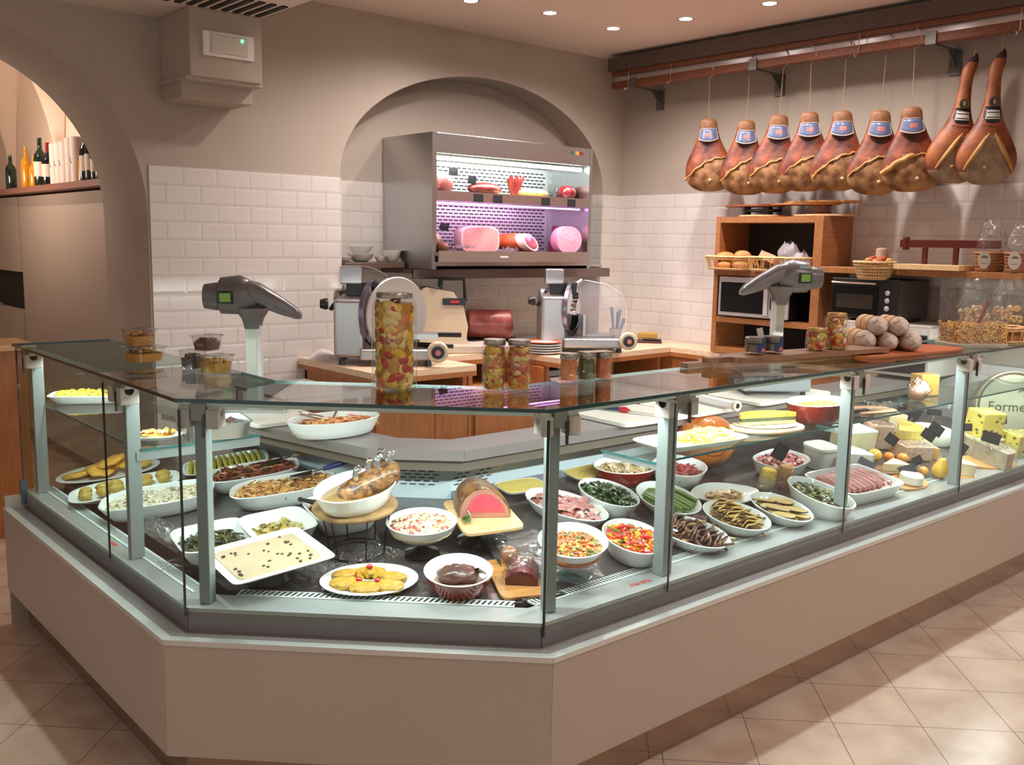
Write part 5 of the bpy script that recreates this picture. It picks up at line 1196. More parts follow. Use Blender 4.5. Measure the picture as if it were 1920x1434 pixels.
# 12 beans bowl on dark foot
T = on('F', 1.83, 2.545)
o = thing('footed_bowl', 'round white bowl of mixed beans on a dark glass foot', 'bowl', T)
MB().lathe([(.030, .048), (.075, .062), (.112, .098), (.116, .115), (.118, .117), (.112, .117), (.108, .10), (.07, .070), (0, .062)], 40, cap0=True, cap1=False).done('bowl', white_cer, o, smooth=45)
MB().lathe([(.058, 0), (.060, .004), (.035, .014), (.016, .028), (.015, .050), (0, .050)], 30).done('foot', M('dark_glass_foot', (44, 40, 40), .12, coat=.6), o, smooth=50)
heap('bean_salad', 'mixed pale and red bean salad in the footed bowl', T, .104, .104, .096, .016, [fm('bean_cream', (226, 206, 172), .35, .4), fm('bean_white', (240, 232, 210), .35, .4), fm('bean_red', (160, 76, 70), .35, .4), fm('bean_tan', (200, 160, 118), .35, .4)], ['bean'], 240, .0095, 2, zbot=.076)
# 13 roast beef on board on glass stand
T = on('F', 2.045, 2.49)
gs = thing('glass_cake_stand', 'clear glass foot stand under the roast beef board', 'stand', T)
cg_ = glassy('thick_glass', (206, 224, 226), 1.5, 1.8, base=.05)
MB().lathe([(.088, 0), (.090, .006), (.06, .018), (.028, .040), (.020, .075), (.05, .084), (.085, .088), (0, .089)], 36).done('glass_foot', cg_, gs, smooth=50)
TB = T @ TR(0, 0, .0905, RD(-21))
tag(MB().loft([[(x, y, z) for x, y in se(.105, .150, 9)] for z in (0, .014)]).done('beef_board', wood('beef_board_wood', (212, 168, 116), (228, 190, 140)), None, TB, bevel=.003), 'light wooden board with the pink roast beef on the glass stand', 'board')
bf = thing('roast_beef', 'large browned roast beef cut open to a bright pink centre', 'roast beef', TB @ TR(.018, .04, .015, RD(-16)))
def bx_(s): return [(x*s, z) for x, z in ((-.088, .0), (-.084, .035), (-.066, .072), (-.035, .098), (0, .104), (.03, .094), (.058, .07), (.080, .040), (.088, .012), (.086, .0))]
MB().loft([[(x+dx, y, z*k) for x, z in bx_(s)] for y, s, k, dx in ((-.085, 1, 1, 0), (-.07, 1.02, 1.02, 0), (0, 1.02, 1.0, -.012), (.06, .92, .9, -.024), (.09, .7, .7, -.03), (.10, .4, .45, -.03))]).done('crust', M('beef_crust', (72, 42, 20), .45, rgb2=(142, 92, 44), vs=28, bump=.5, bs=40, coat=.3), bf, smooth=60)
ck = MB(); ck.prism([(x*.97, z*.97+.001) for x, z in bx_(1)], .0852, .0862, 0, Matrix.Rotation(PI/2, 4, 'X')); ck.done('cut_edge', M('beef_grey', (168, 112, 98), .35, rgb2=(184, 130, 112), vs=12, coat=.3), bf)
MB().prism([(x*.72+.004, z*.66+.018) for x, z in bx_(1)], .0864, .0870, 0, Matrix.Rotation(PI/2, 4, 'X')).done('pink_band', M('beef_pink2', (196, 84, 92), .35, coat=.3), bf)
MB().prism([(x*.56+.004, z*.50+.025) for x, z in bx_(1)], .0871, .0876, 0, Matrix.Rotation(PI/2, 4, 'X')).done('pink_centre', M('beef_pink', (204, 56, 84), .35, rgb2=(214, 80, 100), vs=14, coat=.3), bf)
hb = MB()
for i in range(16): hb.tube([(0, 0, 0), (-.012+.004*(i % 4), -.016-.002*i, .006+.001*i), (-.03+.006*(i % 5), -.03-.003*i, .004)], [.002, .0025, .001], 5, 0)
item(hb, 'herb_sprig', 'green rosemary sprig on the board beside the roast beef', 'herb', TB @ TR(-.062, -.015, .016), fm('herb_green', (66, 92, 40), .5, .1), smooth=60)
item(MB().tube([(0, 0, 0), (.02, -.045, -.055)], .0018, 6).blob((0, 0, 0), (.004, .004, .004), nu=6, nv=4), 'metal_skewer', 'thin metal skewer stuck in the end of the roast beef', 'skewer', TB @ TR(-.072, -.0, .075), chrome)
# 14 patties
T = on('F', 1.568, 2.46, .02, 145)
dish('oval_plate', 'oval white plate of yellow patties with lemon and tomatoes near the front glass', T, .152, .110, .022, 2, .66, lip=.14)
pt = M('patty', (200, 156, 58), .55, rgb2=(164, 118, 36), vs=60, bump=.8, bs=90, coat=.15)
TP = on('F', 1.568, 2.46, 0, -45)
for i, (x, y, rz) in enumerate(((-.075, .028, 20), (-.005, .052, 0), (.068, .022, -10), (-.068, -.032, 10), (.0, -.060, 0), (.072, -.038, -15))):
    item(MB().loft([[(px_*s, py_*s, zz) for px_, py_ in se(.049, .034, 2, 20)] for zz, s in ((0, .9), (.005, 1), (.013, .97), (.017, .7))]), 'yellow_patty', ['yellow patty at the back left of the oval plate', 'yellow patty at the very back of the oval plate', 'yellow patty at the back right of the oval plate', 'yellow patty at the front left of the oval plate', 'yellow patty at the very front of the oval plate', 'yellow patty at the front right of the oval plate'][i], 'patty', place(TP, x, y, .012+.003, rz, 6*(1 if y < 0 else -1), 0), pt, 'patties on the oval plate')
lm = M('lemon_flesh', (234, 196, 60), .3, coat=.4)
for i in range(3):
    a = RD(60+60*i); item(MB().loft([[(0, 0, .0), (.012, -.005, .0), (.012, .005, 0)], [(.012, 0, .018), (.024, -.008, .014), (.024, .008, .014)], [(.018, 0, .034), (.022, -.003, .034), (.022, .003, .034)]]), 'lemon_wedge', ['lemon wedge on the right of the garnish', 'lemon wedge in the middle of the garnish', 'lemon wedge on the left of the garnish'][i], 'lemon', place(TP, .0+.012*(1-i), -.005, .026, math.degrees(a)), lm, 'lemon wedges on the patties')
tm = M('cherry_tomato', (190, 26, 24), .12, coat=.6)
for i, (x, y, z) in enumerate(((.002, .004, .062), (-.034, .002, .038), (-.026, -.024, .030), (.032, -.024, .030))):
    item(MB().blob((0, 0, 0), (.0105, .0105, .010), nu=12, nv=8), 'cherry_tomato', ['red cherry tomato topping the lemon garnish', 'red cherry tomato halfway up the left of the garnish', 'red cherry tomato low at the left of the garnish', 'red cherry tomato low at the right of the garnish'][i], 'tomato', place(TP, x, y, z), tm, 'cherry tomatoes on the patties', smooth=90)
# 15 braised meat in the red dish
T = on('F', 1.768, 2.267, .06, 62)
dish('round_dish', 'round dish, white inside and red outside, with dark braised meat', T, .117, .107, .062, 2, .80, mats=[red_cer, white_cer])
item(MB().blob((0, 0, .024), (.066, .048, .030), nu=26, nv=14, jit=.07), 'braised_meat', 'dark brown braised meat piece in the red dish', 'meat', place(T, .01, -.0, .016, -100), M('braised_meat', (66, 32, 22), .4, rgb2=(96, 52, 36), vs=24, bump=.8, bs=50, coat=.4))
item(MB().loft([[(x*s, y*s, z) for x, y in se(.050, .022, 2, 18)] for z, s in ((0, .95), (.006, 1), (.012, .8))]), 'meat_slice', 'paler brown slice lying before the dark braised meat', 'meat', place(T, -.052, -.002, .020, 84, 15), M('meat_slice', (150, 104, 80), .45, bump=.5, bs=60, coat=.2))
heap('braising_sauce', 'thin brown sauce with onion bits in the red dish', T, .09, .082, .016, .004, [fm('sauce_br', (150, 110, 82), .3, .5), fm('sauce_pale', (196, 168, 140), .3, .5)], ['flake', 'grain'], 60, .006, 2)
item(MB().quadgrid(lambda u, v: ((u-.5)*.05*(1-abs(v-.5)*.9), (v-.5)*.034, .006*math.sin(u*5)), 6, 4), 'bay_leaf', 'dark green bay leaf at the side of the braised meat', 'leaf', place(T, -.0, -.068, .050, 20, 40), fm('bay', (64, 60, 28), .4, .2), smooth=90)
# 16 cured meat wrapped in film on a board
T = on('F', 1.955, 2.205, .0, -42)
T = on('F', 1.95, 2.20, 0, -27)
tag(MB().loft([[(x, y, z) for x, y in se(.080, .135, 8)] for z in (0, .010)]).done('small_board', wood('amber_board', (170, 112, 58), (196, 138, 80)), None, T, bevel=.002), 'amber wooden board by the corner post with wrapped cured meat', 'board')
cm = thing('wrapped_cured_meat', 'dark red cured meat piece wrapped in clear film on the amber board', 'cured meat', T @ TR(.02, .0, .011, RD(-18)))
MB().loft([[(x*s, y, z*s+.001) for x, z in ((-.050, 0), (-.052, .018), (-.03, .040), (0, .047), (.032, .038), (.050, .02), (.050, 0))] for y, s in ((-.07, 1), (.03, 1), (.06, .7))]).done('meat', M('bresaola', (80, 18, 24), .35, rgb2=(104, 30, 34), vs=20, coat=.5), cm, smooth=50)
MB().quadgrid(lambda u, v: (.062*math.cos(PI*u), -.072+.14*v, .062*math.sin(PI*u)*(1+.15*math.sin(v*9+u*5))), 14, 10).done('film', film_big, cm, smooth=180)
item(MB().blob((0, 0, .03), (.030, .03, .028), nu=12, nv=8, jit=.06), 'wrapped_piece', 'small round wrapped piece behind the cured meat on the amber board', 'wrapped food', T @ TR(.0, .098, .011), M('wrapped_brown', (150, 104, 80), .25, coat=.7), smooth=60)

# ---------------- right wing
def footglass(label, T, h, r=.066):
    g = thing('glass_foot_stand', label, 'stand', T)
    MB().lathe([(r, 0), (r+.002, .005), (r*.7, .012), (r*.3, .026), (r*.24, h-.012), (r*.7, h-.004), (0, h)], 30).done('glass_foot', cg_, g, smooth=50)
# 17 stew
T = on('F', 2.11, 2.115)
footglass('clear glass foot under the orange stew bowl', T, .05)
T17 = T @ TR(.005, .004, .0505, RD(55))
dish('round_bowl', 'round white bowl of orange vegetable stew on a glass foot', T17, .137, .112, .066, 2, .62)
heap('vegetable_stew', 'orange and green vegetable stew in the round bowl', T17, .116, .093, .040, .014, [fm('stew_or', (190, 104, 46), .35, .5), fm('stew_br', (160, 84, 48), .35, .5), fm('stew_gr', (116, 116, 50), .35, .5), fm('stew_ye', (226, 158, 60), .35, .5)], ['chunk', 'chunk', 'bean'], 230, .009, 2)
# 18 peppers
T = on('R', 2.425, 2.135, .07, 57)
dish('oval_dish', 'oval white dish of red and yellow peppers close to the front glass', T, .146, .108, .07, 2, .74)
heap('roast_peppers', 'glossy red and yellow roast peppers with onion in the oval dish', T, .128, .090, .050, .012, [fm('pp_y', (232, 160, 34), .2, .7), fm('pp_r', (196, 40, 26), .2, .7), fm('pp_o', (224, 110, 34), .2, .7), fm('pp_g', (140, 130, 54), .2, .7), fm('pp_p', (208, 70, 60), .2, .7)], ['leaf', 'chunk', 'leaf', 'strip'], 120, .012, 2)
# 19 ham slices
T = on('R', 2.44, 2.484, .05, 100)
dish('oval_dish', 'oval white dish of pink raw ham slices beside the corner', T, .176, .112, .05, 2, .76)
hs = M('raw_ham_slice', (172, 106, 102), .35, rgb2=(212, 150, 144), vs=16, coat=.4, sss=.1)
for i in range(11):
    p = rnd.random()*6; a = rnd.random()*360; r = rnd.random()**.5
    item(MB().quadgrid(lambda u, v: ((u-.5)*.11, (v-.5)*.065, .010*math.sin(u*7+p)*math.cos(v*4+p)+.006*math.sin(v*9+u*3+p)), 12, 6), 'ham_slice', 'crumpled pink raw ham slice in the oval dish', 'ham slice', place(T, .10*r*math.cos(a), .05*r*math.sin(a), .040+.0035*i*.6, a, rnd.uniform(-10, 10), rnd.uniform(-10, 10)), hs, 'raw ham slices in the oval dish', smooth=180)
heap('ham_bed', 'bed of folded pink ham slices under the top ones', T, .15, .092, .030, .008, [hs, pinkfat], ['leaf'], 40, .018, 2)
# 20 spinach
T = on('R', 2.645, 2.464, .07, 78)
dish('oval_dish', 'oval white dish of dark green spinach', T, .146, .104, .07, 2, .76)
heap('spinach', 'dark green cooked spinach heaped in the oval dish', T, .128, .088, .050, .022, [fm('spin_a', (30, 62, 26), .3, .5), fm('spin_b', (46, 88, 36), .3, .5), fm('spin_c', (20, 42, 20), .3, .5)], ['leaf'], 260, .012, 2)
# 21 two yellow film-covered trays at the back
for i, (x, y, rz, lb, lf) in enumerate(((2.83, 2.762, 2, 'film-wrapped tray of yellow polenta at the rear panel, the one behind the spinach', 'flat yellow polenta in the tray behind the spinach'), (2.46, 2.755, -4, 'film-wrapped tray of yellow polenta at the rear panel, the one behind the roast beef', 'flat yellow polenta in the tray behind the roast beef'))):
    T = on('R', x, y, .02, rz)
    dish('shallow_tray', lb, T, .108, .060, .022, 5, .88, mats=[clear_pl, white_pl], lip=.04)
    tag(MB().loft([[(px_, py_, z) for px_, py_ in se(.098, .053, 5)] for z in (.011, .023)]).done('yellow_polenta', M('polenta', (240, 212, 116), .3, coat=.4), None, T, smooth=50), lf, 'polenta')
crumple(None, .20, .10, .015, on('R', 2.83, 2.762, .028, 2), 'clear film stretched over the polenta tray behind the spinach', film, seed=31)
# 22 risotto
T = on('R', 2.945, 2.655, .07, 170)
dish('oval_dish', 'oval dish, white inside and brick red outside, under the glass shelf end', T, .150, .100, .068, 2, .80, mats=[red_cer, white_cer])
heap('sliced_mushrooms', 'pale beige sliced mushrooms in the brick red oval dish', T, .132, .084, .045, .012, [fm('mush_a', (206, 180, 140)), fm('mush_b', (180, 150, 100)), fm('mush_c', (222, 202, 170))], ['leaf', 'flake'], 120, .011, 2)
# 23 asparagus
T = on('R', 2.88, 2.365, .05, 62)
dish('oval_plate', 'oval white dish of green asparagus behind the post', T, .168, .122, .048, 2, .7)
asp = [fm('asp_a', (108, 138, 58), .35, .3), fm('asp_b', (84, 112, 46), .35, .3)]
for i in range(26):
    r = .0058; yy = -.085+.0145*(i % 12)+rnd.uniform(-.003, .003); lv = i//12; z = .030+.011*lv + .006*(1-(yy/.1)**2)
    L = .11*(1-.35*abs(yy)/.09)
    item(MB().tube([(-L, yy, z-.004), (0, yy*.98, z), (L*.75, yy*.96, z), (L, yy*.95, z-.003)], [r*.8, r, r*1.15, r*.3], 7), 'asparagus_spear', 'green asparagus spear lying with the others in the oval dish', 'asparagus', place(T, 0, 0, 0, 28+rnd.uniform(-4, 4)), asp[i % 2], 'asparagus spears in the oval dish')
# 24 raw red meat
T = on('R', 3.15, 2.535, .08, 20)
dish('oval_bowl', 'deep white oval bowl of raw red minced meat beside the pumpkin', T, .140, .112, .08, 2.3, .74)
heap('red_minced_meat', 'raw reddish minced meat in the deep oval bowl', T, .118, .090, .045, .02, [fm('mince_a', (152, 56, 54), .4, .4), fm('mince_b', (176, 84, 78), .4, .4), fm('mince_c', (124, 40, 42), .4, .4)], ['strip'], 200, .007, 2.2)
# 25 leaf plate
T = on('R', 3.19, 2.325, .03, 168)
pl_ = []
for i in range(48):
    a = 2*PI*i/48; c, s = math.cos(a), math.sin(a); k = 1 + .16*abs(c)**6
    pl_.append((.150*c*k, .108*s*(1-.08*abs(c)), .0))
def L25(sx, z): return [(x*sx, y*sx, z) for x, y, _ in pl_]
tag(MB().loft([L25(.66, 0), L25(.86, .014), L25(1, .030), L25(.985, .033), L25(.80, .017), L25(.6, .008)]).done('leaf_shaped_plate', white_cer, None, T, smooth=50), 'pointed white leaf-shaped plate of pale grilled slices', 'plate')
gsl = M('grilled_pale', (214, 184, 140), .45, rgb2=(170, 116, 74), vs=18, lo=.5, hi=.7, coat=.2)
for i in range(14):
    x = -.075+.0115*i; item(MB().loft([[(px_*s, py_*s, z+.006*math.sin(px_*60)) for px_, py_ in se(.030, .011, 2, 16)] for z, s in ((0, .95), (.004, 1))]), 'grilled_slice', 'pale grilled slice piled on the leaf-shaped plate', 'vegetable slice', place(T, x, rnd.uniform(-.02, .02), .022+.003*(i % 4), rnd.uniform(30, 120), rnd.uniform(-20, 20)), gsl, 'pale slices on the leaf-shaped plate')
heap('grilled_bed', 'bed of pale grilled slices on the leaf-shaped plate', T, .09, .048, .016, .006, [gsl], ['flake', 'leaf'], 26, .014, 2)
# 26, 27, 28 grilled vegetables
def strips(T, n, L, w, m, name, label, cat, grp, z0, arch=.012, span=.2, ang=75, two=False):
    for i in range(n):
        x = -span/2+span*i/(n-1); l = L*(.75+.35*math.sin(PI*(i+.5)/n))
        def fn(u, v, l=l, i=i): return ((v-.5)*w*(1+.2*math.sin(u*7+i)), (u-.5)*l*2, arch*math.sin(PI*u)+.004*math.sin(u*9+i*2))
        b = MB().quadgrid(fn, 10, 3, 0)
        o = b.done(name, m, None, place(T, x, rnd.uniform(-.008, .008), z0+.004*(i % 3), ang-90+rnd.uniform(-9, 9), 0, 55), smooth=90, solid=.004)
        tag(o, label, cat, grp)
auber = bpy.data.materials.new('aubergine_strip'); auber.use_nodes = True
def aub(m, c1, c2, sc, ax):
    nt = m.node_tree; p = nt.nodes['Principled BSDF']; p.inputs['Roughness'].default_value = .35; p.inputs['Coat Weight'].default_value = .3
    tc = nt.nodes.new('ShaderNodeTexCoord'); w = nt.nodes.new('ShaderNodeTexWave'); w.bands_direction = ax; w.inputs['Scale'].default_value = sc; w.inputs['Distortion'].default_value = 6; w.inputs['Detail'].default_value = 2
    nt.links.new(tc.outputs['Object'], w.inputs['Vector']); r = nt.nodes.new('ShaderNodeValToRGB'); r.color_ramp.elements[0].position = .3; r.color_ramp.elements[1].position = .62
    r.color_ramp.elements[0].color = (*lin(c1), 1); r.color_ramp.elements[1].color = (*lin(c2), 1); nt.links.new(w.outputs[0], r.inputs[0]); nt.links.new(r.outputs[0], p.inputs['Base Color'])
aub(auber, (74, 44, 20), (212, 176, 104), 14, 'X')
T = on('R', 2.995, 2.125, .05, 71)
dish('oval_plate', 'oval white plate of yellow-brown grilled aubergine strips', T, .145, .122, .048, 2, .72)
strips(T, 15, .058, .026, auber, 'aubergine_strip', 'yellow-brown grilled aubergine strip standing in the row on its oval plate', 'vegetable slice', 'light aubergine strips', .042, span=.21, ang=96)
heap('aubergine_bed', 'bed of grilled aubergine under the yellow-brown strips', T, .115, .095, .022, .012, [M('aub_bed', (150, 112, 60), .5), M('aub_bed2', (90, 60, 30), .5)], ['strip'], 40, .012, 2)
dka = bpy.data.materials.new('dark_radicchio_strip'); dka.use_nodes = True; aub(dka, (52, 24, 26), (104, 62, 52), 9, 'X')
T = on('R', 2.711, 2.11, .05, 88)
dish('oval_plate', 'oval white plate of dark purple-brown grilled leaves next to the post', T, .152, .118, .044, 2, .72)
strips(T, 14, .060, .030, dka, 'grilled_radicchio', 'dark purple-brown grilled leaf in the row on its oval plate', 'vegetable', 'dark grilled leaves', .040, span=.22, ang=110)
heap('radicchio_bed', 'bed of dark grilled leaves on the oval plate next to the post', T, .125, .092, .022, .016, [M('rad_a', (58, 28, 30), .4, coat=.3), M('rad_b', (92, 52, 40), .4, coat=.3), M('rad_c', (190, 150, 96), .4, coat=.3)], ['leaf', 'strip'], 90, .016, 2)
T = on('R', 3.255, 2.10, .05, 70)
dish('oval_plate', 'oval white plate of flat grilled aubergine slices with dark rims', T, .150, .108, .046, 2, .72)
fl = M('aub_flesh', (182, 150, 92), .45, rgb2=(204, 172, 112), vs=26, coat=.2); sk = M('aub_skin', (52, 34, 26), .35)
for i in range(12):
    o = MB().loft([[(px_, py_, z+.004*math.sin(px_*40)) for px_, py_ in se(.046, .021, 2.4, 20)] for z in (0, .0045)], 0); 
    o.tube([(px_, py_, .0022+.004*math.sin(px_*40)) for px_, py_ in se(.0465, .0215, 2.4, 24)], .0022, 5, 1, cyc=True)
    item(o, 'aubergine_slice', 'flat grilled aubergine slice with dark rim on its oval plate', 'vegetable slice', place(T, -.075+.028*(i//2)+rnd.uniform(-.004, .004), -.038+.072*(i % 2)+rnd.uniform(-.01, .01), .036+.0045*(i % 3), 60+rnd.uniform(-15, 15), rnd.uniform(-8, 8), 8), [fl, sk], 'rimmed aubergine slices')
heap('aubergine_under_layer', 'lower layer of grilled slices under the rimmed aubergine', T, .118, .082, .022, .010, [fl], ['flake'], 20, .02, 2)
# 29 courgette salad
T = on('R', 3.485, 2.068, .08, 70)
dish('oval_dish', 'deep oval white dish of chopped dark green courgettes', T, .176, .106, .08, 2, .76)
heap('chopped_courgettes', 'chopped dark green courgettes in the deep oval dish', T, .154, .086, .055, .012, [fm('cgt_a', (58, 66, 30), .35, .4), fm('cgt_b', (98, 100, 50), .35, .4), fm('cgt_c', (34, 42, 22), .35, .4), fm('cgt_d', (150, 142, 84), .35, .4)], ['flake', 'leaf', 'chunk'], 220, .010, 2)
# 30 rolled ham with film
T = on('R', 3.83, 2.115, .07, -4)
dish('rectangular_dish', 'large rectangular white dish of film-covered rolled raw ham', T, .210, .135, .068, 7, .84)
for i in range(9):
    x = -.15+.036*i
    item(MB().tube([(0, -.085, 0), (.004, -.02, .006), (0, .05, .008), (-.004, .09, .0)], [.013, .018, .018, .012], 8), 'ham_roll', 'pink rolled ham slice under film in the large rectangular dish', 'ham roll', place(T, x, .0, .056, rnd.uniform(-12, 12)), hs, 'ham rolls in the rectangular dish')
heap('ham_layer', 'layer of ham filling the large rectangular dish', T, .19, .116, .040, .004, [hs, pinkfat], ['leaf'], 16, .02, 6)
crumple(None, .40, .24, .02, place(T, 0, 0, .078), 'shiny film over the rolled ham in the large rectangular dish', film_big, 40, 16, seed=41)
# 31 chopped salumi in octagonal dish
T = on('R', 3.73, 2.42, .07, 8)
dish('octagonal_dish', 'angular white dish of mixed chopped salumi behind the ham rolls', T, .160, .100, .07, 3, .78)
heap('chopped_salumi', 'pink and dark purple chopped salumi in the angular dish', T, .138, .080, .052, .016, [fm('sal_a', (222, 130, 130), .35, .4), fm('sal_b', (96, 40, 44), .35, .4), fm('sal_c', (240, 206, 190), .35, .4), fm('sal_d', (190, 84, 84), .35, .4)], ['flake', 'chunk'], 150, .012, 2.6)
# 32 small wrapped jars
for i, (x, y) in enumerate(((3.475, 2.325), (3.59, 2.315))):
    t = thing('small_wrapped_jar', ['small film-wrapped jar with bright yellow top beside the pumpkin', 'small film-wrapped jar with orange-brown top beside the pumpkin'][i], 'jar', on('R', x, y), 'small wrapped jars')
    MB().lathe([(.030, 0), (.036, .01), (.036, .055), (.030, .062), (0, .062)], 20).done('body', M('jar_body_%d' % i, [(190, 170, 130), (170, 120, 80)][i], .3, coat=.5), t, smooth=45)
    MB().lathe([(.033, .060), (.033, .085), (.028, .092), (0, .093)], 20).done('top', M('jar_top_%d' % i, [(236, 196, 60), (196, 136, 66)][i], .3, coat=.4), t, smooth=45)
    MB().lathe([(.05, 0), (.040, .02), (.0385, .07), (.036, .094)], 20, cap0=False, cap1=False).done('film', film_big, t, smooth=180)
# 33 pumpkin
pk = thing('pumpkin', 'big orange-brown pumpkin with pale printed lettering under the glass shelf', 'pumpkin', on('R', 3.455, 2.66))
b = MB(); rings = []
for j in range(1, 18):
    t_ = PI*j/18; ring = []
    for i in range(60):
        a = 2*PI*i/60; lob = 1-.10*abs(math.cos(a*4))**4
        ring.append((.150*math.sin(t_)**.8*lob*math.cos(a), .130*math.sin(t_)**.8*lob*math.sin(a), .115-.115*math.cos(t_)))
    rings.append(ring)
b.loft(rings).done('pumpkin_body', M('pumpkin_skin', (186, 100, 42), .3, rgb2=(206, 128, 62), vs=6, coat=.4), pk, smooth=70)
ptm = M('pumpkin_print', (226, 168, 96), .4); b = MB()
def PP(a, z, k=1.006):
    t_ = math.acos(max(-1, min(1, (.115-z)/.115))); lob = 1-.10*abs(math.cos(a*4))**4
    return (.150*k*math.sin(t_)**.8*lob*math.cos(a), .130*k*math.sin(t_)**.8*lob*math.sin(a), z)
for i in range(24):
    a = -2.55+i*.052
    if i % 7 == 6: continue
    b.tube([PP(a, .118), PP(a, .130)], .0016, 4).tube([PP(a, .130), PP(a+.025, .128)], .0014, 4)
    if i % 2: b.tube([PP(a, .118), PP(a+.025, .121)], .0014, 4)
b.done('printed_lettering', ptm, pk)
MB().tube([PP(-2.75+i*.07, .098-.012*math.sin(i*.2)) for i in range(18)], .0018, 4).done('printed_line', M('pumpkin_line', (96, 50, 24), .5), pk)
# 34 white tub
tb = MB().loft([[(x, y, z) for x, y in se(.070*s, .062*s, 4)] for z, s in ((0, .86), (.09, 1), (.092, 1.06), (.104, 1.06), (.108, .98))])
item(tb, 'plastic_tub', 'white plastic food tub behind the salumi dish next to the post', 'tub', on('R', 4.005, 2.405, 0, -8), white_pl, smooth=45)
# ================================================================ CHEESES AND THE END OF THE RIGHT WING
ch = {k: M('cheese_'+k, c, .42, rgb2=c2, vs=14, coat=.15, sss=.05) for k, c, c2 in (
    ('pale', (222, 204, 158), (232, 218, 180)), ('yellow', (224, 190, 96), (232, 204, 120)), ('white', (236, 232, 218), (244, 242, 232)), ('bright', (228, 202, 84), (236, 216, 116)),
    ('cream', (230, 214, 170), (238, 226, 190)), ('rind', (186, 128, 92), (206, 156, 122)), ('grey', (150, 138, 118), (176, 164, 142)), ('orange', (224, 160, 80), (232, 180, 104)), ('pinkrind', (206, 160, 136), (220, 184, 160)))}
hole = M('cheese_hole', (110, 92, 36), .7)
def wedge(name, label, T, r, ang, h, top, side, grp='cheeses', wrap=False, cat='cheese'):
    t = thing(name, label, cat, T, grp); n = 12
    poly = [(0, 0)] + [(r*math.cos(RD(-ang/2+ang*i/n)), r*math.sin(RD(-ang/2+ang*i/n))) for i in range(n+1)]
    MB().prism(poly, 0, h).done('paste', side, t, bevel=.003)
    MB().prism([(x*1.004, y*1.004) for x, y in poly[1:]] + [(x*.96, y*.96) for x, y in poly[:0:-1]], -.0003, h+.0012).done('rind', top, t)
    if wrap: MB().quadgrid(lambda u, v: ((r*.5+r*.62*math.cos(2*PI*u)), r*.62*math.sin(2*PI*u)*math.sin(RD(ang/2))*1.5, v*h*1.12+.004*math.sin(u*40)), 24, 5).quadgrid(lambda u, v: (r*(-.05+1.1*u), (v-.5)*r*1.1, h*1.06+.008*noise.noise(Vector((u*9, v*9, r*50)))), 14, 8).done('film', film_big, t, smooth=180)
    return t
def block(name, label, T, sx, sy, h, m, grp='cheeses', holes=0, wrap=False, cat='cheese', band=None):
    t = thing(name, label, cat, T, grp)
    MB().bx(-sx/2, sx/2, -sy/2, sy/2, 0, h).done('paste', m, t, bevel=.006, seg=3)
    if band: MB().bx(-sx/2-.001, sx/2+.001, -sy/2-.001, sy/2+.001, h*.86, h+.0015).done('rind', band, t, bevel=.005)
    if holes:
        rs = random.Random(5); b = MB()
        for i in range(holes): b.blob((rs.uniform(-.42, .42)*sx, -sy/2-.0002, rs.uniform(.12, .88)*h), (.006+.006*rs.random(), .0015, .004+.004*rs.random()), nu=8, nv=5)
        for i in range(holes): b.blob((-sx/2-.0002, rs.uniform(-.42, .42)*sy, rs.uniform(.12, .88)*h), (.0015, .006+.006*rs.random(), .004+.004*rs.random()), nu=8, nv=5)
        b.done('holes', hole, t, smooth=90)['kind'] = 'stuff'
    if wrap: MB().quadgrid(lambda u, v: (sx*1.06*(u-.5), sy*1.08*(v-.5), h+.003+.009*abs(noise.noise(Vector((u*8, v*8, h*50))))), 16, 10).quadgrid(lambda u, v: (sx*1.06*(u-.5), -sy*.54-.004*math.sin(u*30), h*1.02*v), 16, 5).done('film', film_big, t, smooth=180)
    return t
def RT(x, y, rz=0, dz=0): return on('R', x, y, 0, rz) @ TR(0, 0, dz)
block('cheese_block', 'pale yellow oblong cheese block right of the white tub', RT(4.47, 2.50, -14), .19, .13, .105, ch['pale'], band=ch['white'])
wedge('cheese_wedge', 'big glossy white cheese wedge behind the grey price card', RT(4.03, 2.33, -8), .19, 44, .085, ch['white'], ch['white'])
block('wrapped_cheese', 'film-wrapped pinkish-rind cheese standing behind the oranges', RT(4.63, 2.46, -35), .12, .11, .125, ch['pinkrind'], wrap=True)
wedge('half_cheese_wheel', 'tall yellow half cheese wheel behind the paired price cards', RT(4.80, 2.44, -62), .125, 180, .105, ch['yellow'], ch['yellow'])
wedge('cheese_wedge', 'cream cheese wedge with orange rind below the paired price cards', RT(4.86, 2.32, -150), .16, 50, .055, ch['orange'], ch['cream'])
block('wrapped_cheese', 'film-wrapped pink-beige cheese block in the middle of the cheeses', RT(4.64, 2.27, -24), .17, .11, .075, ch['pinkrind'], wrap=True)
wedge('cheese_wedge', 'pale orange cheese wedge at the rear under the glass shelf', RT(4.78, 2.62, -120), .20, 46, .06, ch['orange'], ch['cream'])
block('cheese_block', 'light tan cheese block at the rear panel behind the white round', RT(5.03, 2.60, -15), .14, .11, .095, ch['pale'])
tag(MB().loft([[(x, y, z) for x, y in se(.115*s, .115*s, 2, 32)] for z, s in ((0, .97), (.01, 1), (.06, 1), (.068, .96))]).done('white_cheese_round', ch['white'], None, RT(5.08, 2.38), smooth=50), 'flat white cheese round on the slope beside the last post', 'cheese')
block('grey_cheese_block', 'grey-rinded cheese block supporting the bright holed cheese', RT(5.17, 2.17, -15), .19, .15, .085, ch['grey'], band=ch['cream'])
block('holed_cheese', 'bright yellow holed cheese block, the upper of two', RT(5.18, 2.17, -22, .087), .15, .12, .135, ch['bright'], holes=7)
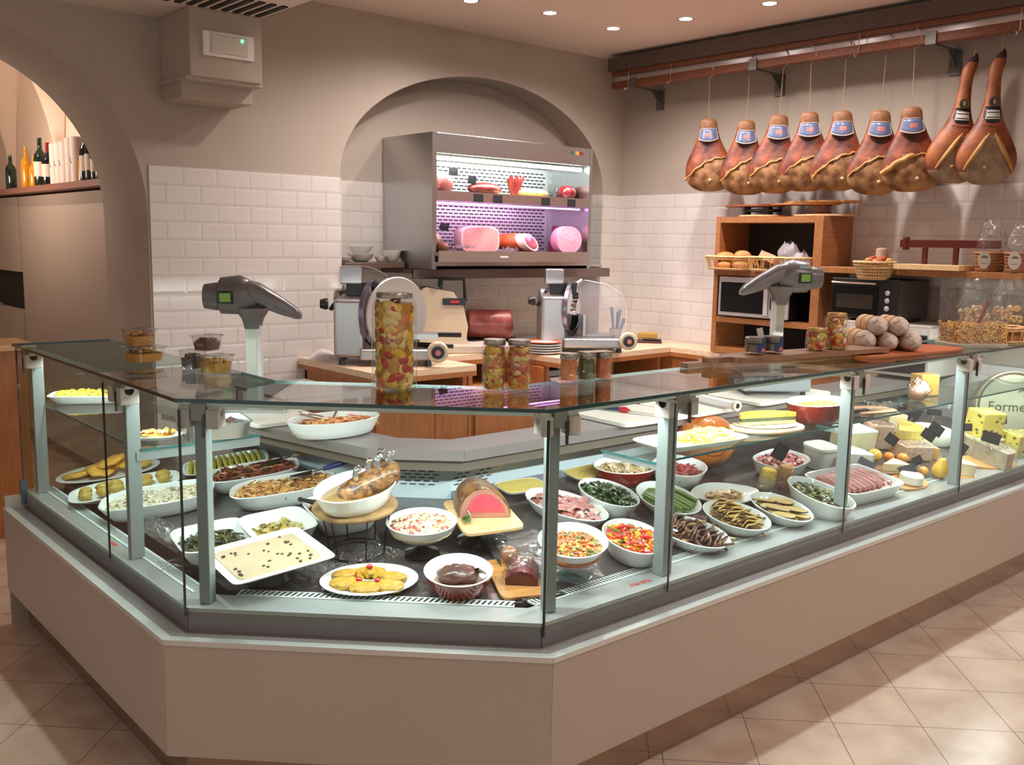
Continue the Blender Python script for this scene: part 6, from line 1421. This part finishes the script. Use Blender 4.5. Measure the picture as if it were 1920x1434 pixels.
block('holed_cheese', 'bright yellow holed cheese block, the lower one with pinkish film on top', RT(5.36, 2.04, -20), .18, .13, .12, ch['bright'], holes=9, wrap=True)
t = thing('round_cheese', 'big grey-white cheese wheel standing on edge with dark handwriting', 'cheese', TR(5.625, 2.20, .785, RD(-48), RD(-8), 0), 'cheeses')
MB().lathe([(0, -.04), (.185, -.04), (.20, -.03), (.20, .04), (.18, .05), (0, .05)], 48, T=Matrix.Rotation(PI/2, 4, 'X')).done('wheel', M('wheel_rind', (178, 172, 146), .6, rgb2=(196, 190, 166), vs=10), t, smooth=40)
MB().tube([(.188*math.cos(a), -.0505, .188*math.sin(a)) for a in [2*PI*i/40 for i in range(40)]], .006, 6, cyc=True).done('edge_band', M('wheel_band', (112, 92, 70), .6), t, smooth=60)
MB().text('Forme', .075, TR(-.04, -.052, .0, 0, PI/2)).done('handwriting', M('wheel_ink', (92, 80, 62), .7), t)
MB().blob((.06, -.0515, .10), (.03, .002, .012), nu=9, nv=4, jit=.3).tube([(.02, -.052, .085), (.06, -.052, .12), (.10, -.052, .09)], .004, 5).done('printed_emblem', M('wheel_ink2', (104, 90, 66), .7), t)
T = RT(4.95, 2.05, -20)
wedge('half_cheese_wheel', 'grey-rinded half cheese wheel with shiny film on a wooden board, near the glass', T @ TR(0, -.0, .013), .135, 178, .085, ch['grey'], ch['grey'], wrap=True)
T2 = T @ TR(.04, 0, 0)
tag(MB().loft([[(x, y, z) for x, y in se(.17, .10, 2, 32)] for z in (0, .012)]).done('cheese_board', light_b, None, T2, bevel=.002), 'round wooden board under the grey-rinded half wheel', 'board')
T = RT(4.63, 2.005, -15)
tag(MB().loft([[(x, y, z) for x, y in se(.085, .055, 2, 28)] for z in (0, .009)]).done('cheese_board', light_b, None, T, bevel=.002), 'small wooden board under the white cheese beside the last post', 'board')
wedge('white_cheese_piece', 'white cheese piece with cut face beside the last post', T @ TR(-.045, 0, .010), .085, 70, .058, ch['white'], ch['cream'])
T = RT(4.22, 2.075, 0)
tag(MB().loft([[(x, y, z) for x, y in se(.13, .082, 2, 32)] for z in (0, .010)]).done('cheese_board', light_b, None, T, bevel=.002), 'round wooden board with small white cheese and grapes, next to the rolled ham', 'board')
tag(MB().lathe([(.045, 0), (.052, .008), (.052, .040), (.046, .047), (0, .047)], 28).done('small_white_cheese', ch['white'], None, T @ TR(-.01, -.022, .011), smooth=40), 'small round white cheese in front on the round board with grapes', 'cheese')
gp = M('green_grape', (150, 152, 64), .2, coat=.5); gk = M('dark_leaf', (36, 44, 40), .5)
for i, (x, y, z) in enumerate(((.045, .035, .012), (.06, .015, .011), (.03, .05, .012), (.048, .022, .026), (.072, .0, .011))):
    item(MB().blob((0, 0, 0), (.0125, .0115, .012), nu=10, nv=7), 'grape', 'green grape beside the small round white cheese', 'grape', T @ TR(x, y, z+.011), gp, 'grapes on the round board', smooth=90)
b = MB()
for i in range(7):
    a = RD(20+22*i); b.quadgrid(lambda u, v: ((.01+.045*u)*math.cos(a)-(v-.5)*.014*math.sin(PI*u)*math.sin(a), (.01+.045*u)*math.sin(a)+(v-.5)*.014*math.sin(PI*u)*math.cos(a), .012*math.sin(PI*u)), 5, 2)
item(b, 'dark_leaf_garnish', 'dark pointed leaf garnish behind the small white cheese', 'leaf', T @ TR(.055, .035, .032), gk, smooth=90)
fr = thing('pear', 'yellow pear standing on the slope left of the last post', 'pear', RT(4.475, 2.045))
MB().lathe([(0, 0), (.022, .002), (.038, .018), (.041, .036), (.034, .058), (.024, .074), (.020, .088), (.012, .097), (0, .099)], 24).done('fruit', M('pear_skin', (214, 160, 50), .35, rgb2=(226, 184, 84), vs=14, coat=.4), fr, smooth=90)
MB().tube([(0, 0, .096), (.004, 0, .112)], .0018, 6).done('stem', M('stem_brown', (80, 52, 30), .6), fr)
for i, (x, y, r, c, lb) in enumerate(((4.375, 2.325, .034, (238, 178, 66), 'large yellow-orange fruit behind the grey price card'), (4.45, 2.29, .026, (228, 130, 36), 'small orange citrus between the larger fruit and the cards'), (4.50, 2.245, .028, (226, 146, 54), 'oval orange fruit nearest to the wrapped pink-beige cheese'), (4.42, 2.10, .024, (224, 158, 60), 'small orange fruit tucked behind the pear'))):
    item(MB().blob((0, 0, 0), (r, r, r*.93), nu=18, nv=12), 'orange', lb, 'fruit', RT(x, y, 0, r*.93), M('citrus_%d' % i, c, .35, bump=.15, bs=200, coat=.3), 'oranges among the cheeses', smooth=90)
tag(MB().prism([(-.12, -.05), (.12, -.06), (.13, .05), (-.10, .06)], 0, .008).done('cheese_board', board_dk, None, RT(4.30, 2.215, -20), bevel=.002), 'flat brown board under the cheese pieces behind the round one', 'board')
wedge('cheese_wedge', 'cream cheese wedge with pinkish rind on the flat brown board', RT(4.25, 2.215, -10, .009), .14, 40, .035, ch['pinkrind'], ch['cream'])
grey_card = M('grey_card', (104, 106, 112), .5)
F_ = RD(-41)
for (x, y, z, w, h, rl, tl, mt, lb) in ((4.085, 2.20, .674, .085, .034, 27, -8, grey_card, 'grey price card tilted down to the right before the big white wedge'), (4.223, 2.075, .648, .080, .045, -14, -30, slate, 'black price card leaning left above the small round white cheese'), (4.36, 2.10, .668, .050, .040, -28, -10, slate, 'small black price card right behind the one leaning over the small round cheese'),
        (4.532, 2.32, .712, .062, .050, 35, -5, slate, 'black price card tilted beside the wrapped pinkish-rind cheese'), (4.667, 2.20, .738, .070, .050, 34, -5, slate, 'black price card, the left one of the overlapping pair'), (4.775, 2.215, .752, .075, .056, 34, -5, slate, 'black price card, the right one of the overlapping pair'),
        (4.824, 2.35, .81, .055, .055, 32, -5, slate, 'black price card standing on the rear cheeses under the shelf'), (4.745, 2.08, .690, .085, .055, 32, -5, slate, 'black price card partly behind the last post'), (5.05, 2.19, .735, .072, .040, -2, -5, slate, 'level black price card in front of the flat white round'),
        (5.20, 2.085, .775, .082, .045, -3, -5, slate, 'level black price card on the bright yellow holed cheese'), (4.915, 2.0, .728, .095, .055, 16, -5, slate, 'black price card on the film of the grey half wheel'), (5.05, 2.36, .790, .08, .032, 3, -5, slate, 'flat black price card at the back under the last shelf glass')):
    slate_card(lb, x, y, z, w, h, F_, RD(tl), RD(rl), mt, stand=.03, grp='price cards on the cheeses')
slate_card('black price card stuck in the chopped salumi dish', 3.577, 2.33, .772, .060, .072, F_, RD(-5), RD(28), slate, stand=.02, grp='price cards on the cheeses')

# ================================================================ ON THE GLASS SHELVES (z of their upper face)
ZT_ = ZS + .0078
T = TR(1.42, 3.24, ZT_+.001, RD(-12))
st_ = MB(); 
st_.loft([[(x, y, z) for x, y in se(.115*s, .095*s, 8)] for z, s in ((0, .90), (.055, .99), (.056, 1.04), (.059, 1.04), (.059, .985), (.02, .90))])
tag(st_.done('steel_pan', steel, None, T, smooth=35), 'steel pan of dark brown food on the glass shelf of the receding wing', 'pan')
heap('dark_sauce', 'dark brown food in the steel pan on the glass shelf', T, .108, .088, .042, .004, [fm('dark_bake', (92, 62, 44), .35, .3), fm('dark_bake2', (120, 86, 62), .35, .3)], ['flake'], 40, .01, 6, zbot=.022)
T = TR(1.235, 3.31, ZT_+.001, RD(-30))
dish('small_plate', 'small white plate of orange-yellow food beside the steel pan', T, .095, .062, .014, 2, .7, lip=.14)
heap('orange_slices', 'orange-yellow slices on the small plate beside the steel pan', T, .062, .040, .015, .008, [fm('or_sl', (216, 150, 70)), fm('or_sl2', (228, 178, 98))], ['flake', 'leaf'], 20, .012, 2, zbot=.011)
T = TR(1.30, 4.22, ZT_+.001, RD(-30))
dish('serving_tray', 'white tray with yellow vegetables on the far end of the glass shelf', T, .155, .085, .034, 5, .8)
heap('yellow_vegetables', 'bright yellow vegetable pieces in the white tray on the far shelf', T @ TR(-.02, -.0, 0), .110, .064, .026, .014, [fm('yv_a', (228, 204, 74)), fm('yv_b', (214, 176, 60)), fm('yv_c', (170, 170, 70))], ['chunk'], 90, .013, 3)
T = TR(2.70, 2.125, ZT_+.001, RD(-8))
dish('serving_tray', 'flat white tray of yellow fried florets on the glass shelf by the post', T, .215, .105, .022, 5, .86, lip=.05)
heap('fried_florets', 'yellow fried cauliflower florets heaped on the flat white tray', T @ TR(.07, -.01, 0), .125, .075, .018, .025, [fm('fl_a', (228, 194, 92)), fm('fl_b', (236, 212, 128)), fm('fl_c', (196, 150, 62)), fm('fl_d', (214, 180, 90))], ['chunk', 'bean'], 190, .013, 2, zbot=.012)
T = TR(3.16, 2.125, ZT_+.001, RD(-22))
tag(MB().loft([[(x, y, z) for x, y in se(.155*s, .105*s, 2)] for z, s in ((0, .96), (.004, 1), (.014, 1), (.016, .98))]).done('round_board', wood('pale_round_board', (224, 184, 140), (236, 204, 166)), None, T, smooth=50), 'pale round wooden board of stuffed flatbread on the glass shelf', 'board')
tag(MB().loft([[(x, y, z) for x, y in se(.135*s, .086*s, 2)] for z, s in ((0, .9), (.006, 1), (.0075, .97), (.004, .7))]).done('oval_plate', white_cer, None, T @ TR(0, 0, .0165), smooth=50), 'thin white plate under the stuffed flatbread', 'plate')
fb = thing('stuffed_flatbread', 'golden stuffed flatbread with dark filling showing along its cut side', 'flatbread', T @ TR(-.005, .012, .0235))
def half(s): return [(.125*s*math.cos(PI*i/18), .072*s*math.sin(PI*i/18)-.030) for i in range(19)]
for z0, z1, s, m_, n_ in ((0, .012, 1, fm('crust_low', (214, 170, 96), .5, .1), 'crust'), (.0125, .026, .985, fm('filling', (58, 60, 34), .5, .1, .4), 'filling'), (.0265, .042, 1.0, M('crust_top', (214, 164, 66), .45, rgb2=(170, 110, 36), vs=22, bump=.6, bs=50, coat=.25), 'crust')):
    MB().prism(half(s), z0, z1).done(n_, m_, fb, bevel=.004)
T = TR(3.30, 2.17, ZT_+.001)
T = TR(3.52, 2.13, ZT_+.001, RD(8))
dish('oval_dish', 'deep oval dish, white inside and brick red outside, on the glass shelf behind the post', T, .175, .115, .078, 2, .84, mats=[red_cer, white_cer])
heap('yellow_food', 'bright yellow creamy food low in the deep brick red dish on the shelf', T, .155, .096, .055, .008, [fm('yc_a', (238, 206, 70)), fm('yc_b', (228, 186, 60))], ['bean'], 60, .009, 2)
tag(MB().loft([[(x, y, z) for x, y in se(.12, .08, 3)] for z in (0, .008)]).done('dark_board', board_dk, None, TR(3.90, 2.11, ZT_+.001, RD(-20)), bevel=.002), 'dark thin board on the glass shelf beyond the brick red dish', 'board')
k = thing('knife', 'knife lying on the thin dark board of the glass shelf', 'knife', TR(3.86, 2.08, ZT_+.0105, RD(-12)))
MB().bx(-.11, -.02, -.010, .010, 0, .012).done('handle', black_pl, k, bevel=.004); MB().prism([(-.02, -.010), (.14, -.004), (-.02, .014)], .003, .005).done('blade', chrome, k)
crumple(None, .16, .10, .05, TR(4.06, 2.12, ZT_+.002, RD(-30)), 'crumpled wrap lying on the glass shelf above the cheeses', seed=61)
block('shelf_cheese', 'brown-yellow cheese block behind the bag on the glass shelf', TR(4.56, 2.19, ZT_+.001, RD(-20)), .11, .08, .105, M('cheese_brownish', (166, 122, 56), .5), grp=None)
bag('crumpled clear bag of peach-coloured bread on the glass shelf before the last post', TR(4.36, 2.12, ZT_+.001), .07, .06, .10, film_big, 71)
tag(MB().blob((0, 0, 0), (.05, .045, .038), nu=12, nv=8, jit=.03).done('bread_roll', M('peach_bread', (136, 92, 62), .7), None, TR(4.36, 2.12, ZT_+.040), smooth=90), 'peach-coloured bread inside the clear bag on the glass shelf', 'bread')

# ================================================================ ON THE SERVICE LEDGE
pe = M('white_cutting_board', (232, 228, 218), .35)
def cboard(label, T, w, d): 
    return tag(MB().loft([[(x, y, z) for x, y in se(w/2, d/2, 14)] for z in (0, .018)]).done('cutting_board', pe, None, T, bevel=.003), label, 'cutting board', 'white cutting boards on the ledge')
cboard('white cutting board on the ledge of the receding wing, under the small scale', TR(1.86, 3.75, .9015), .31, .52)
cboard('white cutting board with the blue-handled knife', TR(3.13, 2.80, .9015, RD(-2)), .40, .34)
cboard('white cutting board under the roll of film', TR(3.52, 2.79, .9015, RD(0)), .34, .34)
cboard('white cutting board under the scale with the blue sticker', TR(4.16, 2.79, .9015), .62, .34)
T = TR(1.905, 3.235, .903, RD(4))
dish('oval_dish', 'oval white dish of orange pasta with metal tongs on the ledge', T, .200, .122, .062, 2, .84)
heap('orange_pasta', 'orange pasta salad in the oval dish on the ledge', T, .180, .100, .030, .022, [fm('pas_a', (224, 160, 98)), fm('pas_b', (210, 128, 70)), fm('pas_c', (236, 190, 136)), fm('pas_d', (176, 70, 44))], ['bean', 'strip'], 160, .010, 2)
tongs('silver serving tongs resting on the rim of the pasta dish', place(T, -.12, .05, .085, -10, 0, 18), chrome, .19, .018)
t = thing('serving_fork', 'silver serving spoon standing in the far side of the pasta dish', 'spoon', place(T, .03, .05, .048, 30, 0, -35))
MB().tube([(-.02, 0, 0), (.06, 0, .002), (.12, 0, .0)], [.004, .005, .006], 7).blob((-.04, 0, 0), (.028, .018, .006), nu=12, nv=6).done('spoon_body', chrome, t, smooth=60)
k = thing('knife', 'knife with blue handle and red guard on the white board', 'knife', TR(3.12, 2.83, .922, RD(-78)))
MB().tube([(-.15, 0, .010), (-.10, 0, .012), (-.02, 0, .010)], [.010, .013, .010], 8).done('handle', M('knife_blue', (34, 64, 96), .35), k, smooth=50)
MB().tube([(-.02, 0, .010), (.005, 0, .010), (.03, 0, .008)], [.013, .015, .005], 8).done('guard', M('knife_red', (190, 36, 56), .35), k, smooth=50)
MB().prism([(.02, -.009), (.19, -.002), (.20, .002), (.02, .010)], .004, .0065).done('blade', chrome, k)
rl = thing('film_roll', 'white roll of plastic film lying on the board behind the flatbread', 'roll', TR(3.60, 2.74, .9425, RD(-101), 0, 0))
MB().tube([(-.17, 0, 0), (.17, 0, 0)], .020, 24).done('film_wound', M('roll_white', (230, 226, 226), .3, coat=.3), rl, smooth=40)
MB().lathe([(.012, .171), (.024, .171), (.024, .19), (.012, .19)], 20, T=Matrix.Rotation(PI/2, 4, 'Y'), cap0=False, cap1=False).lathe([(.012, .10), (.012, .19)], 16, 1, T=Matrix.Rotation(PI/2, 4, 'Y'), cap1=False).done('core_end', [M('roll_core', (206, 196, 180), .5), M('core_dark', (90, 70, 56), .7)], rl, smooth=40)

# ================================================================ ON TOP OF THE GLASS
ZGT = 1.199
lid_m = M('jar_lid', (170, 164, 152), .28, .85)
lid_gold = M('gold_lid', (196, 160, 100), .3, .8)
def jar(name, label, x, y, r, h, pal, grp, lid=lid_m, n=120, size=.014, sq=2, flat=None, lidh=.012, liquid=None, stub=0, seed=0):
    t = thing(name, label, 'jar', TR(x, y, ZGT), grp)
    def rg(s, z): return [(px_, py_, z) for px_, py_ in se(r*s, r*s, sq, 32)]
    hb = h-lidh
    MB().loft([rg(.90, 0), rg(1, .006), rg(1, hb*.90), rg(.86, hb*.965), rg(.84, hb)], 0, cap1=False).done('glass', jar_glass, t, smooth=50)
    MB().lathe([(r*.86, hb-.006), (r*.90, hb-.004), (r*.90, h-.003), (r*.86, h), (0, h)], 32).done('lid', lid, t, smooth=40)
    if stub: return t
    b = MB(); lv = hb*.93
    if liquid: MB().loft([[(px_, py_, z) for px_, py_ in se(r*.80, r*.80, sq, 24)] for z in (.006, lv)]).done('core', liquid, t, smooth=50)
    for i in range(n):
        a = rnd.random()*2*PI; z = .012+(lv-.02)*rnd.random(); q = r*(.84+.05*rnd.random())
        c, s = math.cos(a), math.sin(a); k = 1 if sq == 2 else (abs(c)**(2/sq)+0, 0)[0]
        px_ = q*(c if sq == 2 else math.copysign(abs(c)**(2/sq), c)); py_ = q*(s if sq == 2 else math.copysign(abs(s)**(2/sq), s))
        sz = size*(.6+.7*rnd.random())
        R_ = Matrix.Rotation(a, 3, 'Z') @ Matrix.Rotation((rnd.random()-.5)*2.5, 3, 'X')
        b.blob((px_*(1-.35*sz/r), py_*(1-.35*sz/r), z), (sz*.32, sz, sz*.62), rnd.randrange(len(pal)), 8, 5, .12, rot=R_)
    b.done('contents', pal, t, smooth=70)['kind'] = 'stuff'
    return t
oil = M('pickle_oil', (176, 108, 18), .15, rgb2=(196, 140, 30), vs=20, coat=.6)
pk_pal = [fm('pk_yel', (218, 180, 44), .3, .5), fm('pk_cauli', (222, 196, 110), .3, .5), fm('pk_red', (176, 44, 16), .3, .5), fm('pk_or', (214, 112, 20), .3, .5), fm('pk_cauli2', (206, 172, 78), .3, .5), fm('pk_gold', (180, 126, 22), .3, .5), fm('pk_pale', (228, 206, 130), .3, .5)]
jar('pickle_jar', 'very tall jar of mixed pickled vegetables on the corner glass top', 1.665, 2.465, .062, .295, pk_pal, 'jars on the glass top', n=150, size=.024, sq=3, lid=lid_m, liquid=oil)
jar('pickle_jar', 'medium jar of mixed pickles, the left one of the touching pair', 1.888, 2.252, .038, .158, pk_pal, 'jars on the glass top', n=90, size=.017, liquid=oil)
jar('pickle_jar', 'medium jar of mixed pickles, the right one of the touching pair', 1.945, 2.203, .038, .158, [pk_pal[2], pk_pal[3], pk_pal[1], pk_pal[5], pk_pal[2]], 'jars on the glass top', n=90, size=.017, liquid=oil)
cream_o = M('orange_spread', (188, 98, 30), .35, rgb2=(206, 120, 44), vs=60, coat=.4); cream_g = M('green_spread', (66, 66, 24), .35, rgb2=(84, 84, 34), vs=60, coat=.4); cream_r = M('red_orange_spread', (178, 84, 30), .35, rgb2=(196, 106, 48), vs=60, coat=.4)
for i, (x, y, m_, lb) in enumerate(((2.212, 2.258, cream_o, 'small jar of orange spread, leftmost of the three in a row'), (2.280, 2.243, cream_g, 'small jar of dark green spread between the two orange ones'), (2.345, 2.228, cream_r, 'small jar of reddish-orange spread next to the green one'))):
    jar('spread_jar', lb, x, y, .033, .094, [m_], 'jars on the glass top', n=0, liquid=m_)
item(MB().bx(-.055, .06, -.024, .024, 0, .001), 'paper_card', 'small cream card lying across the lids of the green and orange spread jars', 'card', TR(2.31, 2.235, ZGT+.0955, RD(-12)), M('cream_card', (222, 204, 170), .6))
# tubs
def tub(label, x, y, z, r, h, c1, c2, kind='flake', rz=0, grp='clear plastic tubs on the glass top', stubz=0):
    t = thing('plastic_tub', label, 'tub', TR(x, y, z, RD(rz)), grp)
    MB().loft([[(px_, py_, zz) for px_, py_ in se(r*s, r*s*.9, 5, 36)] for zz, s in ((0, .80), (h*.95, .98), (h, 1.10), (h+.003, 1.10), (h+.004, .96))]).done('clear_tub', clear_pl, t, smooth=40)
    m = [M('tub_%d_%d' % c1[:2], c1, .3, coat=.5), M('tub_%d_%d' % c2[:2], c2, .3, coat=.5)]
    b = MB().loft([[(px_, py_, zz) for px_, py_ in se(r*s, r*s*.9, 5, 28)] for zz, s in ((.003, .77), (h*.62, .86))])
    for i in range(26): piece(b, kind, (rnd.uniform(-.6, .6)*r, rnd.uniform(-.55, .55)*r, h*.62+rnd.random()*.008), .013, i % 2)
    b.done('contents', m, t, smooth=50)['kind'] = 'stuff'
    return t
yo, yo2 = (206, 140, 30), (220, 172, 60); dr, dr2 = (96, 22, 18), (60, 12, 14); ly, ly2 = (204, 150, 26), (196, 146, 40)
tub('clear tub of yellow fruit pieces at the bottom of the taller stack', 1.275, 3.50, ZGT, .066, .052, yo, yo2, 'leaf', 15)
tub('clear tub of yellow fruit pieces topping the taller stack', 1.268, 3.515, ZGT+.0575, .052, .058, yo, (190, 120, 30), 'leaf', 10)
tub('clear tub of dark red preserve at the back of the smaller group', 1.345, 3.225, ZGT, .040, .062, dr2, dr, 'bean', 30)
tub('clear tub of yellow jelly at the front of the smaller group', 1.365, 3.085, ZGT, .050, .056, ly, ly2, 'bean', 20)
tub('clear tub of dark red preserve stacked over the other two', 1.366, 3.155, ZGT+.0675, .044, .050, dr, dr2, 'bean', 25)
# long boards with small jars
def paddle(label, x, y, rz, L, w, z, m_, th=.018):
    p = [(-L/2, -.022), (-L/2+.10, -.022), (-L/2+.14, -w/2), (L/2, -w/2), (L/2, w/2), (-L/2+.14, w/2), (-L/2+.10, .022), (-L/2, .022)]
    return tag(MB().prism(p, 0, th).done('paddle_board', m_, None, TR(x, y, z, RD(rz)), bevel=.004), label, 'board', 'long boards on the glass top')
paddle('long brown board with handle, the lower rear one under the small jars', 3.30, 2.215, -7, .96, .14, ZGT, board_dk)
paddle('long brown board with handle, the upper front one under the small jars', 3.40, 2.165, -8, 1.0, .14, ZGT+.0185, board_dk)
for i, (x, y) in enumerate(((3.17, 2.205), (3.265, 2.19))):
    t = thing('mini_jar', ['tiny jar with blue and orange label, the left of two', 'tiny jar with blue and orange label, the right of two'][i], 'jar', TR(x, y, ZGT+.037), 'tiny jars on the long board')
    MB().lathe([(.036, 0), (.040, .004), (.040, .042), (.037, .048)], 24, cap1=False).done('glass', jar_glass, t, smooth=40)
    MB().lathe([(.033, .010), (.036, .012), (.036, .040), (0, .041)], 20).done('contents', M('grey_brown_spread', (112, 92, 80), .4), t, smooth=40)
    MB().lathe([(.039, .044), (.040, .047), (.040, .064), (.037, .067), (0, .067)], 24).done('lid', M('grey_lid', (132, 124, 116), .3, .7), t, smooth=40)
    MB().quadgrid(lambda u, v: (.0408*math.cos(-2.3+1.5*u), .0408*math.sin(-2.3+1.5*u), .008+.034*v), 8, 1).quadgrid(lambda u, v: (.0412*math.cos(-1.75+.4*u), .0412*math.sin(-1.75+.4*u), .03+.038*v), 4, 1).done('blue_label', M('label_blue', (34, 58, 108), .5), t, smooth=180)
    MB().lathe([(0, 0), (.011, 0)], 3, 0, T=TR(.0418*math.cos(-1.65), .0418*math.sin(-1.65), .020, -1.65+PI/2, PI/2), cap0=False, cap1=False).quadgrid(lambda u, v: (.0416*math.cos(-1.9+.5*u), .0416*math.sin(-1.9+.5*u), .012+.012*v), 4, 1).done('orange_mark', M('label_orange', (214, 110, 66), .5), t)
item(MB().bx(-.012, .012, -.0008, .0008, 0, .034), 'price_tag', 'small white tag standing between the two tiny jars', 'tag', TR(3.235, 2.225, ZGT+.100, RD(-40), 0, RD(-14)), M('white_tag', (206, 200, 194), .6))
MB_t = MB().bx(-.015, .015, -.012, .012, 0, .062)
item(MB_t, 'tag_holder', 'little clear holder carrying the white tag behind the tiny jars', 'holder', TR(3.235, 2.232, ZGT+.037, RD(-40)), clear_pl)
pk2 = [fm('pk_white', (224, 206, 170), .3, .5), fm('pk_red2', (180, 50, 22), .3, .5), fm('pk_y2', (190, 170, 60), .3, .5), fm('pk_or2', (214, 110, 40), .3, .5)]
jar('pickle_jar', 'short round jar of red and white pickles on the long board', 3.505, 2.145, .042, .092, pk2, 'jars on the long board', lid=lid_gold, n=60, size=.018, liquid=M('red_oil', (176, 74, 24), .2, coat=.5), lidh=.010).location.z += .037
jar('pickle_jar', 'tall square jar of red and white pickles at the end of the long board', 3.625, 2.130, .043, .150, pk2, 'jars on the long board', lid=lid_gold, n=80, size=.019, sq=4, liquid=M('amber_oil', (150, 120, 40), .2, coat=.5), lidh=.010).location.z += .037
# salamis on the orange board
tag(MB().loft([[(x, y, z) for x, y in se(.36, .115, 6)] for z in (0, .012)]).done('orange_board', M('terracotta_board', (178, 96, 58), .45, var=.06), None, TR(4.08, 2.08, ZGT, RD(-6)), bevel=.003), 'terracotta-coloured board carrying five salamis on the glass top', 'board')
mold = M('salami_mold', (150, 126, 112), .75, rgb2=(206, 190, 176), vs=36, bump=.6, bs=90, lo=.38, hi=.55); side_m = M('salami_side', (184, 140, 96), .7, rgb2=(206, 166, 124), vs=18, bump=.3)
for i, (x, z, r, lb) in enumerate(((-.155, 0, .044, 'floury salami at the left of the bottom row'), (-.055, 0, .040, 'floury salami in the middle of the bottom row'), (.045, 0, .044, 'floury salami at the right of the bottom row'), (-.105, .066, .041, 'floury salami on the left of the top row'), (-.012, .066, .041, 'floury salami on the right of the top row'))):
    prof = [(0, -.11), (r*.5, -.106), (r*.88, -.088), (r, -.06), (r*1.0, .09), (r*.8, .115), (0, .125)]
    t = thing('salami', lb, 'salami', TR(4.06, 2.10, ZGT+.0125+r+z, RD(-40)) @ TR(x, 0, 0, RD(0)), 'floury salamis on the orange board')
    b = MB().lathe(prof, 24, T=Matrix.Rotation(-PI/2, 4, 'X'), cap0=False, cap1=False)
    b.m = [0 if sum(b.v[k][1] for k in f)/len(f) < -.05 else 1 for f in b.f]
    b.done('body', [mold, side_m], t, smooth=70)
    MB().tube([(r*1.01*math.cos(a), -.045, r*1.01*math.sin(a)) for a in [2*PI*k/24 for k in range(24)]], .0025, 5, cyc=True).tube([(r*1.01*math.cos(a), .03, r*1.01*math.sin(a)) for a in [2*PI*k/24 for k in range(24)]], .0025, 5, cyc=True).done('string', twine, t, smooth=60)
# plastic box of ring biscuits with scoop
pb = thing('plastic_box', 'clear plastic box of ring-shaped biscuits on the glass top', 'box', TR(4.66, 2.03, ZGT, RD(-32)))
MB().loft([[(x*s, y*s, z) for x, y in se(.135, .09, 9)] for z, s in ((0, .96), (.30, 1), (.302, 1.03), (.308, 1.03))], cap1=False).done('clear_box', clear_pl, pb, smooth=40)
MB().loft([[(x, y, z) for x, y in se(.137*s, .092*s, 7)] for z, s in ((.0, 1.0), (.014, 1.06), (.018, 1.06), (.02, 1.0))]).done('tray_lip', M('frosted_lip', (206, 196, 180), .4, alpha=.7), pb, smooth=40)
tar = fm('ring_a', (214, 168, 92), .55, .15); tar2 = fm('ring_b', (190, 138, 66), .55, .15)
b = MB().loft([[(x*s, y*s, z) for x, y in se(.118, .076, 7)] for z, s in ((.012, 1), (.095, 1))])
for i in range(240):
    s = rnd.randrange(3); 
    if s == 0: c, R_ = (rnd.uniform(-.12, .12), -.080, rnd.uniform(.02, .105)), Matrix.Rotation(PI/2+rnd.uniform(-.5, .5), 4, 'X')
    elif s == 1: c, R_ = (rnd.choice((-.122, .122)), rnd.uniform(-.075, .075), rnd.uniform(.02, .105)), Matrix.Rotation(PI/2+rnd.uniform(-.5, .5), 4, 'Y')
    else: c, R_ = (rnd.uniform(-.12, .12), rnd.uniform(-.08, .08), .100+rnd.random()*.008), Matrix.Rotation(rnd.uniform(-.6, .6), 4, 'X')
    b.lathe([(.006, -.004), (.0115, -.004), (.0115, .004), (.006, .004), (.006, -.004)], 10, i % 2, T=Matrix.Translation(c) @ R_, cap0=False, cap1=False)
o = b.done('ring_biscuits', [tar, tar2], None, TR(4.66, 2.03, ZGT, RD(-32))); tag(o, 'small golden ring biscuits filling the clear plastic box', 'biscuits', kind='stuff')
item(MB().tube([(0, 0, 0), (.03, 0, .07), (.042, 0, .10)], [.009, .008, .010], 8).blob((-.006, 0, -.004), (.022, .014, .010), nu=10, nv=6), 'scoop', 'reddish-brown scoop stuck into the ring biscuits', 'scoop', TR(4.68, 2.01, ZGT+.112, RD(-30)), M('scoop_red', (128, 52, 40), .4))
basket('low wicker basket of biscuits behind the clear plastic box at the frame edge', TR(4.98, 2.02, ZGT, RD(-30)), .10, .07, .075, 1.1)
tag(MB().loft([[(x, y, z) for x, y in se(.09*s, .06*s, 4)] for z, s in ((.006, 1), (.06, 1), (.075, .6))]).done('brown_biscuits', M('brown_biscuits', (150, 92, 56), .7, var=.3, bump=.8, bs=60), None, TR(4.98, 2.02, ZGT, RD(-30)), smooth=50), 'brown biscuits filling the low wicker basket', 'biscuits', kind='stuff')
